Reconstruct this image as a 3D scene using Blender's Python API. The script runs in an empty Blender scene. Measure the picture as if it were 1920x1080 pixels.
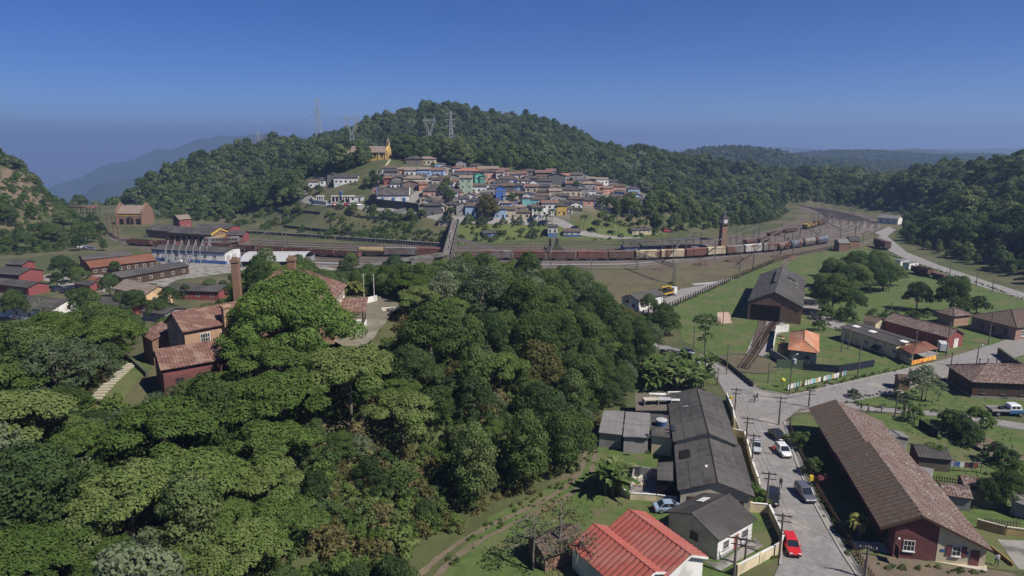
import bpy, bmesh, math, random
import numpy as np
from mathutils import Vector, Matrix

SC = bpy.context.scene
COL = SC.collection
R = math.radians

# ------------------------------------------------------------------ camera
FPX = 1280.0                      # focal length for a 1920 px wide picture
PITCH = R(12.25)
CAMH = 50.0
cam_d = bpy.data.cameras.new('camera'); cam_d.sensor_width = 36.0
cam_d.lens = 36.0 * FPX / 1920.0
cam_d.clip_start = 0.5; cam_d.clip_end = 90000.0
cam = bpy.data.objects.new('camera', cam_d); COL.objects.link(cam)
cam.location = (0, 0, CAMH); cam.rotation_euler = (R(90) - PITCH, 0, 0)
SC.camera = cam

# ------------------------------------------------------------------ sky and sun
SUN_EL = R(50.0)
SUN_AZ = R(-32.0)                 # measured from +X towards +Y: from the right and behind the camera
sdir = Vector((math.cos(SUN_EL) * math.cos(SUN_AZ), math.cos(SUN_EL) * math.sin(SUN_AZ), math.sin(SUN_EL)))
world = bpy.data.worlds.new('World'); SC.world = world; world.use_nodes = True
wn = world.node_tree; wn.nodes.clear()
sky = wn.nodes.new('ShaderNodeTexSky'); sky.sky_type = 'NISHITA'; sky.sun_disc = False
sky.sun_elevation = SUN_EL; sky.sun_rotation = math.pi / 2 - SUN_AZ
sky.altitude = 4500; sky.air_density = 1.0; sky.dust_density = 0.0; sky.ozone_density = 8.0
bg = wn.nodes.new('ShaderNodeBackground'); bg.inputs['Strength'].default_value = 0.051
wo = wn.nodes.new('ShaderNodeOutputWorld')
hsv = wn.nodes.new('ShaderNodeHueSaturation'); hsv.inputs['Saturation'].default_value = 1.18; hsv.inputs['Hue'].default_value = 0.512   # clear deep blue mountain sky
wn.links.new(sky.outputs[0], hsv.inputs['Color']); wn.links.new(hsv.outputs[0], bg.inputs[0]); wn.links.new(bg.outputs[0], wo.inputs[0])
sun_d = bpy.data.lights.new('sun', 'SUN'); sun_d.energy = 3.8; sun_d.angle = R(0.5); sun_d.color = (1.0, 0.95, 0.87)
sun = bpy.data.objects.new('sun', sun_d); COL.objects.link(sun)
sun.rotation_euler = sdir.to_track_quat('Z', 'Y').to_euler(); sun.location = (200, -50, 300)
SC.view_settings.view_transform = 'Standard'; SC.view_settings.look = 'None'
SC.view_settings.exposure = 0.82; SC.view_settings.gamma = 1.0
SC.cycles.use_denoising = True
SC.cycles.max_bounces = 6; SC.cycles.diffuse_bounces = 4; SC.cycles.glossy_bounces = 2
SC.cycles.transmission_bounces = 3; SC.cycles.volume_bounces = 1; SC.cycles.transparent_max_bounces = 4
SC.cycles.caustics_reflective = False; SC.cycles.caustics_refractive = False

rnd = random.Random(7)
rng = np.random.default_rng(11)

# ------------------------------------------------------------------ from a place in the photograph to a place on the ground
_cp, _sp = math.cos(PITCH), math.sin(PITCH)
def ray(px, py):
    x = (px - 960) / FPX; y = (py - 540) / FPX
    return x, _cp - y * _sp, -_sp - y * _cp
def P(px, py, h=0.0):
    d = ray(px, py); t = (h - CAMH) / d[2]
    return Vector((d[0] * t, d[1] * t, h))
def at_depth(px, py, Y):
    d = ray(px, py); t = Y / d[1]
    return Vector((d[0] * t, Y, CAMH + d[2] * t))
# ------------------------------------------------------------------ materials
MATS = {}
def nd(nt, typ, **kw):
    n = nt.nodes.new(typ)
    for k, v in kw.items():
        if hasattr(n, k): setattr(n, k, v)
    return n
def mat(name, col, col2=None, scale=1.0, amt=0.5, rough=0.85, bump=0.0, bscale=None, metal=0.0, coord='Object', detail=6.0, spec=0.3, stretch=None, col3=None, scale3=0.2):
    """plain procedural surface: two colours mixed by noise, optional third colour in large patches, optional relief"""
    if name in MATS: return MATS[name]
    m = bpy.data.materials.new(name); m.use_nodes = True; nt = m.node_tree
    b = nt.nodes['Principled BSDF']
    b.inputs['Roughness'].default_value = rough; b.inputs['Metallic'].default_value = metal
    b.inputs['Specular IOR Level'].default_value = spec
    if col2 is None: col2 = tuple(c * 0.72 for c in col)
    tc = nd(nt, 'ShaderNodeTexCoord'); src = tc.outputs[coord]
    oi = nd(nt, 'ShaderNodeObjectInfo'); va = nd(nt, 'ShaderNodeVectorMath', operation='MULTIPLY_ADD'); va.inputs[1].default_value = (.73, .61, .57)   # alike pieces differ
    nt.links.new(oi.outputs['Location'], va.inputs[0]); nt.links.new(src, va.inputs[2]); src = va.outputs[0]
    if stretch:
        mp = nd(nt, 'ShaderNodeMapping'); mp.inputs['Scale'].default_value = stretch
        nt.links.new(src, mp.inputs[0]); src = mp.outputs[0]
    nz = nd(nt, 'ShaderNodeTexNoise'); nz.inputs['Scale'].default_value = scale; nz.inputs['Detail'].default_value = detail
    nz.inputs['Roughness'].default_value = 0.65
    nt.links.new(src, nz.inputs['Vector'])
    cr = nd(nt, 'ShaderNodeValToRGB')
    lo = 0.5 - 0.22 / max(amt, 0.05) * 0.5; hi = 1 - lo
    cr.color_ramp.elements[0].position = max(0.0, lo); cr.color_ramp.elements[1].position = min(1.0, hi)
    cr.color_ramp.elements[0].color = (*col2, 1); cr.color_ramp.elements[1].color = (*col, 1)
    nt.links.new(nz.outputs['Fac'], cr.inputs[0]); out = cr.outputs[0]
    if col3 is not None:
        n3 = nd(nt, 'ShaderNodeTexNoise'); n3.inputs['Scale'].default_value = scale3; n3.inputs['Detail'].default_value = 5
        nt.links.new(src, n3.inputs['Vector'])
        c3 = nd(nt, 'ShaderNodeValToRGB'); c3.color_ramp.elements[0].position = 0.48; c3.color_ramp.elements[1].position = 0.62
        nt.links.new(n3.outputs['Fac'], c3.inputs[0])
        mx = nd(nt, 'ShaderNodeMix', data_type='RGBA'); mx.inputs['B'].default_value = (*col3, 1)
        nt.links.new(c3.outputs[0], mx.inputs['Factor']); nt.links.new(out, mx.inputs['A']); out = mx.outputs['Result']
    nt.links.new(out, b.inputs['Base Color'])
    if bump:
        nb = nd(nt, 'ShaderNodeTexNoise'); nb.inputs['Scale'].default_value = bscale or scale * 3; nb.inputs['Detail'].default_value = 4
        nt.links.new(src, nb.inputs['Vector'])
        bp = nd(nt, 'ShaderNodeBump'); bp.inputs['Strength'].default_value = 1.0; bp.inputs['Distance'].default_value = bump
        nt.links.new(nb.outputs['Fac'], bp.inputs['Height']); nt.links.new(bp.outputs[0], b.inputs['Normal'])
    MATS[name] = m; return m
def leafmat(name, c1, c2, c3=None, trans=0.45):
    """leaves: colour differs from tree to tree and from clump to clump; thin, so some light passes through"""
    if name in MATS: return MATS[name]
    m = bpy.data.materials.new(name); m.use_nodes = True; nt = m.node_tree; nt.nodes.clear()
    oi = nd(nt, 'ShaderNodeObjectInfo'); tc = nd(nt, 'ShaderNodeTexCoord')
    nz = nd(nt, 'ShaderNodeTexNoise'); nz.inputs['Scale'].default_value = 0.55; nz.inputs['Detail'].default_value = 3
    nt.links.new(tc.outputs['Object'], nz.inputs['Vector'])
    ge = nd(nt, 'ShaderNodeNewGeometry')
    ad = nd(nt, 'ShaderNodeMath', operation='MULTIPLY_ADD'); ad.inputs[1].default_value = 0.68
    nt.links.new(oi.outputs['Random'], ad.inputs[0])
    m2 = nd(nt, 'ShaderNodeMath', operation='MULTIPLY_ADD'); m2.inputs[1].default_value = 0.8; m2.inputs[2].default_value = -0.18
    nt.links.new(nz.outputs['Fac'], m2.inputs[0]); nt.links.new(m2.outputs[0], ad.inputs[2])
    m3 = nd(nt, 'ShaderNodeMath', operation='MULTIPLY_ADD'); m3.inputs[1].default_value = 0.25
    nt.links.new(ge.outputs['Random Per Island'], m3.inputs[0]); nt.links.new(ad.outputs[0], m3.inputs[2])
    cr = nd(nt, 'ShaderNodeValToRGB')
    cr.color_ramp.elements[0].position = 0.15; cr.color_ramp.elements[0].color = (*c1, 1)
    cr.color_ramp.elements[1].position = 0.75; cr.color_ramp.elements[1].color = (*c2, 1)
    if c3: e = cr.color_ramp.elements.new(1.0); e.color = (*c3, 1)
    nt.links.new(m3.outputs[0], cr.inputs[0])
    df = nd(nt, 'ShaderNodeBsdfDiffuse'); tr = nd(nt, 'ShaderNodeBsdfTranslucent'); mx = nd(nt, 'ShaderNodeMixShader')
    mx.inputs[0].default_value = trans
    nt.links.new(cr.outputs[0], df.inputs[0]); nt.links.new(cr.outputs[0], tr.inputs[0])
    nt.links.new(df.outputs[0], mx.inputs[1]); nt.links.new(tr.outputs[0], mx.inputs[2])
    o = nd(nt, 'ShaderNodeOutputMaterial'); nt.links.new(mx.outputs[0], o.inputs[0])
    MATS[name] = m; return m
def plain(name, col, rough=0.6, metal=0.0, spec=0.4):
    if name in MATS: return MATS[name]
    m = bpy.data.materials.new(name); m.use_nodes = True
    b = m.node_tree.nodes['Principled BSDF']
    b.inputs['Roughness'].default_value = rough; b.inputs['Metallic'].default_value = metal; b.inputs['Specular IOR Level'].default_value = spec
    nt = m.node_tree; oi = nd(nt, 'ShaderNodeTexCoord'); nz = nd(nt, 'ShaderNodeTexNoise'); nz.inputs['Scale'].default_value = 2.3; nz.inputs['Detail'].default_value = 5
    nt.links.new(oi.outputs['Object'], nz.inputs['Vector'])
    cr = nd(nt, 'ShaderNodeValToRGB'); cr.color_ramp.elements[0].color = (*[c * 0.85 for c in col], 1); cr.color_ramp.elements[1].color = (*[min(1, c * 1.06) for c in col], 1)
    cr.color_ramp.elements[0].position = .35; cr.color_ramp.elements[1].position = .65
    nt.links.new(nz.outputs['Fac'], cr.inputs[0]); nt.links.new(cr.outputs[0], b.inputs['Base Color'])
    MATS[name] = m; return m
def paint(col, name=None):
    """weathered wall paint"""
    key = name or ('paint_%02d_%02d_%02d' % tuple(int(c * 99) for c in col))
    return mat(key, col, tuple(c * 0.78 for c in col), scale=0.9, amt=0.35, rough=0.9, col3=tuple(c * 0.62 + 0.02 for c in col), scale3=0.5)

# ------------------------------------------------------------------ geometry helpers
def link(o, parent=None):
    COL.objects.link(o)
    if parent is not None: o.parent = parent
    return o
def tag(o, label=None, cat=None, group=None, kind=None):
    if label: o['label'] = label
    if cat: o['category'] = cat
    if group: o['group'] = group
    if kind: o['kind'] = kind
    return o
def thing(name, label, cat, loc=(0, 0, 0), rz=0.0, group=None, kind=None):
    o = bpy.data.objects.new(name, None); o.empty_display_size = 0.5
    o.location = loc; o.rotation_euler = (0, 0, rz); link(o)
    return tag(o, label, cat, group, kind)
def mesh_np(name, V, F, m=None, smooth=False):
    me = bpy.data.meshes.new(name)
    V = np.asarray(V, np.float32); F = np.asarray(F, np.int32)
    me.vertices.add(len(V)); me.vertices.foreach_set('co', V.ravel())
    k = F.shape[1]
    me.loops.add(F.size); me.loops.foreach_set('vertex_index', F.ravel())
    me.polygons.add(len(F)); me.polygons.foreach_set('loop_start', np.arange(0, F.size, k, dtype=np.int32))
    me.polygons.foreach_set('loop_total', np.full(len(F), k, np.int32))
    if smooth: me.polygons.foreach_set('use_smooth', np.ones(len(F), bool))
    me.update(calc_edges=True); me.validate()
    if m: me.materials.append(m)
    return me
class MB:
    """collects shapes and builds them as ONE mesh object"""
    def __init__(s): s.v = []; s.f = []
    def poly(s, pts):
        n = len(s.v); s.v += [tuple(p) for p in pts]; s.f.append(tuple(range(n, n + len(pts)))); return s
    def hexa(s, p):
        n = len(s.v); s.v += [tuple(q) for q in p]
        s.f += [tuple(n + i for i in q) for q in ((3, 2, 1, 0), (4, 5, 6, 7), (0, 1, 5, 4), (1, 2, 6, 5), (2, 3, 7, 6), (3, 0, 4, 7))]
        return s
    def box(s, c, d, rz=0.0, rx=0.0, ry=0.0):
        hx, hy, hz = d[0] / 2, d[1] / 2, d[2] / 2
        pts = [Vector(q) for q in ((-hx, -hy, -hz), (hx, -hy, -hz), (hx, hy, -hz), (-hx, hy, -hz), (-hx, -hy, hz), (hx, -hy, hz), (hx, hy, hz), (-hx, hy, hz))]
        if rz or rx or ry:
            M = Matrix.Rotation(rz, 3, 'Z') @ Matrix.Rotation(ry, 3, 'Y') @ Matrix.Rotation(rx, 3, 'X')
            pts = [M @ q for q in pts]
        c = Vector(c); return s.hexa([q + c for q in pts])
    def bx(s, x0, x1, y0, y1, z0, z1): return s.box(((x0 + x1) / 2, (y0 + y1) / 2, (z0 + z1) / 2), (x1 - x0, y1 - y0, z1 - z0))
    def bar(s, a, b, w, h=None):
        """straight square bar from a to b"""
        a, b = Vector(a), Vector(b); d = b - a
        if d.length < 1e-6: return s
        h = h or w; d.normalize(); up = Vector((0, 0, 1)) if abs(d.z) < .95 else Vector((0, 1, 0))
        x = d.cross(up).normalized() * w / 2; y = x.cross(d).normalized() * h / 2
        return s.hexa([a - x - y, a + x - y, a + x + y, a - x + y, b - x - y, b + x - y, b + x + y, b - x + y])
    def tube(s, pts, rad, n=6, cap=True):
        pts = [Vector(p) for p in pts]; rad = rad if isinstance(rad, (list, tuple)) else [rad] * len(pts)
        base = len(s.v); ref = None
        for i, p in enumerate(pts):
            d = (pts[min(i + 1, len(pts) - 1)] - pts[max(i - 1, 0)]).normalized()
            if ref is None: ref = Vector((1, 0, 0)) if abs(d.x) < .9 else Vector((0, 1, 0))
            u = (ref - d * ref.dot(d)).normalized(); w = d.cross(u); ref = u
            for k in range(n):
                a = 2 * math.pi * k / n; s.v.append(tuple(p + (u * math.cos(a) + w * math.sin(a)) * rad[i]))
        for i in range(len(pts) - 1):
            for k in range(n):
                a = base + i * n + k; b = base + i * n + (k + 1) % n; s.f.append((a, b, b + n, a + n))
        if cap:
            s.f.append(tuple(base + k for k in reversed(range(n)))); e = base + (len(pts) - 1) * n
            s.f.append(tuple(e + k for k in range(n)))
        return s
    def lathe(s, prof, c=(0, 0, 0), n=12):
        base = len(s.v)
        for r, z in prof:
            for k in range(n):
                a = 2 * math.pi * k / n; s.v.append((c[0] + r * math.cos(a), c[1] + r * math.sin(a), c[2] + z))
        for i in range(len(prof) - 1):
            for k in range(n):
                a = base + i * n + k; b = base + i * n + (k + 1) % n; s.f.append((a, b, b + n, a + n))
        s.f.append(tuple(base + k for k in reversed(range(n)))); e = base + (len(prof) - 1) * n
        s.f.append(tuple(e + k for k in range(n))); return s
    def slab(s, pts, t):
        """polygon pts thickened downwards along z by t"""
        n = len(s.v); k = len(pts); s.v += [tuple(p) for p in pts] + [(p[0], p[1], p[2] - t) for p in pts]
        s.f.append(tuple(range(n, n + k))); s.f.append(tuple(n + k + i for i in reversed(range(k))))
        for i in range(k): j = (i + 1) % k; s.f.append((n + j, n + i, n + k + i, n + k + j))
        return s
    def mesh(s, name, m=None, smooth=False):
        me = bpy.data.meshes.new(name); me.from_pydata([tuple(map(float, v)) for v in s.v], [], s.f); me.update()
        if smooth: me.polygons.foreach_set('use_smooth', [True] * len(me.polygons))
        if m: me.materials.append(m)
        return me
    def build(s, name, m, parent=None, loc=None, rz=None, smooth=False):
        o = bpy.data.objects.new(name, s.mesh(name, m, smooth)); link(o, parent)
        if loc is not None: o.location = loc
        if rz is not None: o.rotation_euler = (0, 0, rz)
        return o
def inst(name, me, parent=None, loc=(0, 0, 0), rz=0.0, sc=None):
    o = bpy.data.objects.new(name, me); o.location = loc; o.rotation_euler = (0, 0, rz)
    if sc is not None: o.scale = sc if isinstance(sc, (tuple, list)) else (sc, sc, sc)
    return link(o, parent)
def copy_tree(o, parent=None):
    c = o.copy(); COL.objects.link(c); c.parent = parent
    for ch in list(o.children): copy_tree(ch, c)
    return c
def smooth(a, b, x): t = np.clip((x - a) / (b - a), 0, 1); return t * t * (3 - 2 * t)
def pip(px, py, poly):
    """vectorised point in polygon"""
    inside = np.zeros(np.shape(px), bool); n = len(poly); j = n - 1
    for i in range(n):
        xi, yi = poly[i][0], poly[i][1]; xj, yj = poly[j][0], poly[j][1]
        c = ((yi > py) != (yj > py)) & (px < (xj - xi) * (py - yi) / (yj - yi + 1e-12) + xi)
        inside ^= c; j = i
    return inside
def pdist(px, py, poly, closed=True):
    d = np.full(np.shape(px), 1e9); n = len(poly)
    for i in range(n if closed else n - 1):
        ax, ay = poly[i][0], poly[i][1]; bx_, by_ = poly[(i + 1) % n][0], poly[(i + 1) % n][1]
        vx, vy = bx_ - ax, by_ - ay; t = np.clip(((px - ax) * vx + (py - ay) * vy) / (vx * vx + vy * vy + 1e-9), 0, 1)
        d = np.minimum(d, np.hypot(px - ax - t * vx, py - ay - t * vy))
    return d
def vnoise(x, y, s, seed=0):
    """smooth value noise"""
    x = np.asarray(x) / s; y = np.asarray(y) / s; xi = np.floor(x).astype(np.int64); yi = np.floor(y).astype(np.int64)
    fx = x - xi; fy = y - yi; fx = fx * fx * (3 - 2 * fx); fy = fy * fy * (3 - 2 * fy)
    def h(a, b):
        n = (a * 374761393 + b * 668265263 + seed * 974711) & 0x7fffffff
        n = ((n ^ (n >> 13)) * 1274126177) & 0x7fffffff
        return ((n ^ (n >> 16)) & 0xffff) / 65535.0
    return (h(xi, yi) * (1 - fx) + h(xi + 1, yi) * fx) * (1 - fy) + (h(xi, yi + 1) * (1 - fx) + h(xi + 1, yi + 1) * fx) * fy
def fbm(x, y, s, seed=0, o=4):
    r = 0; a = 0.5
    for i in range(o): r = r + a * (vnoise(x, y, s, seed + i * 17) - 0.5); s = s / 2.1; a *= 0.5
    return r * 2
# ------------------------------------------------------------------ terrain
def tps_fit(pts):
    p = np.array(pts, float); xy = p[:, :2] / 100.0; n = len(p)
    d = np.hypot(xy[:, None, 0] - xy[None, :, 0], xy[:, None, 1] - xy[None, :, 1])
    K = np.where(d > 0, d * d * np.log(d + 1e-12), 0) + np.eye(n) * 0.02
    Pm = np.hstack([np.ones((n, 1)), xy]); A = np.zeros((n + 3, n + 3)); A[:n, :n] = K; A[:n, n:] = Pm; A[n:, :n] = Pm.T
    w = np.linalg.solve(A, np.concatenate([p[:, 2], np.zeros(3)])); return xy, w
def tps_eval(fit, x, y):
    xy, w = fit; n = len(xy); x = np.asarray(x, float) / 100.0; y = np.asarray(y, float) / 100.0
    r = w[n] + w[n + 1] * x + w[n + 2] * y
    for i in range(n):
        d2 = (x - xy[i, 0]) ** 2 + (y - xy[i, 1]) ** 2
        r = r + w[i] * 0.5 * d2 * np.log(d2 + 1e-12)
    return r
def pl(pts, h=0.0): return [tuple(P(a, b, h)[:2]) for a, b in pts]
# flat valley floor (everything at height 0)
VALLEY = pl([(-150, 470), (40, 478), (140, 470), (200, 440), (128, 392), (150, 384), (215, 386), (262, 412), (300, 412), (390, 418), (470, 426), (560, 446), (700, 452), (835, 458),
             (900, 456), (1000, 450), (1130, 452), (1200, 446), (1300, 440), (1360, 434), (1440, 422), (1490, 406), (1494, 392), (1480, 384), (1530, 381), (1600, 392), (1668, 404), (1668, 432), (1652, 446),
             (1730, 478), (1830, 512), (1925, 545)]) + [(230, 225), (260, 100), (240, 0), (150, -60), (-200, -60), (-330, 0), (-330, 200)]
KNOLL = [(-8, 71), (-6, 84), (2, 92), (9, 98), (14, 112), (18, 128), (24, 146), (33, 162), (38, 176), (34, 196), (22, 208), (0, 222), (-40, 232), (-70, 226), (-88, 200), (-97, 165),
         (-110, 130), (-124, 90), (-120, 40), (-70, -20), (-14, 20), (-12, 50)]
def cp_(px, py, Y, sub=0.0): q = at_depth(px, py, Y); return (q.x, q.y, q.z - sub)
HILL_PTS = [cp_(600, 378, 400), cp_(700, 397, 378), cp_(830, 408, 352), cp_(905, 414, 345), cp_(1050, 408, 360), cp_(750, 355, 400), cp_(850, 330, 418), cp_(960, 330, 418),
    cp_(1060, 338, 420), cp_(1150, 378, 398), cp_(1220, 388, 392), cp_(705, 303, 440), cp_(790, 313, 434), cp_(870, 319, 440), cp_(1000, 324, 440), cp_(1100, 345, 428), cp_(670, 352, 408), cp_(600, 345, 425), cp_(900, 375, 378), cp_(1000, 375, 380),
    cp_(860, 195, 760, 11), cp_(700, 212, 760, 11), cp_(640, 245, 740, 11), cp_(600, 255, 700, 9), cp_(500, 265, 680, 11), cp_(400, 285, 640, 11), cp_(300, 320, 600, 11), cp_(220, 368, 560, 10),
    cp_(950, 212, 780, 11), cp_(1000, 208, 780, 11), cp_(1080, 240, 780, 11), cp_(1130, 268, 780, 11), cp_(1250, 280, 720, 11), cp_(1320, 302, 680, 10), cp_(1430, 345, 600, 9), cp_(1475, 372, 545, 6),
    cp_(1200, 345, 530, 9), cp_(1200, 300, 650, 9), cp_(450, 330, 560, 9), cp_(550, 320, 520, 9), cp_(350, 382, 480, 7), cp_(850, 262, 620, 9), cp_(600, 292, 560, 9), cp_(1020, 270, 640, 9), cp_(780, 235, 690, 10),
    cp_(1300, 390, 450, 5), cp_(1400, 385, 480, 7), cp_(480, 395, 430), cp_(500, 408, 410),
    (-200, 1000, 0), (0, 1050, 20), (200, 1050, 10), (400, 950, 5), (-500, 800, -120), (-420, 640, -60), (-300, 800, -30), (-640, 900, -250),
    cp_(0, 287, 420, 6), cp_(100, 342, 450, 4), cp_(125, 380, 490), cp_(0, 355, 350, 3), cp_(60, 420, 335, 3), cp_(-10, 440, 320, 2), cp_(180, 432, 375), cp_(-150, 300, 330, 5), (-450, 400, 60), (-430, 250, 40), (-520, 520, 0),
    (-340, 560, -20),
    cp_(1925, 296, 400, 12), cp_(1800, 306, 480, 11), cp_(1700, 322, 600, 9), cp_(1600, 332, 750, 9), cp_(1500, 337, 900, 9), cp_(1925, 400, 300, 11), cp_(1800, 400, 350, 10), cp_(1850, 350, 390, 11), cp_(1720, 400, 400, 8),
    (400, 300, 48), (350, 120, 45), (330, 0, 40), (550, 500, 40), (700, 800, 20), (450, 700, 14)]
KN_PTS = [(-45, 118, 16), (-60, 100, 15.5), (-32, 140, 16), (-25, 126, 15), (-72, 122, 12), (-50, 146, 15), (-18, 150, 13), (-10, 120, 12), (4, 130, 10), (-40, 62, 9), (-20, 74, 6), (-62, 78, 13), (-85, 66, 12), (-34, 40, 6),
          (-40, 200, 8), (0, 190, 8), (15, 170, 7), (-75, 160, 8), (-100, 110, 6), (-20, 100, 10), (-45, 92, 15), (0, 220, 2), (-100, 60, 9), (-60, 20, 5)]
_hf = tps_fit(HILL_PTS); _kf = tps_fit(KN_PTS)
def gauss(x, y, cx, cy, sx, sy, h, rot=0.0):
    c, s = math.cos(rot), math.sin(rot); dx = x - cx; dy = y - cy; u = dx * c + dy * s; v = -dx * s + dy * c
    return h * np.exp(-(u / sx) ** 2 - (v / sy) ** 2)
def far_h(x, y):
    r = np.hypot(x, y); az = x / np.maximum(np.abs(y), 1.0)
    L = smooth(-0.14, -0.36, az) * smooth(-200, 300, y)
    left = -700 * smooth(450, 4200, r) + 60 * fbm(x, y, 1400, 5) * smooth(600, 2000, r) * (1 - smooth(6500, 8500, r))
    for y0, sg, rx, rh in ((5000, 520, (-4200, -3300, -2578, -2187, -1992, -1797, -1640, -1406, -1000), (-500, -260, -45, 40, 72, 128, 104, 128, 60)), (3500, 330, (-2500, -2300, -2078, -1722, -1449, -1200), (-640, -420, -190, -62, 0, 40))):   # long ridges beyond the escarpment
        left = np.maximum(left, -700 + (np.interp(x, rx, rh) + 700 + 70 * fbm(x, y, 420, 9, 6) + 22 * fbm(x, y, 130, 13, 4)) * np.exp(-((y - y0 + 160 * fbm(x, y, 700, 15)) / sg) ** 2))
    low = -22 - 75 * smooth(1500, 6500, r); right = low + 30 * fbm(x, y, 900, 3) * smooth(700, 1400, r)
    for cx, cy, sx, sy, h, ro in ((490, 1500, 190, 260, 31, 0), (760, 1750, 300, 200, 2, 0), (1250, 2450, 330, 380, 24, .1), (1650, 2500, 300, 300, 12, 0), (2100, 3600, 500, 500, 40, 0), (300, 5200, 1500, 600, 52, 0), (2200, 6000, 900, 500, 66, 0), (3600, 5500, 900, 600, 62, 0)):
        right = np.maximum(right, low + gauss(x, y, cx, cy, sx, sy, h + 20, ro) * (1 + .3 * fbm(x, y, 300, 21)))
    right = right - 60 * smooth(6000, 20000, r)
    return left * L + right * (1 - L)
def terrain(x, y):
    x = np.asarray(x, float); y = np.asarray(y, float)
    inV = pip(x, y, VALLEY); inK = pip(x, y, KNOLL)
    dV = pdist(x, y, VALLEY); dK = pdist(x, y, KNOLL)
    hill = tps_eval(_hf, np.clip(x, -900, 900), np.clip(y, -300, 1150)) + (4.0 * fbm(x, y, 60, 1) + 14.0 * fbm(x, y, 150, 6) * smooth(480, 560, y) * (1 - smooth(700, 740, y)) * smooth(-240, -200, x))
    r = np.hypot(x, y); bl = smooth(820, 1250, r)
    hill = hill * (1 - bl) + far_h(x, y) * bl
    back = smooth(-40, -300, y)
    hill = hill * (1 - back) + 20 * back
    hill = hill * smooth(0, 32, dV)
    kn = (tps_eval(_kf, x, y) + 0.8 * fbm(x, y, 25, 2)) * smooth(0, 20, dK)
    return np.where(inV, 0.0, hill) + np.where(inK, kn, 0.0)
# height table of the place, read by everything that stands on the ground
_gx = np.arange(-470, 521, 2.5); _gy = np.arange(0, 1001, 2.5); _GX, _GY = np.meshgrid(_gx, _gy, indexing='ij'); _GZ = terrain(_GX, _GY)
def tzv(x, y):
    u = np.clip((np.asarray(x, float) + 470) / 2.5, 0, len(_gx) - 1.001); v = np.clip(np.asarray(y, float) / 2.5, 0, len(_gy) - 1.001); i = u.astype(int); j = v.astype(int); a = u - i; b = v - j
    return (_GZ[i, j] * (1 - a) + _GZ[i + 1, j] * a) * (1 - b) + (_GZ[i, j + 1] * (1 - a) + _GZ[i + 1, j + 1] * a) * b
def tz(x, y): return float(tzv(np.array([x]), np.array([y]))[0])
def G(px, py, tmin=60.0, tmax=960.0):
    """where the line of sight through a place in the photograph meets the ground"""
    d = ray(px, py); t = np.linspace(tmin, tmax, 900)
    z = CAMH + d[2] * t - tzv(d[0] * t, d[1] * t)
    k = np.nonzero(z < 0)[0]
    if len(k) == 0: k = [len(t) - 1]
    i = max(1, k[0]); a, b = t[i - 1], t[i]
    for _ in range(12):
        m = (a + b) / 2
        if CAMH + d[2] * m - tz(d[0] * m, d[1] * m) < 0: b = m
        else: a = m
    return Vector((d[0] * b, d[1] * b, CAMH + d[2] * b))

# polar sheet, fine near the camera and reaching the horizon
az = np.radians(np.concatenate([np.linspace(-180, -48, 24, endpoint=False), np.linspace(-48, 48, 420, endpoint=False), np.linspace(48, 180, 24)]))
rad = np.concatenate([[2.0, 15], 30 * (1100 / 30) ** np.linspace(0, 1, 240), 1100 * (45000 / 1100) ** np.linspace(0, 1, 110)[1:]])
A_, R_ = np.meshgrid(az, rad, indexing='ij'); X_ = R_ * np.sin(A_); Y_ = R_ * np.cos(A_); Z_ = terrain(X_, Y_)
na, nr = X_.shape; ii = np.arange(na * nr).reshape(na, nr)
F_ = np.stack([ii[:-1, :-1], ii[:-1, 1:], ii[1:, 1:], ii[1:, :-1]], -1).reshape(-1, 4)[:, ::-1]
M_ground = mat('scrub_ground', (0.075, 0.085, 0.032), (0.05, 0.06, 0.022), scale=0.12, amt=0.6, rough=0.95, bump=0.25, bscale=0.8, col3=(0.105, 0.092, 0.05), scale3=0.03, detail=9)
_nt = M_ground.node_tree; _b = _nt.nodes['Principled BSDF']; _src = _b.inputs['Base Color'].links[0].from_socket
for _at, _c in (('bare', (0.17, 0.125, 0.085, 1)), ('town', (0.135, 0.12, 0.1, 1)), ('grass', (0.085, 0.105, 0.03, 1)), ('wood', (0.03, 0.046, 0.02, 1))):
    _a = nd(_nt, 'ShaderNodeAttribute'); _a.attribute_name = _at; _m = nd(_nt, 'ShaderNodeMix', data_type='RGBA'); _m.inputs['B'].default_value = _c
    _n = nd(_nt, 'ShaderNodeTexNoise'); _n.inputs['Scale'].default_value = .09; _n.inputs['Detail'].default_value = 8; _tc = nd(_nt, 'ShaderNodeTexCoord'); _nt.links.new(_tc.outputs['Object'], _n.inputs['Vector'])
    _mu = nd(_nt, 'ShaderNodeMath', operation='MULTIPLY_ADD'); _mu.inputs[1].default_value = 1.6; _mu.inputs[2].default_value = -.8; _nt.links.new(_n.outputs['Fac'], _mu.inputs[0])
    _ad = nd(_nt, 'ShaderNodeMath', operation='ADD', use_clamp=True); _mm = nd(_nt, 'ShaderNodeMath', operation='MULTIPLY', use_clamp=True); _nt.links.new(_mu.outputs[0], _ad.inputs[0]); _nt.links.new(_a.outputs['Fac'], _ad.inputs[1]); _nt.links.new(_ad.outputs[0], _mm.inputs[0]); _nt.links.new(_a.outputs['Fac'], _mm.inputs[1])
    _nt.links.new(_mm.outputs[0], _m.inputs['Factor']); _nt.links.new(_src, _m.inputs['A']); _src = _m.outputs['Result']
_nt.links.new(_src, _b.inputs['Base Color'])
ground = bpy.data.objects.new('ground', mesh_np('ground', np.stack([X_, Y_, Z_], -1).reshape(-1, 3), F_, M_ground, True)); link(ground); tag(ground, kind='structure')
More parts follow.
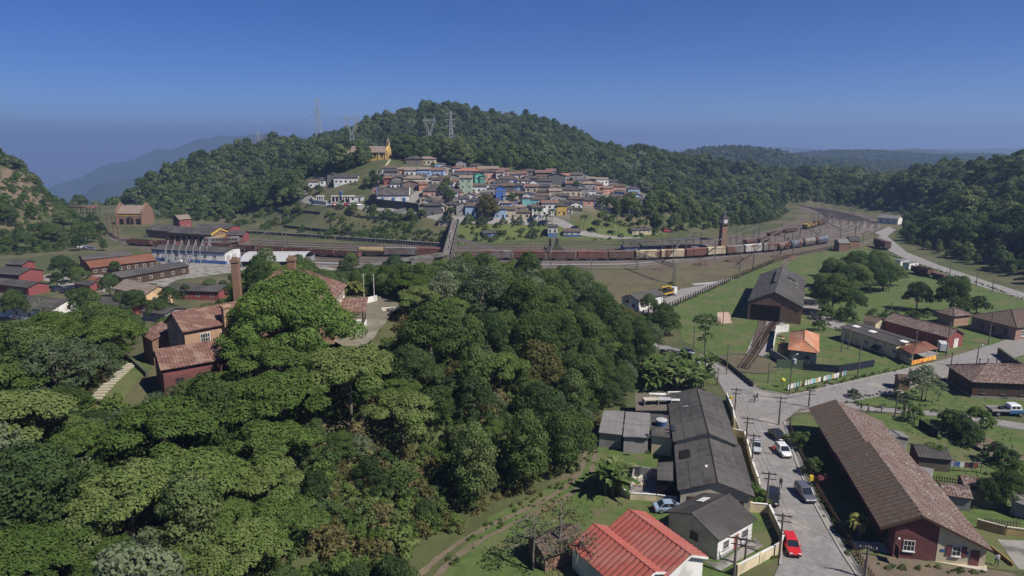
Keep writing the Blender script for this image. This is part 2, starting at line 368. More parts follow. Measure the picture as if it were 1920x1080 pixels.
# land cover: bare hillside, trodden village ground, grass banks (outlines read off the photograph)
_vz = Z_ - CAMH; _zc = np.maximum(Y_ * _cp - _vz * _sp, 1e-3); _qx = 960 + FPX * X_ / _zc; _qy = 540 + FPX * (-Y_ * _sp - _vz * _cp) / _zc; _hi = ~pip(X_, Y_, VALLEY) & (R_ > 250) & (R_ < 700)
for _at, _pg in (('bare', [(0, 312), (40, 322), (110, 362), (135, 385), (215, 420), (215, 450), (150, 430), (60, 385), (0, 360)]), ('town', [(700, 320), (760, 312), (850, 318), (1000, 326), (1110, 335), (1190, 352), (1232, 380), (1140, 388), (1090, 398), (1060, 412), (850, 416), (690, 388)]), ('grass', [(850, 415), (1060, 412), (1150, 408), (1250, 440), (1250, 475), (850, 475)])):
    ground.data.attributes.new(_at, 'FLOAT', 'POINT').data.foreach_set('value', (_hi & pip(_qx, _qy, _pg)).astype(np.float32).ravel())
ground.data.attributes.new('wood', 'FLOAT', 'POINT').data.foreach_set('value', (2.0 * ((R_ > 780) & ((Z_ > -690) | (X_ > 0)))).astype(np.float32).ravel())

def densify(pts, step):
    out = []
    for i in range(len(pts)):
        a = Vector(pts[i]); b = Vector(pts[(i + 1) % len(pts)]); n = max(1, int((b - a).length / step))
        out += [a.lerp(b, k / n) for k in range(n)]
    return out
def sheet(name, pts, z, m, jit=0.0, step=2.0, label=None):
    """flat ground covering laid just above the ground"""
    pp = [Vector((p[0], p[1], 0)) for p in pts]
    if jit:
        pp = densify(pp, step)
        for i, q in enumerate(pp):
            q.x += rnd.uniform(-jit, jit); q.y += rnd.uniform(-jit, jit)
    bm = bmesh.new(); vs = [bm.verts.new((q.x, q.y, z)) for q in pp]; f = bm.faces.new(vs); f.normal_update()
    if f.normal.z < 0: f.normal_flip()
    bmesh.ops.triangulate(bm, faces=bm.faces[:])
    me = bpy.data.meshes.new(name); bm.to_mesh(me); bm.free(); me.materials.append(m)
    o = bpy.data.objects.new(name, me); link(o); tag(o, kind='structure')
    if label: o['label'] = label
    return o
def catmull(pts, n=8):
    pts = [Vector(p) for p in pts]; out = []
    for i in range(len(pts) - 1):
        p0 = pts[max(0, i - 1)]; p1 = pts[i]; p2 = pts[i + 1]; p3 = pts[min(len(pts) - 1, i + 2)]
        for k in range(n):
            t = k / n; out.append(.5 * (2 * p1 + (p2 - p0) * t + (2 * p0 - 5 * p1 + 4 * p2 - p3) * t * t + (3 * p1 - p0 - 3 * p2 + p3) * t ** 3))
    out.append(pts[-1]); return out
def ribbon(name, pts, w, z, m, follow=False, jit=0.0, struct=True):
    """road or path of width w along pts; follow keeps it on the slope"""
    L, Rr = [], []
    for i, p in enumerate(pts):
        d = (Vector(pts[min(i + 1, len(pts) - 1)]) - Vector(pts[max(0, i - 1)])); d = Vector((d.x, d.y, 0)).normalized(); nrm = Vector((-d.y, d.x, 0))
        ww = (w[i] if isinstance(w, list) else w) / 2
        for s, lst in ((1, L), (-1, Rr)):
            q = Vector(p) + nrm * s * (ww + rnd.uniform(-jit, jit)); lst.append((q.x, q.y, (tz(q.x, q.y) if follow else 0) + z))
    mb = MB(); n = len(pts); mb.v = L + Rr
    mb.f = [(i, n + i, n + i + 1, i + 1) for i in range(n - 1)]
    o = mb.build(name, m)
    if struct: tag(o, kind='structure')
    return o

M_asph = mat('worn_street', (0.245, 0.23, 0.224), (0.165, 0.155, 0.15), scale=0.9, amt=0.8, rough=0.95, bump=0.05, bscale=5, col3=(0.2, 0.185, 0.17), scale3=0.12, detail=12)
M_lawn = mat('mown_grass', (0.084, 0.122, 0.032), (0.052, 0.082, 0.02), scale=0.55, amt=0.8, rough=0.95, bump=0.08, bscale=5, col3=(0.102, 0.108, 0.044), scale3=0.16, detail=12)
M_yard = mat('dry_yard_grass', (0.125, 0.105, 0.058), (0.08, 0.075, 0.036), scale=0.13, amt=0.7, rough=0.97, bump=0.08, bscale=3, col3=(0.10, 0.082, 0.055), scale3=0.045, detail=10)
M_ballast = mat('brown_ballast', (0.125, 0.098, 0.078), (0.085, 0.068, 0.055), scale=0.3, amt=0.7, rough=0.97, bump=0.05, bscale=6, col3=(0.105, 0.098, 0.05), scale3=0.06, detail=10)
M_gravel = mat('grey_ballast', (0.265, 0.25, 0.24), (0.18, 0.168, 0.16), scale=0.7, amt=0.6, rough=0.97, bump=0.05, bscale=6, detail=10)
M_dirt = mat('bare_dirt', (0.155, 0.12, 0.085), (0.11, 0.088, 0.06), scale=0.5, amt=0.6, rough=0.97, bump=0.05, bscale=4, detail=8)
M_conc = mat('weathered_concrete', (0.3, 0.28, 0.25), (0.2, 0.185, 0.165), scale=0.8, amt=0.5, rough=0.95, bump=0.01, bscale=8, col3=(0.11, 0.105, 0.095), scale3=0.4)
M_darkconc = mat('stained_stone', (0.105, 0.1, 0.09), (0.06, 0.058, 0.05), scale=0.9, amt=0.6, rough=0.95, bump=0.04, bscale=2, col3=(0.06, 0.075, 0.03), scale3=0.3)
M_white = paint((0.74, 0.72, 0.68), 'white_paint'); M_cream = paint((0.66, 0.56, 0.36), 'cream_paint')
M_kerb = mat('kerb_stone', (0.34, 0.32, 0.29), (0.24, 0.225, 0.2), scale=2, rough=0.95)

# railway bed, yard, lawns
sheet('railway_bed', pl([(228, 458), (470, 447), (640, 458), (835, 461), (1000, 462), (1160, 462), (1300, 450), (1400, 440), (1450, 430), (1490, 414), (1510, 400), (1496, 388), (1520, 384), (1560, 390), (1610, 400), (1646, 412), (1652, 428), (1610, 446), (1560, 462),
    (1470, 480), (1400, 486), (1300, 496), (1200, 505), (1000, 503), (700, 508), (480, 494), (300, 478)]), 0.02, M_ballast, .5, 6)
sheet('gravel_road_strip', pl([(500, 489), (700, 491), (890, 491), (1100, 491.5), (1200, 490.5), (1330, 480), (1440, 469), (1440, 472), (1335, 484.5), (1200, 498), (1100, 500), (890, 499.5), (700, 500), (500, 496)]), 0.05, M_gravel, .25, 4)
sheet('goods_yard', pl([(1000, 508), (1200, 506), (1300, 497), (1420, 485), (1480, 480), (1455, 490), (1380, 520), (1290, 560), (1235, 580), (1150, 590), (1090, 560), (1040, 530)]), 0.02, M_yard, .4, 4)
sheet('lawn', pl([(1455, 492), (1500, 480), (1540, 470), (1620, 466), (1720, 490), (1920, 566), (2010, 600), (2010, 655), (1800, 655), (1700, 690), (1590, 712), (1478, 738), (1430, 735), (1340, 672), (1282, 640), (1270, 600), (1235, 584), (1290, 562), (1380, 522)]), 0.04, M_lawn, .3, 3)
sheet('lawn', pl([(1595, 752), (1640, 738), (1760, 706), (1900, 650), (2100, 640), (2100, 800), (1900, 775), (1750, 768), (1640, 760)]), 0.04, M_lawn, .2, 3)
sheet('lawn', pl([(1525, 778), (1600, 775), (1750, 778), (1900, 806), (2150, 850), (2150, 1100), (1850, 1065), (1640, 1060), (1590, 1010), (1500, 860), (1470, 800), (1480, 780)]), 0.04, M_lawn, .2, 3)
sheet('lawn', pl([(1130, 830), (1240, 820), (1430, 900), (1460, 1000), (1450, 1050), (1380, 1080), (1370, 1250), (820, 1250), (815, 1080), (920, 970), (1000, 930), (1092, 885), (1110, 850)]), 0.03, M_lawn, .2, 3)
# streets: the street between the houses, the fork to the right, the lane to the upper right
sheet('street', pl([(1220, 640), (1262, 652), (1322, 668), (1380, 703), (1428, 732), (1480, 742), (1520, 734), (1640, 706), (1745, 682), (1880, 640), (2010, 600), (2040, 632), (1912, 668), (1840, 690), (1760, 712), (1660, 742), (1605, 752), (1588, 756), (1640, 764), (1760, 772), (1860, 786), (2500, 878), (2500, 925),
    (1920, 808), (1770, 782), (1640, 772), (1545, 768), (1490, 776), (1470, 790), (1478, 820), (1494, 870), (1518, 930), (1548, 985), (1580, 1040), (1640, 1130), (1700, 1300), (1440, 1300), (1425, 1130), (1462, 1060), (1470, 1020), (1450, 968), (1420, 900), (1405, 850), (1385, 800), (1370, 760), (1345, 712), (1325, 690), (1280, 668), (1225, 652)]), 0.08, M_asph, .12, 3)
sheet('lane', pl([(1500, 555), (1525, 560), (1548, 590), (1600, 614), (1660, 640), (1760, 662), (1748, 672), (1640, 650), (1580, 622), (1530, 606), (1500, 580)]), 0.06, M_gravel, .2, 3)
sheet('hill_road', pl([(1640, 447), (1660, 440), (1700, 473), (1760, 497), (1850, 527), (1990, 572), (1990, 582), (1850, 541), (1760, 508), (1690, 482), (1650, 462)]), 0.06, M_gravel, .2, 4)
sheet('hill_road', pl([(1640, 436), (1668, 425), (1680, 432), (1658, 446)]), 0.07, M_gravel, .2, 4)
# ------------------------------------------------------------------ plants
def Qpx(x, y, z):
    """where a point of the place stands in the photograph (vectorised)"""
    x = np.asarray(x, float); y = np.asarray(y, float); vz = np.asarray(z, float) - CAMH
    zc = y * _cp - vz * _sp; yd = -y * _sp - vz * _cp; zc = np.where(zc < 1, 1e-3, zc)
    return 960 + FPX * x / zc, 540 + FPX * yd / zc, zc
def leaf_cloud(blobs, leaf, dens, seed, low=-0.35, jit=0.65, flat=0.0, inner=0.78, asp=0.6, rmax=1.12):
    """leaves spread over the shells of many clumps -> vertices and quads"""
    g = np.random.default_rng(seed); Ps, Ns = [], []
    B = np.array(blobs, float)
    for b in B:
        c, r = b[:3], b[3:6]; area = 4 * math.pi * ((r[0] * r[1]) ** 1.6 / 3 + (r[0] * r[2]) ** 1.6 / 3 + (r[1] * r[2]) ** 1.6 / 3) ** (1 / 1.6)
        n = int(area * dens) + 4
        u = g.normal(size=(n * 2, 3)); u /= np.linalg.norm(u, axis=1, keepdims=True)
        u = u[u[:, 2] > low + g.uniform(-.25, .25, len(u))][:n]
        k = g.uniform(0.80, rmax, (len(u), 1)) + 0.10 * np.sin(u[:, :1] * 9 + seed) * np.cos(u[:, 1:2] * 8)
        p = c + u * r * k
        keep = np.ones(len(p), bool)
        for o in B:
            if (o is b) or (o[:3] == c).all(): continue
            keep &= (((p - o[:3]) / o[3:6]) ** 2).sum(1) > inner ** 2
        nr = u / r; nr /= np.linalg.norm(nr, axis=1, keepdims=True); nr[:, 2] += flat
        Ps.append(p[keep]); Ns.append(nr[keep])
    p = np.concatenate(Ps); nrm = np.concatenate(Ns) + g.normal(size=(len(p), 3)) * jit * 0.6
    nrm /= np.linalg.norm(nrm, axis=1, keepdims=True)
    t = g.normal(size=(len(p), 3)); t -= nrm * (t * nrm).sum(1, keepdims=True); t /= np.linalg.norm(t, axis=1, keepdims=True)
    w = np.cross(nrm, t); s = leaf * g.uniform(.6, 1.25, (len(p), 1))
    V = np.stack([p - t * s, p + w * s * asp, p + t * s, p - w * s * asp], 1).reshape(-1, 3)
    return V, np.arange(len(V)).reshape(-1, 4)
def trunk_mesh(name, h, r, blobs, seed, m, limbs=6, lean=0.0):
    g = random.Random(seed); mb = MB(); top = Vector((lean * h, 0, h))
    pts = [Vector((0, 0, -1.5)), Vector((g.uniform(-.1, .1), g.uniform(-.1, .1), h * .3)), Vector((lean * h * .5 + g.uniform(-.2, .2), g.uniform(-.2, .2), h * .65)), top]
    mb.tube(pts, [r * 1.25, r, r * .75, r * .35], 7)
    bl = sorted(blobs, key=lambda b: -b[3])[:limbs * 2]; g.shuffle(bl)
    for b in bl[:limbs]:
        s = pts[1].lerp(top, g.uniform(.25, .8)); e = Vector(b[:3]); mid = s.lerp(e, .55) + Vector((g.uniform(-.3, .3), g.uniform(-.3, .3), -.25))
        mb.tube([s, mid, e], [r * .42, r * .24, r * .08], 5)
        for _ in range(2):
            e2 = e + Vector((g.uniform(-1, 1) * b[3], g.uniform(-1, 1) * b[4], g.uniform(.1, .8) * b[5])); mb.tube([mid, e2], [r * .22, r * .07], 4)
    return mb.mesh(name, m, True)
M_bark = mat('grey_bark', (0.17, 0.145, 0.12), (0.09, 0.075, 0.06), scale=3, amt=.6, rough=.95, bump=.03, bscale=5)
M_palebark = mat('pale_bark', (0.2, 0.18, 0.15), (0.12, 0.105, 0.09), scale=3, amt=.6, rough=.95)
L_mid = leafmat('leaf_mid_green', (0.050, 0.085, 0.027), (0.112, 0.163, 0.053), (0.164, 0.207, 0.083))
L_bright = leafmat('leaf_bright_green', (0.066, 0.113, 0.030), (0.133, 0.196, 0.053), (0.190, 0.237, 0.082))
L_dark = leafmat('leaf_dark_green', (0.036, 0.063, 0.026), (0.078, 0.124, 0.045), (0.120, 0.168, 0.066))
L_grey = leafmat('leaf_grey_green', (0.076, 0.103, 0.053), (0.145, 0.186, 0.099), (0.209, 0.246, 0.146))
L_olive = leafmat('leaf_olive', (0.072, 0.079, 0.029), (0.132, 0.132, 0.050), (0.204, 0.174, 0.072))
L_big = leafmat('leaf_fresh_green', (0.044, 0.091, 0.024), (0.101, 0.172, 0.043), (0.178, 0.255, 0.070))
L_hill = leafmat('leaf_hill_forest', (0.050, 0.081, 0.027), (0.101, 0.145, 0.051), (0.158, 0.193, 0.079), .3)
L_straw = leafmat('leaf_dry_straw', (0.102, 0.102, 0.038), (0.180, 0.162, 0.070), (0.252, 0.210, 0.102))
L_banana = leafmat('leaf_banana', (0.060, 0.102, 0.030), (0.120, 0.180, 0.054), (0.204, 0.240, 0.096))
L_pink = leafmat('leaf_pink_flower', (0.192, 0.060, 0.072), (0.360, 0.132, 0.144), (0.420, 0.240, 0.216))

def dome_blobs(seed, r, h, n, base, squash=.8, br=(.28, .46)):
    g = random.Random(seed); bl = []
    for i in range(n):
        a = 2.399 * i + g.uniform(-.4, .4); q = math.sqrt((i + .5) / n); rr = r * q * g.uniform(.75, .95)
        zz = base + (h - base) * (1 - q * q) * g.uniform(.75, .98) + g.uniform(-.4, .4)
        s = r * g.uniform(*br) * (1.05 - .3 * q); bl.append((rr * math.cos(a), rr * math.sin(a), zz, s, s * g.uniform(.8, 1.2), s * squash * g.uniform(.8, 1.15)))
    return bl
def umb_blobs(seed, r, h, n):
    g = random.Random(seed); bl = []
    for i in range(n):
        a = 2.399 * i + g.uniform(-.5, .5); q = math.sqrt((i + .4) / n); rr = r * q * .95; s = r * g.uniform(.2, .36)
        bl.append((rr * math.cos(a), rr * math.sin(a), h - 1.6 * q * q * (r / 4) + g.uniform(-.9, .4), s, s * g.uniform(.8, 1.25), s * g.uniform(.48, .72)))
    return bl
def tall_blobs(seed, r, h, base, n):
    g = random.Random(seed); bl = []
    for i in range(n):
        t = (i + .5) / n; z = base + (h - base) * t; k = math.sin(math.pi * min(1, .18 + t * .85)) ** .8; a = 2.399 * i
        s = r * g.uniform(.3, .5); bl.append((r * .65 * k * math.cos(a), r * .65 * k * math.sin(a), z, s, s * g.uniform(.8, 1.2), s * g.uniform(.6, .95)))
    return bl
KINDS = {}
def kind(key, blobs, leaf, dens, lm, h, r, seed, tr=.22, trm=None, low=-.35, limbs=6, flat=0.0, lean=0.0, jit=.65, inner=.78, rmax=1.12):
    V, F = leaf_cloud(blobs, leaf, dens, seed, low, jit, flat, inner, rmax=rmax)
    me = mesh_np('crown_' + key, V, F, lm)
    tm = trunk_mesh('trunk_' + key, h, tr, blobs, seed, trm or M_bark, limbs, lean)
    KINDS[key] = (me, tm, h, r)
for s in range(4): kind('dome%d' % s, dome_blobs(s, 4.6, 8.6 + s * .5, 22 + 3 * s, 3.6), .21, 17, [L_mid, L_dark, L_mid, L_mid][s], 8.0, 4.8, 20 + s)
for s in range(2): kind('dark%d' % s, dome_blobs(40 + s, 3.6, 8.5, 20, 2.6, .95), .22, 16, L_dark, 8.0, 3.8, 50 + s)
for s in range(4): kind('umb%d' % s, umb_blobs(60 + s, 4.6 + .4 * s, 8.2 + .5 * s, 15 + 3 * s), .2, 23, L_bright, 8.3, 5.0, 70 + s, limbs=9, flat=.5, low=-.15)
for s in range(2): kind('tall%d' % s, tall_blobs(80 + s, 3.6, 11.5, 3.2, 24), .23, 14, L_mid, 10.5, 3.5, 90 + s)
for s in range(2): kind('grey%d' % s, dome_blobs(100 + s, 5.0, 9.2, 30, 3.4, .7, (.2, .34)), .24, 9, L_grey, 8.6, 5.0, 110 + s, trm=M_palebark, limbs=10, tr=.16)
for s in range(2): kind('twig%d' % s, dome_blobs(120 + s, 3.6, 7.0, 24, 3.0, .7, (.12, .26)), .16, 4.0, L_olive if s else L_grey, 6.8, 3.6, 130 + s, trm=M_palebark, limbs=12, low=-.8, tr=.13)
for s in range(3): kind('bush%d' % s, dome_blobs(140 + s, 2.0, 2.6, 11, .7, .9), .22, 14, [L_mid, L_dark, L_bright][s], 2.0, 2.1, 150 + s, tr=.1, limbs=3)
kind('straw0', dome_blobs(160, 2.2, 2.2, 13, .5, .8), .22, 12, L_straw, 1.6, 2.2, 161, tr=.08, limbs=3, jit=1.0)
kind('giant', dome_blobs(180, 10.6, 16.6, 85, 6.6, .8, (.15, .26)), .23, 18, L_big, 12.0, 11.0, 181, tr=.75, limbs=16, low=-.3)
kind('yellowing', dome_blobs(185, 5.2, 10.5, 30, 3.0, .85), .3, 9, L_olive, 9.0, 5.0, 186)

def proj(x, y, z): a, b, c = Qpx(x, y, z); return float(a), float(b), float(c)
TREES = []
def tree(key, x, y, sc=1.0, label=None, group=None, name='tree', z=None, rz=None, sz=None):
    cm, tm, h, r = KINDS[key]; z = tz(x, y) if z is None else z
    t = thing(name, label, 'tree' if 'shrub' not in name else 'shrub', (x, y, z), rnd.uniform(0, 6.28) if rz is None else rz, group)
    k = sc * rnd.uniform(.9, 1.1) if sz is None else sz; t.scale = (sc, sc, k)
    inst('trunk', tm, t); inst('crown', cm, t); TREES.append((x, y, r * sc)); return t

# parts of the view that the wood must leave open (outlines in the photograph)
OPEN = [[(262, 590), (330, 575), (415, 565), (440, 600), (440, 650), (430, 690), (300, 735), (284, 690)],   # brick house
        [(155, 772), (160, 735), (235, 665), (250, 630), (300, 615), (305, 690), (270, 730), (205, 775)],      # steps and lawn
        [(632, 556), (690, 550), (748, 556), (758, 600), (735, 650), (690, 672), (625, 670), (640, 610)],                 # terrace
        [(-20, 480), (150, 486), (430, 500), (430, 560), (300, 560), (130, 585), (-20, 590)],                 # houses to the left
        [(600, 440), (860, 440), (860, 492), (600, 512)],
        [(780, 1090), (850, 1010), (1000, 945), (1085, 880), (1115, 850), (1170, 840), (1250, 930), (1060, 990), (900, 1090)],
        [(1125, 740), (1200, 700), (1350, 720), (1440, 840), (1440, 1000), (1170, 960), (1120, 830)],
        [(1140, 530), (1290, 520), (1290, 590), (1165, 592)], [(1258, 630), (1400, 690), (1400, 740), (1230, 650)]]
def blocks(x, y, z, r, h, allow=0):
    """would a crown here hide what the photograph leaves open?"""
    a = np.linspace(0, 6.28, 9)[:-1]
    xs = np.concatenate([x + r * .8 * np.cos(a), [x, x]]); zs = np.concatenate([z + h * .62 + h * .32 * np.sin(a), [z + h * .95, z + h * .6]])
    px, py, _ = Qpx(xs, np.full(len(xs), y), zs)
    return any(pip(px, py, o).sum() > allow for o in OPEN)
# footprints that stay clear of stems
CLEAR = [[tuple(P(a, b, 15.5)[:2]) for a, b in [(175, 752), (225, 690), (225, 645), (270, 600), (420, 545), (640, 540), (730, 555), (740, 600), (700, 640), (640, 650), (620, 690), (440, 735), (300, 742), (250, 760)]]]
PATHC = [tuple(P(a, b)[:2]) for a, b in [(790, 1085), (850, 1030), (930, 985), (1020, 945), (1085, 900), (1102, 870), (1106, 830)]]
def near_ok(x, y, gap):
    for a, b, c in TREES:
        d = gap * .5 + c * .6
        if abs(x - a) < d and abs(y - b) < d and (x - a) ** 2 + (y - b) ** 2 < d * d: return False
    return True

# the giant tree beside the brick house and a few trees that stand out
gp = P(545, 705, 14.0)
tree('giant', gp.x, gp.y, 1.0, 'huge spreading fresh green tree towering over the brick mansion roof', name='giant_tree', z=13.2, rz=.4, sz=1.0)
for key, px, py, h, sc, lab, grp in (
    ('grey0', 905, 640, 9, 1.25, 'broad pale grey-green tree with fine twigs on top of the wood', None),
    ('yellowing', 1010, 712, 7, .9, 'olive yellow tree half bare of leaves among dark green crowns', None),
    ('dome0', 810, 690, 12, 1.25, 'wide dome shaped dark green tree beside the terrace of the mansion', None),
    ('tall0', 985, 885, 3, .95, 'tall leafy tree with hanging clumps leaning over the dirt track', None),
    ('dome2', 1065, 845, 3, .95, 'rounded tree overhanging the dirt track near the grey shed roofs', None)):
    q = P(px, py, h); tree(key, q.x, q.y, sc, lab)

g = random.Random(5)
cand = rng.uniform((-125, 38), (40, 232), (9000, 2))
cz = terrain(cand[:, 0], cand[:, 1])
ok = pip(cand[:, 0], cand[:, 1], KNOLL) & ~pip(cand[:, 0], cand[:, 1], CLEAR[0]) & (pdist(cand[:, 0], cand[:, 1], PATHC, False) > 4.2)
ppx, ppy, pzc = Qpx(cand[:, 0], cand[:, 1], cz + 5)
ok &= (ppx > -160) & (ppx < 1400) & (ppy < 1260)
LMK = [('beside the garden steps', -55, 95), ('in front of the mansion wings', -42, 84), ('beside the mansion terrace', -22, 128), ('above the dirt track', -2, 100), ('behind the grey lean-to roofs', 12, 120), ('near the banana grove', 26, 150), ('facing the white yard house', 28, 185), ('facing the railway line', -10, 210), ('behind the mansion', -55, 165), ('above the dark roofed sheds', -90, 150), ('on the slope left of the steps', -80, 80), ('on the low front slope of the knoll', -45, 55), ('over the dry brush slope', -20, 68), ('in the heart of the wood', 0, 160)]
def nearmark(x, y): return min(LMK, key=lambda m: (m[1] - x) ** 2 + (m[2] - y) ** 2)[0]
LAB = {'umb': 'flat topped bright green layered tree', 'dome': 'round crowned mid green tree',
       'dark': 'compact dark green tree', 'tall': 'tall narrow leafy tree',
       'grey': 'pale grey-green fine leaved tree', 'twig': 'thin half bare tree with pale branches'}
PICK = []
for i in np.nonzero(ok)[0]:
    x, y = cand[i]; z = cz[i]; a, b = ppx[i], ppy[i]; u = g.random()
    if 560 < a < 880 and b > 800: continue   # brush
    if a < 560 and b > 700: key = ('umb%d' % g.randrange(4)) if u < .46 else ('tall%d' % g.randrange(2) if u < .56 else ('grey%d' % g.randrange(2) if u < .68 else ('dome%d' % g.randrange(4) if u < .98 else 'twig%d' % g.randrange(2))))
    elif a < 480: key = ('dome%d' % g.randrange(4)) if u < .5 else ('umb%d' % g.randrange(4) if u < .75 else ('dark%d' % g.randrange(2) if u < .9 else 'grey%d' % g.randrange(2)))
    else: key = ('dome%d' % g.randrange(4)) if u < .46 else ('dark%d' % g.randrange(2) if u < .58 else ('tall%d' % g.randrange(2) if u < .70 else ('grey%d' % g.randrange(2) if u < .86 else ('umb%d' % g.randrange(4) if u < .97 else 'twig%d' % g.randrange(2)))))
    r = KINDS[key][3]; h = KINDS[key][2]; done = False
    for sc in (g.uniform(.72, 1.12), .58, .42):
        if near_ok(x, y, r * sc * (1.02 if a < 560 and b > 700 else 1.22)) and not blocks(x, y, z, r * sc, (h + 1) * sc): done = True; break
    if not done: continue
    TREES.append((x, y, r * sc)); PICK.append((r * sc / pzc[i], key, x, y, sc, float(z) - .1))
PICK.sort(key=lambda p: -p[0])
NEARMAX = 262
for _, key, x, y, sc, z in PICK[:NEARMAX]:
    tree(key, x, y, sc, LAB[key[:-1]] + ' ' + nearmark(x, y), 'trees of the wood on the knoll', z=z); TREES.pop()
REST = PICK[NEARMAX:]
# low shrubs and dry brush between the trees, counted one by one where they stand free
sh = rng.uniform((-70, 45), (20, 130), (2600, 2)); shz = terrain(sh[:, 0], sh[:, 1]); sa, sb, _ = Qpx(sh[:, 0], sh[:, 1], shz + 1)
shk = (sa > 480) & (sa < 1010) & (sb > 760) & (sb < 1120) & pip(sh[:, 0], sh[:, 1], KNOLL) & (pdist(sh[:, 0], sh[:, 1], PATHC, False) > 3.0)
for i in np.nonzero(shk)[0]:
    x, y = map(float, sh[i]); z = float(shz[i])
    u = g.random(); key = 'straw0' if u < .42 else ('bush%d' % g.randrange(3) if u < .88 else 'dark0')
    sc = g.uniform(.7, 1.35) if key != 'dark0' else g.uniform(.45, .65)
    if not near_ok(x, y, KINDS[key][3] * sc * .9) or blocks(x, y, z, 2 * sc, 2.6 * sc): continue
    if key == 'straw0': tree(key, x, y, sc, 'clump of dry straw coloured brush on the slope above the dirt track', 'brush above the dirt track', 'shrub', z=z)
    elif key == 'dark0': tree(key, x, y, sc, 'small dark tree standing in the brush above the dirt track', 'brush above the dirt track', 'tree', z=z)
    else: tree(key, x, y, sc, 'leafy green shrub in the brush above the dirt track', 'brush above the dirt track', 'shrub', z=z)

# ------------------------------------------------------------------ woods that read as one mass
FCOL = {}
def far_kind(keyname, metas):
    c = bpy.data.collections.new(keyname)
    for me in metas:
        o = bpy.data.objects.new(me.name, me); c.objects.link(o)
    FCOL[keyname] = c
def farcrown(name, blobs, leaf, dens, lm, seed): V, F = leaf_cloud(blobs, leaf, dens, seed, -.3, .7, 0, .72); return mesh_np(name, V, F, lm)
far_kind('forest_crowns', [farcrown('forest_crown_a%d' % s, dome_blobs(200 + s, 4.2, 6.6 + .5 * (s % 3), 14, 2.4, .85, (.26, .46)), .5, 3.4, [L_hill, L_dark, L_hill, L_mid, L_grey][s], 210 + s) for s in range(5)]
         + [farcrown('forest_crown_t%d' % s, tall_blobs(220 + s, 3.2, 8.6, 2.2, 12), .5, 3.2, [L_hill, L_mid, L_dark][s], 230 + s) for s in range(3)])
far_kind('slope_crowns', [farcrown('slope_crown_a%d' % s, dome_blobs(240 + s, 4.2, 8.2, 20, 2.4, .9), .34, 7, L_dark if s % 2 else L_hill, 250 + s) for s in range(4)]
         + [farcrown('slope_crown_t%d' % s, tall_blobs(260 + s, 3.2, 10, 2.2, 18), .36, 6, L_hill, 270 + s) for s in range(2)])
far_kind('low_scrub', [KINDS['bush%d' % s][0] for s in range(3)])
far_kind('dry_scrub', [KINDS['bush0'][0], KINDS['bush2'][0], KINDS['straw0'][0]])
def scatter(name, colname, pts, rot, scl, idx, label, cat):
    me = bpy.data.meshes.new(name); me.vertices.add(len(pts)); me.vertices.foreach_set('co', np.asarray(pts, np.float32).ravel())
    for nm, ty, dat in (('rot', 'FLOAT', rot), ('scl', 'FLOAT', scl), ('idx', 'INT', idx)):
        at = me.attributes.new(nm, ty, 'POINT'); at.data.foreach_set('value', np.asarray(dat, np.float32 if ty == 'FLOAT' else np.int32))
    o = bpy.data.objects.new(name, me); link(o); tag(o, label, cat, kind='stuff')
    ng = bpy.data.node_groups.new(name, 'GeometryNodeTree')
    ng.interface.new_socket('Geometry', in_out='INPUT', socket_type='NodeSocketGeometry'); ng.interface.new_socket('Geometry', in_out='OUTPUT', socket_type='NodeSocketGeometry')
    gi = ng.nodes.new('NodeGroupInput'); go = ng.nodes.new('NodeGroupOutput'); ip = ng.nodes.new('GeometryNodeInstanceOnPoints')
    ci = ng.nodes.new('GeometryNodeCollectionInfo'); ci.inputs['Collection'].default_value = FCOL[colname]; ci.inputs['Separate Children'].default_value = True; ci.inputs['Reset Children'].default_value = True
    def named(nm, ty):
        n = ng.nodes.new('GeometryNodeInputNamedAttribute'); n.data_type = ty; n.inputs['Name'].default_value = nm; return n.outputs['Attribute']
    cx_ = ng.nodes.new('ShaderNodeCombineXYZ'); ng.links.new(named('rot', 'FLOAT'), cx_.inputs['Z'])
    e2r = ng.nodes.new('FunctionNodeEulerToRotation'); ng.links.new(cx_.outputs[0], e2r.inputs[0])
    ng.links.new(gi.outputs[0], ip.inputs['Points']); ng.links.new(ci.outputs[0], ip.inputs['Instance'])
    ip.inputs['Pick Instance'].default_value = True; ng.links.new(named('idx', 'INT'), ip.inputs['Instance Index'])
    ng.links.new(e2r.outputs[0], ip.inputs['Rotation']); ng.links.new(named('scl', 'FLOAT'), ip.inputs['Scale'])
    ng.links.new(ip.outputs[0], go.inputs[0])
    md = o.modifiers.new('scatter', 'NODES'); md.node_group = ng; return o
KN = [k for k in KINDS if k[:-1] in LAB]
far_kind('wood_crowns', [KINDS[k][0] for k in sorted(KN)])
_order = sorted(range(len(KN)), key=lambda i: KINDS[sorted(KN)[i]][0].name); _rank = {sorted(KN)[j]: i for i, j in enumerate(_order)}
scatter('wood_canopy', 'wood_crowns', [(x, y, z) for _, k, x, y, s_, z in REST], [g.uniform(0, 6.28) for _ in REST], [p[4] for p in REST], [_rank[p[1]] for p in REST], 'packed smaller and farther crowns of the wood behind the mansion', 'wood')
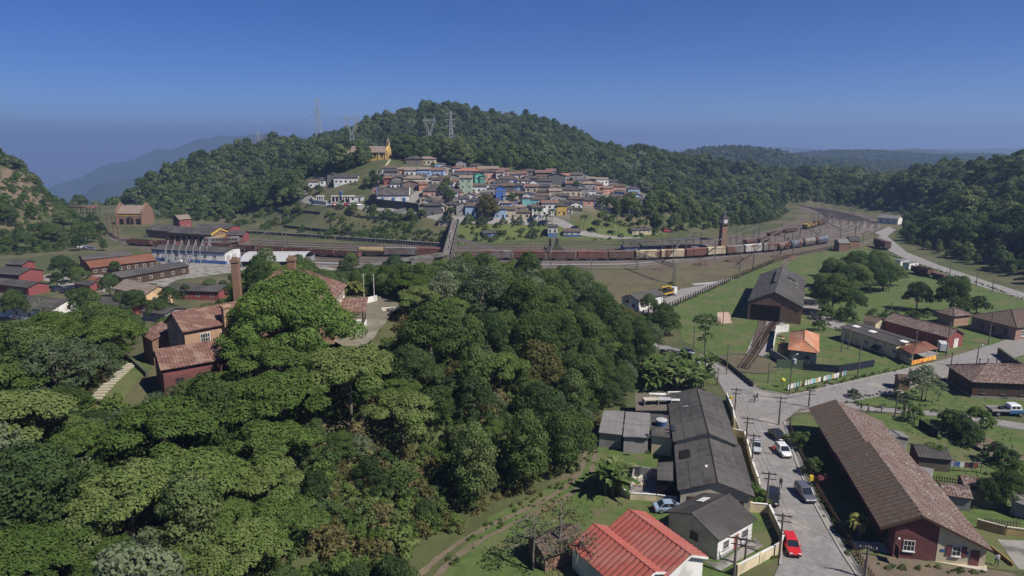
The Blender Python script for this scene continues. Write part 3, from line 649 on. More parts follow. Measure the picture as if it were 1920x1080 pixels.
# open ground on the hillsides, as outlines in the photograph: village, church hill, banks along the line, bare left slope
VILLAGE = [(560, 352), (575, 330), (650, 322), (690, 306), (660, 300), (662, 282), (740, 282), (748, 300), (830, 302), (850, 313), (960, 316), (1000, 324), (1110, 330), (1190, 352), (1232, 372), (1232, 392), (1160, 400), (1120, 400), (1100, 460), (560, 460), (400, 440), (470, 395), (530, 385), (565, 378)]
BANK = [(440, 400), (560, 385), (640, 385), (860, 415), (1060, 410), (1150, 405), (1240, 440), (1240, 470), (420, 470)]
BARE = [(0, 312), (40, 322), (110, 362), (130, 380), (200, 440), (262, 440), (262, 380), (130, 372)]
n = 110000
aa = rng.uniform(R(-41), R(41), n); rr = np.sqrt(rng.uniform(210 ** 2, 1050 ** 2, n)); fx = rr * np.sin(aa); fy = rr * np.cos(aa)
inV = pip(fx, fy, VALLEY); dV = pdist(fx, fy, VALLEY); fz = terrain(fx, fy); qx, qy, _ = Qpx(fx, fy, fz)
keep = ~inV & (dV > 7) & ~pip(fx, fy, KNOLL) & ~pip(qx, qy, VILLAGE) & ~pip(qx, qy, BANK) & ~pip(qx, qy, BARE) & ~((qx < 235) & (qy > 312) & (rr < 500))
keep &= (rng.uniform(0, 1, n) < np.where(rr < 450, 1.0, .8))
fx, fy, fz, rr, dV = fx[keep], fy[keep], fz[keep], rr[keep], dV[keep]
def thin(x, y, d):
    cell = {}; out = []
    for i in range(len(x)):
        c = (int(x[i] // d), int(y[i] // d)); bad = False
        for a in (-1, 0, 1):
            for b in (-1, 0, 1):
                for j in cell.get((c[0] + a, c[1] + b), ()):
                    if (x[i] - x[j]) ** 2 + (y[i] - y[j]) ** 2 < d * d: bad = True; break
                if bad: break
            if bad: break
        if not bad: cell.setdefault(c, []).append(i); out.append(i)
    return np.array(out)
t_ = thin(fx, fy, 4.0); fx, fy, fz, rr, dV = fx[t_], fy[t_], fz[t_], rr[t_], dV[t_]
scl = rng.lognormal(-.02, .34, len(fx)).clip(.45, 1.8) * (.7 + .6 * vnoise(fx, fy, 45, 8)) * np.clip(dV / 26, .5, 1)
nearm = rr < 470
scatter('hill_forest', 'forest_crowns', np.stack([fx, fy, fz - 1.6 * scl], -1)[~nearm], rng.uniform(0, 6.28, (~nearm).sum()), scl[~nearm], rng.integers(0, 8, (~nearm).sum()), 'dense green forest covering the hill behind the village', 'forest')
scatter('slope_forest', 'slope_crowns', np.stack([fx, fy, fz - 1.2 * scl], -1)[nearm], rng.uniform(0, 6.28, nearm.sum()), scl[nearm], rng.integers(0, 6, nearm.sum()), 'dark dense forest on the slopes beside the railway and the gravel road', 'forest')
# plateau forest out to three kilometres
n = 45000
aa = rng.uniform(R(-6), R(41), n); rr = np.sqrt(rng.uniform(1040 ** 2, 3400 ** 2, n)); fx = rr * np.sin(aa); fy = rr * np.cos(aa); fz = terrain(fx, fy)
scatter('plateau_forest', 'forest_crowns', np.stack([fx, fy, fz - 2.0], -1), rng.uniform(0, 6.28, n), rng.uniform(.9, 1.5, n), rng.integers(0, 8, n), 'far forest rolling over the plateau hills to the horizon', 'forest')
n = 9000
aa = rng.uniform(R(-41), R(-14), n); rr = np.sqrt(rng.uniform(640 ** 2, 2000 ** 2, n)); fx = rr * np.sin(aa); fy = rr * np.cos(aa); fz = terrain(fx, fy)
scatter('escarpment_forest', 'forest_crowns', np.stack([fx, fy, fz - 2.0], -1), rng.uniform(0, 6.28, n), rng.uniform(1.1, 1.9, n), rng.integers(0, 8, n), 'forest dropping down the escarpment beyond the railway cutting', 'forest')
# scrub on banks, the left slope and under the wood
def scrub(name, col, test, n, ext, smin, smax, label, gap):
    x = rng.uniform(ext[0], ext[1], n); y = rng.uniform(ext[2], ext[3], n); z = terrain(x, y); a, b, _ = Qpx(x, y, z)
    k = test(x, y, z, a, b); x, y, z = x[k], y[k], z[k]; t = thin(x, y, gap); x, y, z = x[t], y[t], z[t]
    scatter(name, col, np.stack([x, y, z - .2], -1), rng.uniform(0, 6.28, len(x)), rng.uniform(smin, smax, len(x)), rng.integers(0, 3, len(x)), label, 'scrub')
scrub('undergrowth', 'dry_scrub', lambda x, y, z, a, b: pip(x, y, KNOLL) & ~pip(x, y, CLEAR[0]) & (pdist(x, y, PATHC, False) > 2.6 + 1.5 * vnoise(x, y, 5, 3)) & (a > -100) & (b < 1150) & ~pip(a, b, OPEN[1]) & ~pip(a, b, OPEN[2]), 16000, (-125, 40, 38, 232), .4, 1.05, 'low leafy undergrowth covering the ground beneath the wood', 1.45)
scrub('bank_scrub', 'low_scrub', lambda x, y, z, a, b: ~pip(x, y, VALLEY) & (pip(a, b, BANK) | pip(a, b, BARE)) & (fbm(x, y, 30, 4) > np.where(a > 850, -.02, .08) + rng.uniform(-.15, .25, len(x))), 12000, (-300, 160, 300, 480), .2, 1.2, 'low scrub and weeds on the railway banks', 1.5)
def lefttest(x, y, z, a, b): return ~pip(x, y, VALLEY) & (a < 235) & (a > -60) & (b > 330) & (b < 490) & ~pip(a, b, BARE)
scrub('hillside_scrub', 'low_scrub', lefttest, 7000, (-420, -150, 220, 500), .5, 1.5, 'bushy scrub on the slope above the red sheds', 3.3)
# ------------------------------------------------------------------ buildings
M_glass = mat('window_glass', (0.035, 0.04, 0.045), (0.02, 0.022, 0.025), scale=1, rough=0.12, spec=0.6)
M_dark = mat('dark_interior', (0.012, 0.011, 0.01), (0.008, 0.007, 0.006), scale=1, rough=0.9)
M_wood = mat('dark_wood', (0.085, 0.05, 0.032), (0.05, 0.03, 0.02), scale=2, rough=0.8, stretch=(1, 1, .2))
M_greywood = mat('grey_wood', (0.16, 0.135, 0.11), (0.09, 0.075, 0.06), scale=2, rough=0.9)
M_tile = mat('old_brown_tile', (0.132, 0.089, 0.064), (0.072, 0.053, 0.041), scale=2.2, amt=1.0, rough=0.92, bump=.04, bscale=4, col3=(0.089, 0.078, 0.064), scale3=0.7, detail=10)
M_tile2 = mat('lichen_tile', (0.148, 0.087, 0.070), (0.085, 0.053, 0.044), scale=2.0, amt=1.0, rough=0.92, bump=.05, bscale=4, col3=(0.215, 0.185, 0.163), scale3=2.6, detail=10)
M_tile_m = mat('mansion_tile', (0.175, 0.09, 0.07), (0.11, 0.058, 0.047), scale=1.8, amt=.9, rough=0.9, bump=.03, bscale=4, col3=(0.21, 0.14, 0.105), scale3=0.9, detail=8)
M_orange = mat('orange_tile', (0.46, 0.19, 0.105), (0.34, 0.14, 0.08), scale=1.5, amt=.7, rough=0.85, col3=(0.40, 0.23, 0.15), scale3=.6)
M_redroof = mat('red_painted_roof', (0.36, 0.095, 0.072), (0.28, 0.075, 0.058), scale=1.2, amt=.8, rough=0.75, col3=(0.32, 0.12, 0.095), scale3=.5)
M_fibro = mat('dark_fibre_cement', (0.068, 0.062, 0.058), (0.045, 0.041, 0.039), scale=.7, amt=.7, rough=0.95, bump=.02, bscale=5, col3=(0.086, 0.079, 0.074), scale3=.25, detail=9)
M_fibro2 = mat('grey_fibre_cement', (0.2, 0.19, 0.19), (0.135, 0.128, 0.128), scale=.6, amt=.7, rough=0.95, col3=(0.165, 0.15, 0.145), scale3=.3, detail=9)
M_palesheet = mat('pale_roof_sheet', (0.42, 0.42, 0.42), (0.31, 0.31, 0.31), scale=.9, rough=.8)
M_maroon = mat('maroon_boards', (0.2, 0.07, 0.065), (0.14, 0.05, 0.048), scale=.8, amt=.6, rough=.85, stretch=(1, 1, 3), col3=(0.12, 0.05, 0.045), scale3=.3)
M_redwall = mat('faded_red_boards', (0.26, 0.075, 0.07), (0.19, 0.055, 0.052), scale=.8, amt=.6, rough=.85, stretch=(2.5, 2.5, .3))
M_brick = mat('brown_brickwork', (0.27, 0.15, 0.1), (0.17, 0.1, 0.07), scale=1.4, amt=.7, rough=.92, col3=(0.2, 0.14, 0.1), scale3=.4)
M_tanbrick = mat('tan_brickwork', (0.4, 0.25, 0.165), (0.3, 0.19, 0.125), scale=1.6, amt=.6, rough=.92, col3=(0.3, 0.2, 0.14), scale3=.5)
M_green = paint((0.08, 0.13, 0.075), 'green_board'); M_navy = mat('navy_tarp', (0.018, 0.02, 0.04), (0.012, 0.013, 0.026), scale=1)
M_grey = paint((0.3, 0.29, 0.28), 'grey_render'); M_beige = paint((0.5, 0.44, 0.35), 'beige_render'); M_blue = paint((0.06, 0.13, 0.34), 'blue_paint')
M_rust = mat('rusty_sheet', (0.2, 0.075, 0.042), (0.13, 0.052, 0.035), scale=.8, amt=.8, rough=.9, col3=(0.15, 0.08, 0.055), scale3=.3)

M_gapdark = mat('tile_gap_shade', (.045, .034, .028), (.03, .024, .02), scale=2); M_gapred = mat('red_gap_shade', (.14, .035, .03), (.1, .026, .022), scale=2)  # darkened roof slab colours: painted shade in the gaps between tile rows
_wc = {}
def win(parent, x, y, z, rz, w, h, fm=None, pm=None, bars=1, name='window', sill=True):
    """window: frame with glazing bars, glass and sill as its own pieces; outward is local +y"""
    fm = fm or M_white; pm = pm or M_glass; k = ('w', w, h, fm.name, bars)
    if k not in _wc:
        mb = MB(); t = min(.09, w * .12)
        mb.bx(-w / 2, -w / 2 + t, -.04, .05, 0, h).bx(w / 2 - t, w / 2, -.04, .05, 0, h).bx(-w / 2 + t, w / 2 - t, -.04, .05, 0, t).bx(-w / 2 + t, w / 2 - t, -.04, .05, h - t, h)
        for i in range(bars): xx = -w / 2 + w * (i + 1) / (bars + 1); mb.bx(xx - .025, xx + .025, -.03, .04, t, h - t)
        if bars: mb.bx(-w / 2 + t, w / 2 - t, -.028, .038, h * .5 - .025, h * .5 + .025)
        _wc[k] = mb.mesh('window_frame', fm)
        _wc[k + ('p', pm.name)] = MB().bx(-w / 2 + t * .5, w / 2 - t * .5, -.02, .015, t * .5, h - t * .5).mesh('pane', pm)
        _wc[k + ('s',)] = MB().bx(-w / 2 - .08, w / 2 + .08, -.03, .14, -.1, -.003).mesh('sill', fm)
    if k + ('p', pm.name) not in _wc: _wc[k + ('p', pm.name)] = MB().bx(-w / 2 + .04, w / 2 - .04, -.02, .015, .04, h - .04).mesh('pane', pm)
    o = inst(name, _wc[k], parent, (x, y, z), rz); inst('pane', _wc[k + ('p', pm.name)], o)
    if sill: inst('sill', _wc[k + ('s',)], o)
    return o
def door(parent, x, y, z, rz, w=.95, h=2.1, m=None):
    m = m or M_wood; k = ('d', w, h, m.name)
    if k not in _wc:
        _wc[k] = MB().bx(-w / 2, w / 2, -.03, .045, 0, h).mesh('door', m)
        _wc[k + ('h',)] = MB().bx(w / 2 - .16, w / 2 - .08, .045, .09, h * .46, h * .5).mesh('handle', M_greywood)
    o = inst('door', _wc[k], parent, (x, y, z), rz); inst('handle', _wc[k + ('h',)], o); return o
def slope(parent, p0, p1, e0, e1, m, style='plain', n=10, ny=2, th=.1, amp=.07, sm=None, jit=.012):
    """one roof slope from ridge p0-p1 down to eave e0-e1, as boards plus tile rows or sheets laid on it"""
    p0, p1, e0, e1 = map(Vector, (p0, p1, e0, e1)); nv = (p1 - p0 if (p1 - p0).length > .01 else e1 - e0).cross(e0 - p0)
    if nv.z < 0: nv = -nv
    nv.normalize()
    pts = [p0, p1, e1, e0] if (p1 - p0).length > .01 else [p0, e1, e0]
    mb = MB(); kk = len(pts); mb.v = [tuple(q) for q in pts] + [tuple(q - nv * th) for q in pts]
    mb.f = [tuple(range(kk)), tuple(kk + i for i in reversed(range(kk)))] + [((i + 1) % kk, i, kk + i, kk + (i + 1) % kk) for i in range(kk)]
    o = mb.build('roof', sm or m, parent)
    par = abs((p1 - p0).length - (e1 - e0).length) < .05
    if style == 'rows':
        prof = [(0.0, .012), (.1, amp * .75), (.3, amp), (.5, amp * .8), (.62, amp * .3), (.7, .012), (1.0, .012)] if sm is None else [(0.0, .012), (.07, amp * .8), (.35, amp), (.6, amp * .9), (.78, amp * .7), (.82, .012)]
        shared = None
        for i in range(n):
            a0 = p0.lerp(p1, i / n); a1 = p0.lerp(p1, (i + 1) / n); b0 = e0.lerp(e1, i / n); b1 = e0.lerp(e1, (i + 1) / n)
            if shared is None or not par:
                r = MB(); k2 = len(prof)
                for u, hh in prof: r.v.append(tuple(a0.lerp(a1, u) + nv * hh - a0))
                for u, hh in prof: r.v.append(tuple(b0.lerp(b1, u) + nv * hh - a0))
                r.f = [(j, j + 1, k2 + j + 1, k2 + j) for j in range(k2 - 1)] + [tuple(k2 + j for j in range(k2))]
                shared = r.mesh('tile_row', m)
            inst('tile_row', shared, o, a0 + nv * rnd.uniform(0, jit))
    elif style == 'sheets':
        shared = None
        for j in range(ny):
            for i in range(n):
                u0, u1 = i / n, (i + 1) / n; v0, v1 = max(0, j / ny - .03), (j + 1) / ny
                q = [p0.lerp(p1, a).lerp(e0.lerp(e1, a), b) for a, b in ((u0, v0), (u1, v0), (u1, v1), (u0, v1))]
                key = (j,)
                if par and shared and j in shared: me = shared[j]
                else:
                    c = q[0]; lift = [.03 + .02, .03 + .02, .075, .075] if j < ny - 1 else [.03, .03, .055, .055]
                    top = [w_ - c + nv * l for w_, l in zip(q, lift)]; gap = (q[1] - q[0]).normalized() * .015
                    top[0] += gap; top[3] += gap
                    me = MB().hexa([t_ - nv * .02 for t_ in top] + top).mesh('roof_sheet', m)
                    shared = shared or {}
                    if par: shared[j] = me
                inst('roof_sheet', me, o, q[0] + nv * rnd.uniform(0, jit * 1.5))
    return o
def gable(name, label, cat, A, B, hr, L, Rr, roofm, wallm, oe=.35, os=.45, osr=None, z0=0.0, style='plain', n=12, ny=2, th=.1, amp=.07, ampl=None, group=None, endA=None, endB=None, ridge=True, sm=None, wallbase=-.3, nofront=False, slab_m=None):
    """gabled building; local x runs along the ridge from A to B, local +y is the side L=(eave height, reach)"""
    A = Vector((A[0], A[1], 0)); B = Vector((B[0], B[1], 0)); d = B - A; ln = d.length; mid = (A + B) / 2; rz = math.atan2(d.y, d.x)
    t = thing(name, label, cat, (mid.x, mid.y, z0), rz, group); h2 = ln / 2; (hl, wl), (h_r, wr) = L, Rr
    xs = h2 - oe; yl = wl - os; yr = wr - (osr or os); k = th + .02
    zl = hr - (hr - hl) * yl / wl - k; zr = hr - (hr - h_r) * yr / wr - k
    cs = [(-yr, wallbase), (yl, wallbase), (yl, zl), (0, hr - k), (-yr, zr)]
    mb = MB(); m5 = len(cs); mb.v = [(-xs, y, z) for y, z in cs] + [(xs, y, z) for y, z in cs]
    mb.f = [tuple(range(m5)), tuple(m5 + i for i in reversed(range(m5)))] + [((i + 1) % m5, i, m5 + i, m5 + (i + 1) % m5) for i in range(m5)]
    mb.build('wall', wallm, t)
    slope(t, (-h2, 0, hr), (h2, 0, hr), (-h2, wl, hl), (h2, wl, hl), roofm, style, n if ampl is None else n * 2, ny, th, amp if ampl is None else ampl, slab_m)
    slope(t, (-h2, 0, hr), (h2, 0, hr), (-h2, -wr, h_r), (h2, -wr, h_r), sm or roofm, style, n, ny, th, amp, slab_m)
    if ridge: MB().tube([(-h2 - .02, 0, hr + .04), (h2 + .02, 0, hr + .04)], .13, 6).build('ridge_cap', roofm, t)
    t['_xs'] = xs; t['_yl'] = yl; t['_yr'] = yr
    return t, xs, yl, yr
def hip(name, label, cat, c, rz, ln, wd, he, hr, roofm, wallm, os=.5, z0=0.0, style='plain', n=14, group=None, rl=None, amp=.06):
    """hipped building; ln along local x"""
    t = thing(name, label, cat, (c[0], c[1], z0), rz, group); rl = max(.4, ln - wd) if rl is None else rl
    a, b = Vector((-rl / 2, 0, hr)), Vector((rl / 2, 0, hr)); x, y = ln / 2, wd / 2
    MB().bx(-x + os, x - os, -y + os, y - os, -.3, he + .12).build('wall', wallm, t)
    slope(t, a, b, (-x, -y, he), (x, -y, he), roofm, style, n, amp=amp); slope(t, a, b, (-x, y, he), (x, y, he), roofm, style, n, amp=amp)
    slope(t, b, b, (x, -y, he), (x, y, he), roofm, style, max(4, n // 2), amp=amp); slope(t, a, a, (-x, -y, he), (-x, y, he), roofm, style, max(4, n // 2), amp=amp)
    cap = MB()
    for e in ((x, -y, he), (x, y, he)): cap.tube([b + Vector((0, 0, .05)), Vector(e) + Vector((0, 0, .05))], .11, 5)
    for e in ((-x, -y, he), (-x, y, he)): cap.tube([a + Vector((0, 0, .05)), Vector(e) + Vector((0, 0, .05))], .11, 5)
    cap.tube([a + Vector((-.02, 0, .05)), b + Vector((.02, 0, .05))], .12, 5); cap.build('ridge_cap', roofm, t)
    return t, x - os, y - os
def clean(): 
    for o in SC.objects:
        for k in ('_xs', '_yl', '_yr'):
            if k in o: del o[k]
def gwall(name, label, pts, h, th, m, cat='wall', cap=None, z=0.0, group=None, follow=False, posts=0.0, pm=None):
    """garden or retaining wall along pts, with a coping and piers"""
    pts = [Vector((p[0], p[1], tz(p[0], p[1]) if follow else 0)) for p in pts]
    t = thing(name, label, cat, (pts[0].x, pts[0].y, pts[0].z + z), 0, group); o0 = Vector((pts[0].x, pts[0].y, pts[0].z))
    mb = MB(); cp2 = MB(); ps = MB()
    for a, b in zip(pts[:-1], pts[1:]):
        a, b = a - o0, b - o0; d = Vector((b.x - a.x, b.y - a.y, 0)).normalized(); nn = Vector((-d.y, d.x, 0)) * th / 2; e = d * th * .499
        a2, b2 = a - e, b + e
        lo = Vector((0, 0, -.4)); up = Vector((0, 0, h))
        mb.hexa([a2 - nn + lo, b2 - nn + lo, b2 + nn + lo, a2 + nn + lo, a2 - nn + up, b2 - nn + up, b2 + nn + up, a2 + nn + up])
        if cap:
            n2 = nn * 1.45; u2 = Vector((0, 0, h + .003)); u3 = Vector((0, 0, h + .1))
            cp2.hexa([a2 - n2 + u2, b2 - n2 + u2, b2 + n2 + u2, a2 + n2 + u2, a2 - n2 + u3, b2 - n2 + u3, b2 + n2 + u3, a2 + n2 + u3])
        if posts:
            L_ = (b - a).length; k = max(1, int(L_ / posts))
            for i in range(k + 1): q = a.lerp(b, i / k); ps.box((q.x, q.y, q.z + h / 2), (th * 1.8, th * 1.8, h + .3), math.atan2(d.y, d.x))
    mb.build('wall_body', m, t)
    if cap: cp2.build('coping', cap, t)
    if posts:
        pb = ps
        # each pier is its own part
        for i in range(len(pb.v) // 8):
            q = MB(); q.hexa(pb.v[i * 8:i * 8 + 8]); q.build('pier', pm or m, t)
    return t
def picket(name, label, pts, h, gap, m, w=.12, rails=2, th=.05, cat='fence', group=None, mesh_h=None):
    """fence: posts are parts, rails one part each run"""
    pts = [Vector((p[0], p[1], 0)) for p in pts]; t = thing(name, label, cat, (pts[0].x, pts[0].y, 0), 0, group); o0 = pts[0]
    pm_ = MB().bx(-w / 2, w / 2, -th / 2, th / 2, -.1, h).mesh('picket', m)
    for a, b in zip(pts[:-1], pts[1:]):
        a, b = a - o0, b - o0; d = b - a; L_ = d.length; k = max(1, int(L_ / gap)); rz = math.atan2(d.y, d.x)
        for i in range(k): inst('post' if gap > .6 else 'picket', pm_, t, a.lerp(b, i / k), rz + rnd.uniform(-.08, .08), (1, 1, rnd.uniform(.92, 1.06)))
        for j in range(rails): zz = h * (j + 1) / (rails + .6); MB().bar(a + Vector((0, 0, zz)), b + Vector((0, 0, zz)), .05, .07).build('rail', m, t)
    return t

# --- long tiled row house on the right of the street (two roof sections)
A1, A2 = P(1567, 750, 5.9), P(1626, 833, 5.9)
t, xs, yl, yr = gable('row_house', 'brown ribbed tile roof of the far half of the long maroon row house', 'house', A1, A2, 5.9, (2.6, 7.7), (4.0, 4.3), M_tile2, M_maroon, style='rows', n=15, sm=M_tile, oe=.3, slab_m=M_gapdark, amp=.2, ampl=.05, osr=1.9)
for i in range(5): win(t, -xs + 2 + i * 4, -yr, 1.1, math.pi, 1.2, 1.3, M_wood)
B1, B2 = P(1630, 829, 6.15), P(1731, 968, 6.15)
t, xs, yl, yr = gable('row_house', 'long maroon row house with mossy tile roof, cream end wall and shuttered window', 'house', B1, B2, 6.15, (2.5, 8.0), (4.05, 4.5), M_tile2, M_maroon, style='rows', n=24, sm=M_tile, oe=.5, slab_m=M_gapdark, amp=.2, ampl=.05, osr=1.9)
RH = t
for i in range(6): win(t, -xs + 2 + i * 3.8, -yr, 1.1, math.pi, 1.2, 1.3, M_wood)
# cream wing of the front end wall, shutters, plaques, door
MB().poly([(xs + .03, 2.2, -.2), (xs + .03, yl, -.2), (xs + .03, yl, 2.72), (xs + .03, 2.2, 5.0)]).build('end_panel', M_cream, t)
w = win(t, xs + .06, 4.3, 1.1, -math.pi / 2, 1.0, 1.35, M_white); 
for s in (-1, 1): MB().bx(-.28, .28, -.02, .05, 0, 1.35).build('shutter', M_maroon, w, (s * .82, 0, 0))
win(t, xs + .02, -.9, 1.1, -math.pi / 2, 1.3, 1.45, M_white, bars=2)
door(t, xs + .05, 6.35, 0, -math.pi / 2, 1.0, 2.1, M_maroon)
for yy in (2.8, 5.4): MB().bx(xs + .04, xs + .07, yy - .22, yy + .22, 1.5, 1.85).build('plaque', M_blue, t)
MB().lathe([(.1, 0), (.16, .2), (.05, .32)], (xs + .25, -2.2, 2.6), 8).build('wall_lamp', M_white, t)
for s in (0, 1):   # brown barge boards along the front verge
    e = (xs + .5, 8.0 if s == 0 else -4.5, 2.5 if s == 0 else 4.05); MB().bar((xs + .52, 0, 6.02), (e[0] + .02, e[1], e[2] - .13), .06, .26).build('barge_board', M_wood, t)
for y0_, z0_ in ((.2, 0),):
    for i in range(3): MB().box((-xs + 5 + i * 6.5, -.35 + .2 * i, 6.12), (.5, .25, .03), rx=0.0).build('cracked_tile', M_palesheet, t)
for i in range(30):  # single pale lichened tiles proud of the rows
    u = rnd.uniform(-xs, xs); v = rnd.uniform(.3, 7.6) if i % 5 else rnd.uniform(-4.0, -.3); zz = 6.15 - abs(v) * (3.65 / 8.0 if v > 0 else 2.1 / 4.5)
    MB().box((0, 0, 0), (.3, .24, .03)).build('tile', M_palesheet if i % 3 else M_tile2, t, (u, v, zz + .085)).rotation_euler = ((-math.atan(3.65 / 8) if v > 0 else math.atan(2.1 / 4.5)), 0, 0)

# --- grey fibre cement houses on the left of the street
a1, a2 = P(1307, 727, 5.5), P(1329, 813, 5.5)
t, xs, yl, yr = gable('terrace_house', 'dark grey fibre cement roofed cream house with water tank beside it', 'house', a1, a2, 5.5, (3.8, 4.4), (3.7, 5.3), M_fibro, M_cream, style='sheets', n=10, ny=3, ridge=True)
for yy in (-3.6,): win(t, xs, yy, 1.7, -math.pi / 2, 1.5, 1.1, M_white)
for i in range(4): win(t, -xs + 2.5 + i * 5, yl, 1.2, 0, 1.2, 1.2, M_white)
for u_ in (-2, 1.5): MB().bx(-.12, .12, -.4, .4, 0, .05).build('roof_vent', M_palesheet, t, (u_, -2 + u_ * .3, 4.95)).rotation_euler = (.33, 0, 0)
b1, b2 = P(1328, 812, 4.7), P(1346, 905, 4.7)
t, xs, yl, yr = gable('terrace_house', 'dark grey fibre cement roofed beige house with an open gap in its roof', 'house', b1, b2, 4.7, (3.1, 4.9), (3.0, 5.2), M_fibro, M_beige, style='sheets', n=8, ny=3)
door(t, xs, -3.4, 0, -math.pi / 2, .95, 2.1, M_wood); win(t, xs, 3.2, 1.2, -math.pi / 2, .8, .9, M_wood); win(t, xs, -.2, 1.9, -math.pi / 2, .4, .5, M_wood)
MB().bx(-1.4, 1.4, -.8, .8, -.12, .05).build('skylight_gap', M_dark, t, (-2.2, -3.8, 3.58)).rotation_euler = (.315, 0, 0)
MB().bx(-.35, .35, -.18, .18, 0, .05).build('roof_vent', M_white, t, (3.0, -1.1, 4.45)).rotation_euler = (.315, 0, 0)
for i in range(3): win(t, -xs + 2.5 + i * 4.5, yl, 1.1, 0, 1.2, 1.2, M_white)
# low annexes behind
def monopitch(name, label, pts, zs, m, wallm, style='sheets', n=4, ny=2, cat='shed', group=None):
    """lean-to: roof corners pts (upper pair then lower pair) at heights zs"""
    c = sum((Vector((p[0], p[1], 0)) for p in pts), Vector()) / 4; t = thing(name, label, cat, (c.x, c.y, 0), 0, group)
    q = [Vector((p[0] - c.x, p[1] - c.y, z)) for p, z in zip(pts, zs)]
    ins = [Vector((v.x * .93, v.y * .93, v.z - .16)) for v in q]; lo = [Vector((v.x, v.y, -.2)) for v in ins]
    MB().hexa([lo[0], lo[1], lo[2], lo[3], ins[0], ins[1], ins[2], ins[3]]).build('wall', wallm, t)
    slope(t, q[0], q[1], q[3], q[2], m, style, n, ny, .07); return t
monopitch('lean_to', 'pale grey sheet roofed lean-to nearest the wood behind the cream house', [P(1132, 770, 3.3), P(1171, 771, 3.3), P(1166, 816, 2.7), P(1122, 811, 2.7)], (3.3, 3.3, 2.7, 2.7), M_fibro2, M_grey, n=3)
monopitch('lean_to', 'pale grey sheet roofed lean-to with white gutter beside the blue water tank', [P(1173, 772, 3.5), P(1219, 775, 3.5), P(1217, 821, 2.9), P(1168, 819, 2.9)], (3.5, 3.5, 2.9, 2.9), M_fibro2, M_grey, n=3)
monopitch('lean_to', 'dark flat roofed back wing carrying satellite dishes and the water tank', [P(1221, 776, 3.4), P(1262, 780, 3.5), P(1262, 822, 3.3), P(1221, 818, 3.2)], (3.4, 3.5, 3.3, 3.2), M_fibro, M_cream, n=3)
monopitch('lean_to', 'patched back wing with a ragged rusty roof under the black tree', [P(1190, 738, 3.4), P(1258, 736, 3.6), P(1262, 770, 3.4), P(1192, 770, 3.2)], (3.4, 3.6, 3.4, 3.2), M_greywood, M_grey, n=6, ny=3)
for i, (px, py, w_, d_, m_) in enumerate([(1233, 739, 3.0, .8, M_white), (1246, 748, 2.3, 1.4, M_palesheet), (1275, 750, 3.2, .9, M_white), (1295, 743, 2.4, .7, M_palesheet), (1268, 735, 3.2, .35, M_white), (1220, 748, 2.6, 1.5, M_beige)]):
    q = P(px, py, 4.4); r_ = MB().bx(-w_ / 2, w_ / 2, -d_ / 2, d_ / 2, 0, .07).bx(-w_ / 2, -w_ / 2 + .08, -d_ / 2, d_ / 2, -.9, -.003).bx(w_ / 2 - .08, w_ / 2, -d_ / 2, d_ / 2, -.9, -.003)
    tag(r_.build('loose_roof_sheet', m_, None, q, .04 * i - .1), ['long thin white sheet laid across the patched back roof', 'wide pale corrugated sheet on the patched back roof', 'white sheet lying next to the ridge of the cream house', 'short pale sheet beside the ridge pipe of the cream house', 'narrow white strip high on the dark roof', 'beige panel on the patched back roof'][i], 'roof sheet')
# blue water tank with lid, dishes
q = P(1240, 797, 3.4); t = thing('water_tank', 'round blue water tank with white lid on the back roof', 'tank', (q.x, q.y, 3.35))
MB().lathe([(.72, 0), (.92, .95)], (0, 0, 0), 16).build('tank_body', M_blue, t); MB().lathe([(.97, .953), (.9, 1.08), (.2, 1.2)], (0, 0, 0), 16).build('lid', M_palesheet, t)
for i, (px, py) in enumerate([(1260, 806), (1262, 812), (1214, 824)]):
    q = P(px, py, 3.6); t = thing('satellite_dish', ['grey satellite dish on the back roof, nearer the water tank', 'white satellite dish on the back roof, nearer the roof edge', 'small satellite dish on the corner of the lean-to roof'][i], 'dish', (q.x, q.y, 3.35), 2.6)
    d = MB().lathe([(.04, 0), (.3, .06), (.5, .17), (.52, .18)], (0, 0, 0), 14).build('reflector', M_white if i else M_palesheet, t, (0, 0, .75)); d.rotation_euler = (R(55), 0, 0); MB().tube([(0, 0, 0), (0, .05, .78)], .035, 5).build('mast', M_greywood, t)
# cream house with dark roof behind the wall
c1, c2 = P(1297, 964, 4.6), P(1369, 927, 4.6)
t, xs, yl, yr = gable('cottage', 'white cottage with dark grey tiled roof and pale skylight panel', 'house', c1, c2, 4.6, (3.0, 4.2), (3.0, 4.2), M_fibro, M_beige, style='rows', n=26, amp=.045)
MB().poly([(-xs + .05, -yr - .012, -.2), (xs - .05, -yr - .012, -.2), (xs - .05, -yr - .012, 2.75), (-xs + .05, -yr - .012, 2.75)]).build('front_render', M_white, t)
MB().poly([(-xs + .05, -yr - .02, -.2), (xs - .05, -yr - .02, -.2), (xs - .05, -yr - .02, .45), (-xs + .05, -yr - .02, .45)]).build('plinth_band', paint((0.42, 0.40, 0.44), 'lilac_grey_band'), t)
win(t, -1.9, -yr - .03, 1.0, math.pi, 1.1, 1.1, M_palesheet); win(t, 2.0, -yr - .03, 1.0, math.pi, 1.3, 1.1, M_palesheet, bars=2); door(t, .2, -yr - .03, .05, math.pi, .85, 2.05, paint((.4, .12, .11), 'dull_red_door'))
win(t, -xs, -.3, 1.2, math.pi / 2, 1.2, 1.0, M_wood, bars=2)
MB().bx(-.8, .8, -.55, .55, 0, .06).build('skylight_panel', M_white, t, (1.0, 2.0, 3.98)).rotation_euler = (-.365, 0, 0)
sheet('paved_strip', [(v.x, v.y) for v in (P(1320, 1052), P(1350, 1072), P(1432, 1024), P(1418, 1010), P(1345, 1056))], .07, M_conc)
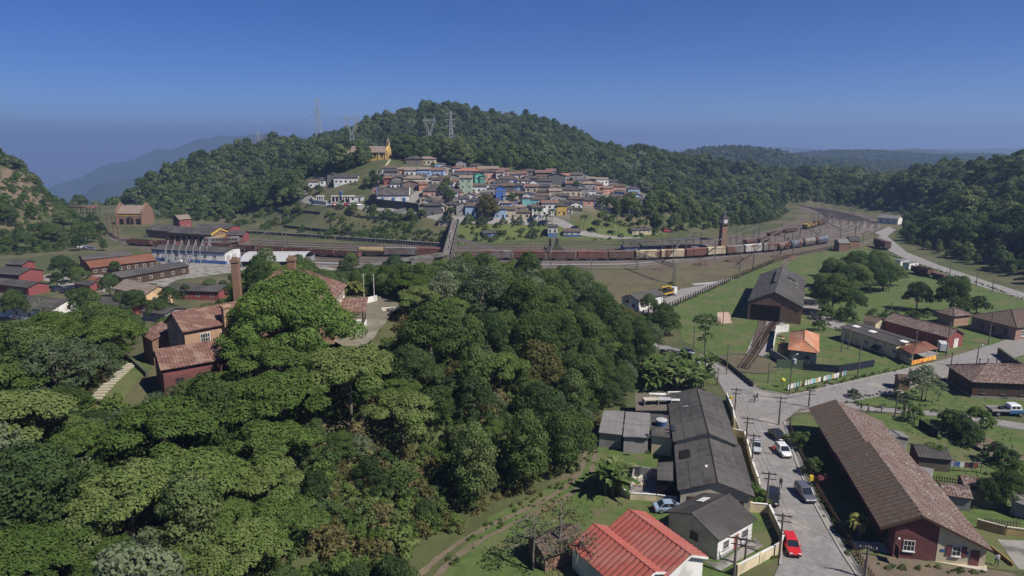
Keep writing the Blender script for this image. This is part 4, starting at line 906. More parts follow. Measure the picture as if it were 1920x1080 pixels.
q = P(1367, 1030); tag(MB().lathe([(.05, 0), (.26, .03), (.28, .62), (.2, .7)], (0, 0, 0), 12).build('waste_bin', M_blue, None, (q.x, q.y, 0.07)), 'blue barrel bin beside the cottage door', 'bin')
# red roofed house with twin gables
d1, d2 = P(1179, 955, 5.6), P(1296, 1041, 5.6)
rr_ = Vector((d2.x - d1.x, d2.y - d1.y, 0)); pn = Vector((rr_.y, -rr_.x, 0)).normalized()
if pn.x > 0: pn = -pn
t, xs, yl, yr = gable('red_roof_house', 'white house under twin bright red ribbed roofs, the taller gable', 'house', d1, d2, 5.6, (4.5, 2.6), (3.9, 3.4), M_redroof, M_white, style='rows', n=15, amp=.11, oe=.4, os=.35, slab_m=M_gapred)
e1, e2 = P(1112, 982, 4.75), P(1228, 1073, 4.75)
t2, xs2, yl2, yr2 = gable('red_roof_house', 'white house under twin bright red ribbed roofs, the lower gable', 'house', e1, e2, 4.75, (3.85, 2.0), (3.0, 3.6), M_redroof, M_white, style='rows', n=15, amp=.11, oe=.4, os=.35, slab_m=M_gapred)
for tt, xx in ((t, xs), (t2, xs2)):
    for s in (-1, 1): MB().bar((xx + .42, 0, 5.5 if tt is t else 4.65), (xx + .42, s * (2.6 if s > 0 else 3.4), (4.4 if s > 0 else 3.8) if tt is t else (3.75 if s > 0 else 2.9)), .08, .25).build('barge_board', M_white, tt)
    win(tt, xx, 0, 1.2, -math.pi / 2, 1.4, 1.3, M_white, bars=2)
# old tile roof of the ruined outbuilding beside it
f1, f2 = P(1000, 1012, 3.2), P(1085, 984, 3.2)
gable('outbuilding', 'low ruined outbuilding with dark mossy tile roof beside the red roof', 'shed', f1, f2, 3.2, (2.3, 2.2), (2.2, 2.6), M_tile, M_brick, style='rows', n=16, sm=M_tile, ridge=True)
# garden walls
gwall('garden_wall', 'cream garden wall with coping along the street in front of the cottage', [P(1382, 1079), P(1462, 1036), P(1468, 1021), P(1441, 963), P(1408, 960)], 1.35, .18, M_cream, cap=M_white, posts=4)
gwall('garden_wall', 'low cream wall curving round the back lawn behind the beige house', [P(1160, 925), P(1182, 937), P(1230, 940), P(1268, 945)], 1.0, .16, M_cream, cap=M_white)
gwall('garden_wall', 'stepped cream front wall of the dark roofed houses along the street', [P(1362, 752), P(1374, 782), P(1377, 800)], 1.5, .16, M_cream, cap=M_white, posts=3)
gwall('garden_wall', 'cream front wall with piers and iron gate outside the beige house', [P(1376, 818), P(1395, 822), P(1403, 850), P(1410, 880), P(1421, 912), P(1424, 925)], 1.3, .16, M_cream, cap=M_white, posts=3.5)
gwall('yard_wall', 'grey block wall round the rubble yard behind the beige house', [P(1170, 885), P(1200, 893), P(1262, 903)], 1.6, .18, M_grey)
gwall('yard_wall', 'low grey wall of the paved rubble yard by the banana plants', [P(1188, 890), P(1180, 935)], 1.0, .18, M_grey)
sheet('concrete_yard', [(v.x, v.y) for v in (P(1182, 893), P(1232, 898), P(1232, 938), P(1183, 933))], .06, M_conc, .1)
for i in range(26):
    q = P(rnd.uniform(1183, 1218), rnd.uniform(893, 914)); s_ = rnd.uniform(.25, .6)
    tag(MB().box((0, 0, .12), (s_, s_ * .7, .24), rnd.uniform(0, 3), rnd.uniform(-.4, .4), rnd.uniform(-.4, .4)).build('rubble_block', rnd.choice([M_beige, M_white, M_brick]), None, (q.x, q.y, .05)), 'broken block in the rubble pile inside the walled yard', 'rubble', 'rubble in the walled yard')
monopitch('lean_to', 'open fronted dark lean-to between the beige house and the walled yard', [P(1232, 868, 2.6), P(1262, 866, 2.8), P(1262, 902, 2.7), P(1232, 900, 2.5)], (2.6, 2.8, 2.7, 2.5), M_fibro, M_dark, n=3)

# --- engine shed with open end and battered roof
s1, s2 = P(1468, 497, 9.0), P(1453, 545, 9.0)
dd = (Vector((s2.x, s2.y, 0)) - Vector((s1.x, s1.y, 0))).normalized()
t, xs, yl, yr = gable('engine_shed', 'old brick engine shed with open black end and battered grey roof', 'shed', s1, s2, 8.6, (4.9, 7.6), (5.2, 7.0), M_fibro, M_brick, style='sheets', n=16, ny=4, oe=.2, os=.3)
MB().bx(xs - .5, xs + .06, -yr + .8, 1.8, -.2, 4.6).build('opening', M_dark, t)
for i in range(9): MB().bx(-.4, .4, -.07, .07, -.02, .06).build('roof_gap', M_palesheet, t, (-1.5 + rnd.uniform(-5, 6), 4.0 + rnd.uniform(-1.8, 1.8), 0)).location.z = 0
for o in [c for c in t.children if c.name.startswith('roof_gap')]:
    o.location.z = 8.6 - o.location.y * 3.7 / 7.6 + .09; o.rotation_euler = (-.453, 0, 0)
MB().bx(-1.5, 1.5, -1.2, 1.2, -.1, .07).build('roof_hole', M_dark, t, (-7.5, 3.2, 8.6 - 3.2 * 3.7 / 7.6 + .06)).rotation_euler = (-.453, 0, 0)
MB().bx(-11, 11, -.35, .35, 0, .45).build('ridge_vent', M_fibro, t, (-4, -.9, 8.35)).rotation_euler = (.35, 0, 0)
for i in range(7): win(t, -xs + 4 + i * 5.5, yl, 1.6, 0, 1.6, 2.2, M_wood)
q = P(1486, 598); monopitch('porch_hut', 'small brick hut with pale pitched roof against the shed wall', [(q.x - 1.6, q.y + 2.2), (q.x + 1.4, q.y + 3.2), (q.x + 2.4, q.y + .2), (q.x - .6, q.y - .8)], (3.4, 3.4, 2.7, 2.7), M_palesheet, M_brick, n=3)
# --- white house by the goods yard
w1, w2 = P(1181, 553, 4.6), P(1229, 541, 4.6)
t, xs, yl, yr = gable('yard_house', 'white peeling house with dark grey roof beside the crane truck', 'house', w1, w2, 4.6, (3.3, 3.6), (3.3, 3.6), M_fibro, M_white, style='sheets', n=8, ny=2)
for u_ in (-2.6, 2.6): win(t, u_, -yr, 1.1, math.pi, 1.1, 1.0, M_greywood)
win(t, -xs, -1.2, 1.0, math.pi / 2, 1.0, 1.0, M_greywood); win(t, -xs, 1.4, 2.1, math.pi / 2, 1.6, .6, M_greywood)
# --- orange hipped house and its fenced yard
o1, o2 = P(1509, 621, 4.5), P(1507, 650, 4.5)
mid = (o1 + o2) / 2; dv = o2 - o1; rz_ = math.atan2(dv.y, dv.x)
t, x_, y_ = hip('orange_roof_house', 'small house with bright orange hipped tile roof and grey end wall', 'house', (mid.x + 1.0, mid.y + 2.2), rz_, 16, 6.6, 3.0, 4.7, M_orange, M_grey, style='rows', n=24, amp=.05, rl=9.5)
win(t, x_, .8, 1.3, -math.pi / 2, .9, .7, M_wood); win(t, 2, -y_, 1.2, math.pi, 1.0, 1.0, M_wood)
MB().bx(-.5, .5, -.06, .06, 0, 2.3).build('striped_banner', M_white, t, (x_ - .3, -y_ - .2 if 0 else y_ + .2, .2))
for k_ in range(3): MB().bx(-.5, .5, -.015, .015, 0, .38).build('banner_stripe', [M_redwall, paint((.1, .35, .2), 'green_stripe'), M_blue][k_], t, (x_ - .3, y_ + .29, .5 + .65 * k_))
gwall('yard_wall', 'grey block wall enclosing the littered yard beside the orange roof house', [P(1449, 662), P(1455, 624), P(1478, 622)], 2.0, .16, M_white)
gwall('yard_wall', 'grey board wall closing the near end of the littered yard', [P(1443, 668), P(1476, 688)], 1.9, .12, M_grey)
gwall('board_fence', 'dark green board fence below the orange roof house', [P(1456, 690), P(1505, 692)], 2.0, .1, M_green, cat='fence')
gwall('tarp_fence', 'black tarpaulin fence running from the green boards towards the road', [P(1505, 694), P(1570, 699), P(1638, 688)], 1.7, .06, M_navy, cat='fence')
for i in range(14):
    q = P(rnd.uniform(1458, 1474), rnd.uniform(626, 655)); s_ = rnd.uniform(.3, .8)
    tag(MB().box((0, 0, .2), (s_, s_ * .8, .4), rnd.uniform(0, 3), rnd.uniform(-.2, .2)).build('junk_piece', rnd.choice([M_orange, M_beige, M_rust, M_greywood]), None, (q.x, q.y, .05)), 'scrap piece littering the walled yard beside the orange roof house', 'scrap', 'scrap in the walled yard')
# --- yellow long house with rust canopy, red barn, hipped houses on the right
n1, n2 = P(1598, 606, 3.9), P(1707, 640, 3.9)
t, xs, yl, yr = gable('long_house', 'long pale yellow house with flat grey sheet roof and white skylight sheets', 'house', n1, n2, 3.9, (3.5, 3.2), (3.3, 4.2), M_fibro, M_cream, style='sheets', n=14, ny=2)
for i in range(4): win(t, -xs + 8 + i * 4.0, -yr, 1.1, math.pi, 1.2, 1.0, M_white)
for u_ in (-6, -1, 8): MB().bx(-.9, .9, -.6, .6, 0, .05).build('skylight_sheet', M_white, t, (u_, -1.2, 3.83)).rotation_euler = (.14, 0, 0)
cq = [P(1686, 646, 3.5), P(1735, 635, 3.5), P(1761, 651, 3.2), P(1711, 662, 3.2)]
ctr = sum(cq, Vector()) / 4; t = thing('canopy', 'rust red hipped canopy on posts with yellow banner beside the road', 'canopy', (ctr.x, ctr.y, 0))
q = [Vector((v.x - ctr.x, v.y - ctr.y, 2.9)) for v in cq]; ap = Vector((0, 0, 4.2))
ap1, ap2 = q[0].lerp(q[1], .5) * .45 + Vector((0, 0, 2.8)), q[2].lerp(q[3], .5) * .45 + Vector((0, 0, 2.8)); 
for i in range(4): slope(t, ap, ap, q[i], q[(i + 1) % 4], M_rust, 'rows', 10, amp=.04)
for v in q: MB().tube([(v.x * .9, v.y * .9, -.1), (v.x * .9, v.y * .9, 2.95)], .09, 6).build('post', M_cream, t)
a_, b_ = q[3] * .92, q[2] * .92; M_ban = mat('yellow_banner', (.75, .52, .05), (.6, .12, .06), scale=1.6, amt=1.2)
MB().bar((a_.x, a_.y, .75), (b_.x, b_.y, .75), .05, .95).build('banner', M_ban, t)
MB().bar((a_.x * .97, a_.y * .97, .3), (q[0].x * .9, q[0].y * .9, .3), .12, 2.4).build('side_panel', M_cream, t)
r1, r2 = P(1674, 587, 4.7), P(1797, 618, 4.7)
t, xs, yl, yr = gable('barn', 'long barn with mottled brown tile roof and faded red end wall', 'barn', r1, r2, 4.7, (3.1, 3.2), (3.1, 3.6), M_tile2, M_redwall, style='rows', n=34, amp=.05)
door(t, xs, .3, 0, -math.pi / 2, 1.6, 2.3, M_white)
hr1, hr2 = P(1628, 591, 3.8), P(1655, 597, 3.8)
t, xs, yl, yr = gable('hut', 'small cream hut with brown roof at the far end of the barn', 'hut', hr1, hr2, 3.8, (2.9, 2.4), (2.8, 2.8), M_tile, M_cream, style='rows', n=9, amp=.05); win(t, -xs + 1.5, -yr, 1.2, math.pi, .8, .8, M_white)
t, x_, y_ = hip('station_house', 'wide brown hip roofed house with pink base beside the upper lane', 'house', (136, 176), .32, 22, 13, 3.5, 6.3, M_tile, paint((.34, .2, .165), 'pinkish_wall'), style='rows', n=30, amp=.06)
for i in range(6): win(t, -8 + i * 3.2, -y_, 1.0, math.pi, 1.0, 1.5, M_white, bars=1)
for i in range(3): win(t, -x_, -3.5 + i * 3.2, 1.0, math.pi / 2, 1.0, 1.4, M_wood)
t, x_, y_ = hip('annex_house', 'small reddish roofed annex at the back of the wide brown house', 'house', (122.5, 183.5), .32, 6.5, 6, 3.0, 4.6, M_tile2, M_tanbrick, style='rows', n=9, amp=.05)
t, x_, y_ = hip('bungalow', 'brown hip roofed bungalow with tile ridges on the corner lawn', 'house', (99.6, 131.5), -.12, 17, 10.5, 3.4, 5.7, M_tile2, M_wood, style='rows', n=28, amp=.06)
for i in range(4): win(t, -6 + i * 3.6, -y_, 1.0, math.pi, 1.0, 1.3, M_greywood)
win(t, -x_, 0, 1.0, math.pi / 2, 1.0, 1.3, M_greywood)
for i in range(4): tag(MB().tube([(0, 0, 4.6), (0, 0, 6.4)], .09, 6).lathe([(.17, 6.403), (.17, 6.55)], (0, 0, 0), 8).build('stove_pipe', M_dark, t, (-3.6 + i * 1.6, 2.2, -.6)))
MB().bx(-x_ - .1, x_ + .1, -y_ - .1, y_ + .1, -.2, .42).build('stone_base', M_conc, t)
# small brown hut by the tree on the corner lawn
hq = P(1700, 735); gable('hut', 'small brown brick hut beside the young tree on the corner lawn', 'hut', (hq.x - 1.0, hq.y + 2.4), (hq.x + 1.2, hq.y + 1.9), 2.9, (2.2, 1.6), (2.2, 1.6), M_tile, M_brick, oe=.15, os=.2, style='rows', n=5)
gwall('dark_hedge_wall', 'dark stone wall at the corner of the upper road', [P(1872, 666), P(1905, 690), P(1990, 735)], 1.8, .5, M_darkconc)
# --- sheds and yards behind the row house
def shed(name, label, a, b, hr, L, Rr, rm, wm, n=8, style='rows', z0=0): return gable(name, label, 'shed', P(a[0], a[1], hr), P(b[0], b[1], hr), hr, L, Rr, rm, wm, style=style, n=n, amp=.05, ny=2, oe=.2, os=.25, ridge=True)
shed('garden_shed', 'dark corrugated gabled shed with blue barrels beside it', (1712, 834), (1776, 840), 2.9, (2.3, 1.9), (2.2, 2.9), M_fibro, M_greywood, 10, 'rows')
shed('garden_shed', 'grey sheet roofed lean shed against the row house', (1672, 806), (1688, 818), 2.8, (2.4, 1.7), (2.4, 1.7), M_fibro2, M_grey, 4, 'sheets')
shed('garden_shed', 'brown tiled shed behind the picket fences', (1800, 892), (1880, 902), 3.0, (2.3, 1.6), (2.2, 3.0), M_tile2, M_greywood, 14)
shed('garden_shed', 'small brown tiled hut with grey block wall near the row house', (1762, 906), (1818, 914), 2.7, (2.2, 1.5), (2.1, 2.3), M_tile2, M_grey, 9)
shed('garden_shed', 'grey roofed hut at the edge of the vegetable yard', (1903, 925), (1945, 940), 2.6, (2.1, 1.6), (2.1, 1.6), M_fibro2, M_grey, 4, 'sheets')
monopitch('lean_to', 'grey lean-to roof along the back of the row house', [P(1690, 868, 2.7), P(1720, 885, 2.7), P(1735, 898, 2.2), P(1752, 880, 2.2)], (2.7, 2.7, 2.2, 2.2), M_fibro2, M_grey, n=4)
for i, (px, py) in enumerate([(1715, 868), (1722, 870), (1730, 872)]):
    q = P(px, py); tag(MB().lathe([(.3, 0), (.33, .3), (.3, .6), (.33, .62), (.3, .9)], (0, 0, 0), 12).build('blue_barrel', M_blue, None, (q.x, q.y, .04)), 'blue plastic barrel standing behind the row house', 'barrel', 'blue barrels behind the row house')
ln_ = [P(1738, 880), P(1838, 888)]; t = thing('clothes_line', 'washing line hung with clothes between the sheds', 'clothes line', (ln_[0].x, ln_[0].y, 0)); e = ln_[1] - ln_[0]
for u_ in (0, .5, 1): MB().tube([e * u_, e * u_ + Vector((0, 0, 1.9))], .05, 5).build('post', M_wood, t)
MB().tube([Vector((0, 0, 1.8)), e * .5 + Vector((0, 0, 1.7)), e + Vector((0, 0, 1.8))], .02, 4).build('line', M_palesheet, t)
for i in range(11):
    q = e * ((i + .7) / 12); MB().bx(-.32, .32, -.02, .02, .85, 1.7).build('garment', [M_blue, M_white, M_maroon, M_navy, M_redwall, paint((.45, .42, .6), 'lilac_cloth')][i % 6], t, q + Vector((0, 0, rnd.uniform(-.05, .05))), math.atan2(e.y, e.x))
picket('picket_fence', 'weathered grey picket fence beside the vegetable yard', [P(1845, 985), P(1910, 992)], 1.1, .32, M_greywood)
picket('picket_fence', 'dark picket fence behind the brown tiled hut', [P(1750, 905), P(1800, 912)], 1.2, .34, M_wood)
picket('picket_fence', 'rough picket fence between hut and vegetable beds', [P(1818, 940), P(1880, 950)], 1.1, .34, M_greywood)
gwall('hedge_wall', 'dark board fence crossing the back lawn towards the row house', [P(1722, 800), P(1757, 822)], 1.5, .08, M_dark, cat='fence')
gwall('yard_wall', 'ochre wall of the sunken yard beside the row house steps', [P(1832, 990), P(1884, 1004), P(1930, 1010)], 1.2, .2, paint((.5, .36, .15), 'ochre_wall'), cap=M_beige)
gwall('step_rail', 'yellow ochre handrail wall of the steps beside the row house', [P(1858, 1030), P(1898, 1062)], .5, .2, paint((.3, .2, .06), 'ochre_rail'))
sheet('paved_yard', [(v.x, v.y) for v in (P(1870, 1012), P(1925, 1015), P(1970, 1075), P(1910, 1068))], .07, M_conc)
sheet('paved_strip', [(v.x, v.y) for v in (P(1598, 1015), P(1650, 1018), P(1850, 1062), P(1850, 1072), P(1640, 1034), P(1605, 1030))], .09, M_beige, .05)
sheet('bare_patch', [(v.x, v.y) for v in (P(1610, 1040), P(1700, 1046), P(1900, 1078), P(1950, 1130), P(1650, 1130))], .07, M_dirt, .3)
sheet('paved_path', [(v.x, v.y) for v in (P(1790, 818), P(1850, 820), P(1935, 860), P(1935, 872), P(1880, 868))], .06, M_dirt, .15)
q = P(1842, 843); tag(MB().bx(-1.1, 1.1, -.8, .8, .45, .6).bx(-1, -.9, -.7, -.6, 0, .447).bx(.9, 1, -.7, -.6, 0, .447).bx(-1, -.9, .6, .7, 0, .447).bx(.9, 1, .6, .7, 0, .447).build('planter_box', M_greywood, None, (q.x, q.y, .05), .2), 'raised wooden planter box on the back lawn', 'planter')
# street side retaining kerb and fence of the row house
def kerb(pts, label):
    t = MB()
    for a, b in zip(pts[:-1], pts[1:]): t.bar(a + Vector((0, 0, .09)), b + Vector((0, 0, .09)), .22, .2)
    o = t.build('kerb', M_kerb); tag(o, kind='structure'); return o
kerb([P(*p) for p in ((1470, 792), (1478, 820), (1494, 870), (1518, 930), (1548, 985), (1580, 1040), (1640, 1130))], '')
kerb([P(*p) for p in ((1370, 762), (1385, 800), (1405, 850), (1420, 900), (1450, 966), (1469, 1020), (1462, 1060))], '')
kerb([P(*p) for p in ((1322, 668), (1380, 703), (1428, 732), (1480, 742), (1520, 734), (1640, 706), (1745, 682))], '')
kerb([P(*p) for p in ((1490, 775), (1545, 767), (1640, 771), (1770, 781), (1920, 806))], '')
sheet('sidewalk', [(v.x, v.y) for v in (P(1470, 792), P(1478, 820), P(1494, 870), P(1518, 930), P(1548, 985), P(1590, 1060), P(1640, 1130), P(1662, 1130), P(1606, 1055), P(1562, 985), P(1530, 925), P(1505, 868), P(1488, 820), P(1480, 790))], .12, M_conc, .03)
picket('street_fence', 'brown post fence with rails along the row house garden', [P(1480, 800), P(1492, 835), P(1510, 872), P(1535, 925), P(1570, 985), P(1612, 1055), P(1640, 1098)], 1.2, .62, M_wood, w=.1, rails=3)
picket('street_fence', 'low rail fence round the corner lawn before the row house', [P(1481, 798), P(1486, 785), P(1500, 774), P(1518, 768)], 1.0, .6, M_greywood, w=.08)
# ------------------------------------------------------------------ railway
M_rail = mat('worn_rail', (0.3, 0.25, 0.22), (0.2, 0.16, 0.14), scale=.3, rough=.45, metal=.4)
M_sleep = mat('sleeper_bed', (0.085, 0.063, 0.05), (0.055, 0.042, 0.034), scale=.5, amt=.7, rough=.97, col3=(0.15, 0.13, 0.11), scale3=.1)
M_steel = mat('dull_steel', (0.17, 0.155, 0.145), (0.11, 0.1, 0.095), scale=2, rough=.7, metal=.2)
M_galv = mat('galvanised_steel', (0.4, 0.4, 0.4), (0.3, 0.3, 0.3), scale=2, rough=.5, metal=.3)
M_trackbed = mat('track_ballast', (0.2, 0.175, 0.155), (0.135, 0.115, 0.1), scale=.6, amt=.7, rough=.97, col3=(0.15, 0.125, 0.1), scale3=.05, detail=10)
def track(pts, w=2.5, sleepers=False, bed=None, z=.05):
    """one railway track: bed of sleepers and two rails"""
    tag(ribbon('ballast_strip', pts, w + 1.3, z - .015, M_trackbed, jit=.25), kind='structure'); o = ribbon('railway_track', pts, w - .2, z, bed or M_sleep, jit=.12)
    for s in (-1, 1):
        mb = MB(); q = []
        for i, p in enumerate(pts):
            d = Vector(pts[min(i + 1, len(pts) - 1)]) - Vector(pts[max(0, i - 1)]); d = Vector((d.x, d.y, 0)).normalized(); q.append(Vector((p[0], p[1], z + .13)) + Vector((-d.y, d.x, 0)) * s * .8)
        for a, b in zip(q[:-1], q[1:]): mb.bar(a, b, .11, .2)
        mb.build('rail', M_rail, o)
    return o
OUTER = [(470, 492), (700, 498), (900, 498), (1100, 498.5), (1200, 496), (1330, 483), (1450, 471), (1560, 452), (1620, 437), (1643, 425), (1632, 414), (1591, 402), (1543, 392.5), (1505, 386.5)]
INNER = [(470, 452), (700, 461), (900, 464), (1100, 465), (1200, 464), (1330, 453), (1420, 443), (1470, 432), (1510, 423), (1538, 415), (1546, 408), (1538, 400), (1520, 391), (1500, 385.5)]
NTR = 9
for k in range(NTR):
    f = k / (NTR - 1); pts = []
    for a, b in zip(OUTER, INNER):
        p, q = P(*a), P(*b); pts.append(p.lerp(q, f))
    track(catmull(pts, 6), z=.055)
track(catmull([P(*p) for p in ((470, 471), (380, 464), (300, 458), (240, 452), (200, 436), (160, 410))], 5))
track(catmull([P(*p) for p in ((470, 480), (380, 471), (300, 464), (240, 456), (205, 440), (170, 410))], 5))
track(catmull([P(*p) for p in ((1456, 600), (1462, 570), (1464, 520), (1472, 494), (1500, 479), (1560, 468), (1620, 455), (1650, 447))], 6))
pit = [P(*p) for p in ((1458, 598), (1440, 622), (1418, 655), (1392, 692))]
track(catmull(pit, 4), w=2.6)
track(catmull([P(*p) for p in ((1430, 597), (1428, 612), (1417, 650))], 4), w=2.4)
# sleepers of the turntable approach, one by one
slm = MB().bx(-1.3, 1.3, -.12, .12, 0, .12).mesh('sleeper', M_wood); tt = [o for o in SC.objects if o.name.startswith('railway_track')][-2]
cpts = catmull(pit, 12)
for i in range(len(cpts) - 1):
    d = cpts[i + 1] - cpts[i]
    for k in range(2): inst('sleeper', slm, tt, cpts[i].lerp(cpts[i + 1], k / 2) + Vector((0, 0, .05)), math.atan2(d.y, d.x) + math.pi / 2)
sheet('turntable_bed', [(v.x, v.y) for v in (P(1428, 598), P(1478, 600), P(1448, 640), P(1424, 690), P(1384, 695), P(1402, 655))], .045, M_gravel, .2)
c = P(1404, 682); t = thing('turntable_pit', 'round stone lined turntable pit with track bridge beside the street', 'turntable', (c.x, c.y, 0))
ring = MB(); NR = 28
for i in range(NR):
    a0, a1 = 2 * math.pi * i / NR, 2 * math.pi * (i + 1) / NR
    ring.hexa([(r * math.cos(a), r * math.sin(a), z) for z in (-.1, .22) for r, a in ((6.6, a0), (7.1, a0), (7.1, a1), (6.6, a1))])
ring.build('pit_wall', M_darkconc, t); MB().lathe([(6.6, .05), (.2, .07)], (0, 0, 0), 28).build('pit_floor', M_yard, t)
hu = P(1337, 660)

# --- rolling stock
M_bogie = mat('grimy_steel', (0.045, 0.038, 0.032), (0.03, 0.026, 0.022), scale=2, rough=.9)
def rustmat(nm, c): return mat(nm, c, tuple(x * .68 for x in c), scale=.7, amt=.8, rough=.9, col3=(0.13, 0.065, 0.045), scale3=.35, stretch=(1, 1, .35), detail=8)
W_rust = rustmat('wagon_rust', (0.17, 0.075, 0.058)); W_brown = rustmat('wagon_brown', (0.15, 0.095, 0.08)); W_grey = rustmat('wagon_grey', (0.21, 0.195, 0.185)); W_cream = rustmat('wagon_cream', (0.5, 0.42, 0.28))
W_white = rustmat('wagon_white', (0.5, 0.47, 0.43)); W_yellow = rustmat('wagon_yellow', (0.4, 0.28, 0.07)); W_blue = rustmat('wagon_bluegrey', (0.14, 0.16, 0.2)); W_tan = rustmat('wagon_tan', (0.33, 0.25, 0.14))
_rs = {}
def bogies(t, L):
    if 'bog' not in _rs:
        _rs['bog'] = MB().bx(-1.3, 1.3, -.95, .95, .45, .7).bx(-1.2, 1.2, -1.05, -.953, .35, .75).bx(-1.2, 1.2, .953, 1.05, .35, .75).mesh('bogie', M_bogie)
        w = MB(); w.tube([(0, -.93, .46), (0, .93, .46)], .46, 12); _rs['whl'] = w.mesh('wheelset', M_bogie)
    for s in (-1, 1):
        b = inst('bogie', _rs['bog'], t, (s * (L / 2 - 2.2), 0, 0))
        for k in (-.85, .85): inst('wheelset', _rs['whl'], b, (k, 0, 0))
def wagon(kind_, a, b, m, label, group=None, roofm=None):
    a, b = Vector(a), Vector(b); d = b - a; L = d.length * .965; c = (a + b) / 2
    t = thing({'box': 'boxcar', 'gon': 'gondola_wagon', 'hop': 'hopper_wagon', 'flat': 'flat_wagon', 'coach': 'passenger_coach'}[kind_], label, 'coach' if kind_ == 'coach' else 'wagon', (c.x, c.y, .2), math.atan2(d.y, d.x), group)
    h = L / 2; bogies(t, L)
    MB().bx(-h, h, -1.25, 1.25, .75, 1.0).build('underframe', M_bogie, t)
    MB().bx(-h - .35, -h - .003, -.15, .15, .8, 1.05).bx(h + .003, h + .35, -.15, .15, .8, 1.05).build('coupler', M_bogie, t)
    if kind_ == 'box':
        mb = MB().bx(-h, h, -1.4, 1.4, 1.003, 3.75)
        for i in range(13):
            if 4 < i < 8: continue
            x = -h + .1 + (2 * h - .2) * i / 12
            for s in (-1, 1): mb.box((x, s * 1.43, 2.35), (.1, .06, 2.5))
        mb.build('body', m, t)
        pr = [(-1.45, 3.74), (-1.2, 3.95), (-.6, 4.1), (0, 4.15), (.6, 4.1), (1.2, 3.95), (1.45, 3.74)]; r_ = MB(); n = len(pr)
        r_.v = [(-h - .06, y, z) for y, z in pr] + [(h + .06, y, z) for y, z in pr]; r_.f = [(i, i + 1, n + i + 1, n + i) for i in range(n - 1)] + [tuple(range(n)), tuple(n + i for i in reversed(range(n)))]
        r_.build('roof', roofm or m, t)
        for s in (-1, 1):
            dr = MB().box((0, s * 1.45, 2.3), (2.4, .07, 2.45)); dr.build('door', m, t)
            MB().box((0, s * 1.5, 3.6), (5.0, .05, .09)).build('door_rail', M_bogie, t)
    elif kind_ == 'gon':
        mb = MB().bx(-h, h, -1.4, -1.25, 1.003, 2.7).bx(-h, h, 1.25, 1.4, 1.003, 2.7).bx(-h, -h + .12, -1.247, 1.247, 1.003, 2.7).bx(h - .12, h, -1.247, 1.247, 1.003, 2.7)
        for i in range(9):
            x = -h + .1 + (2 * h - .2) * i / 8
            for s in (-1, 1): mb.box((x, s * 1.46, 1.85), (.16, .12, 1.7))
        mb.build('body', m, t); MB().bx(-h + .13, h - .13, -1.24, 1.24, 1.01, 1.7).build('load', M_dirt, t)
        for s in (-1, 1): MB().box((0, s * 1.33, 2.76), (2 * h, .22, .11)).build('top_rail', m, t)
    elif kind_ == 'hop':
        MB().hexa([(-h + 2, -.9, .8), (h - 2, -.9, .8), (h - 2, .9, .8), (-h + 2, .9, .8), (-h, -1.4, 2.2), (h, -1.4, 2.2), (h, 1.4, 2.2), (-h, 1.4, 2.2)]).build('chute', m, t)
        MB().tube([(-h, 0, 2.5), (-h + .6, 0, 2.55), (h - .6, 0, 2.55), (h, 0, 2.5)], [1.1, 1.42, 1.42, 1.1], 14).build('body', m, t)
        for i in range(3): MB().lathe([(.4, 0), (.4, .22), (.1, .28)], (-h * .6 + i * h * .6, 0, 3.95), 10).build('hatch', m, t)
        MB().bx(-h * .8, h * .8, -.3, .3, 4.0, 4.05).build('walkway', M_bogie, t)
    elif kind_ == 'flat':
        MB().bx(-h, h, -1.35, 1.35, 1.003, 1.25).build('deck', m, t)
        for i in range(5): MB().box((-h + 1 + i * (2 * h - 2) / 4, 0, 1.6), (1.2, 2.2, .7), rnd.uniform(-.1, .1)).build('load', [W_rust, W_brown, M_dirt][i % 3], t)
    elif kind_ == 'coach':
        MB().bx(-h, h, -1.4, 1.4, 1.003, 3.3).build('body', m, t)
        pr = [(-1.45, 3.29), (-1.1, 3.6), (0, 3.8), (1.1, 3.6), (1.45, 3.29)]; r_ = MB(); n = 5
        r_.v = [(-h - .06, y, z) for y, z in pr] + [(h + .06, y, z) for y, z in pr]; r_.f = [(i, i + 1, n + i + 1, n + i) for i in range(n - 1)] + [tuple(range(n)), tuple(n + i for i in reversed(range(n)))]
        r_.build('roof', roofm or M_fibro, t)
        k = int(L / 1.5)
        for i in range(k):
            for s in (-1, 1): MB().box((-h + 1 + i * (2 * h - 2) / (k - 1), s * 1.42, 2.45), (.9, .06, .8)).build('window', M_glass, t)
    return t
LB = [(671, 480), (835, 482.5), (900, 487), (1080, 489), (1190, 488), (1280, 485), (1360, 479), (1450, 472), (1500, 464), (1550, 456)]
def on_line(line, px):
    for (x0, y0), (x1, y1) in zip(line[:-1], line[1:]):
        if x0 <= px <= x1: return P(px, y0 + (y1 - y0) * (px - x0) / (x1 - x0))
    return P(px, line[-1][1])
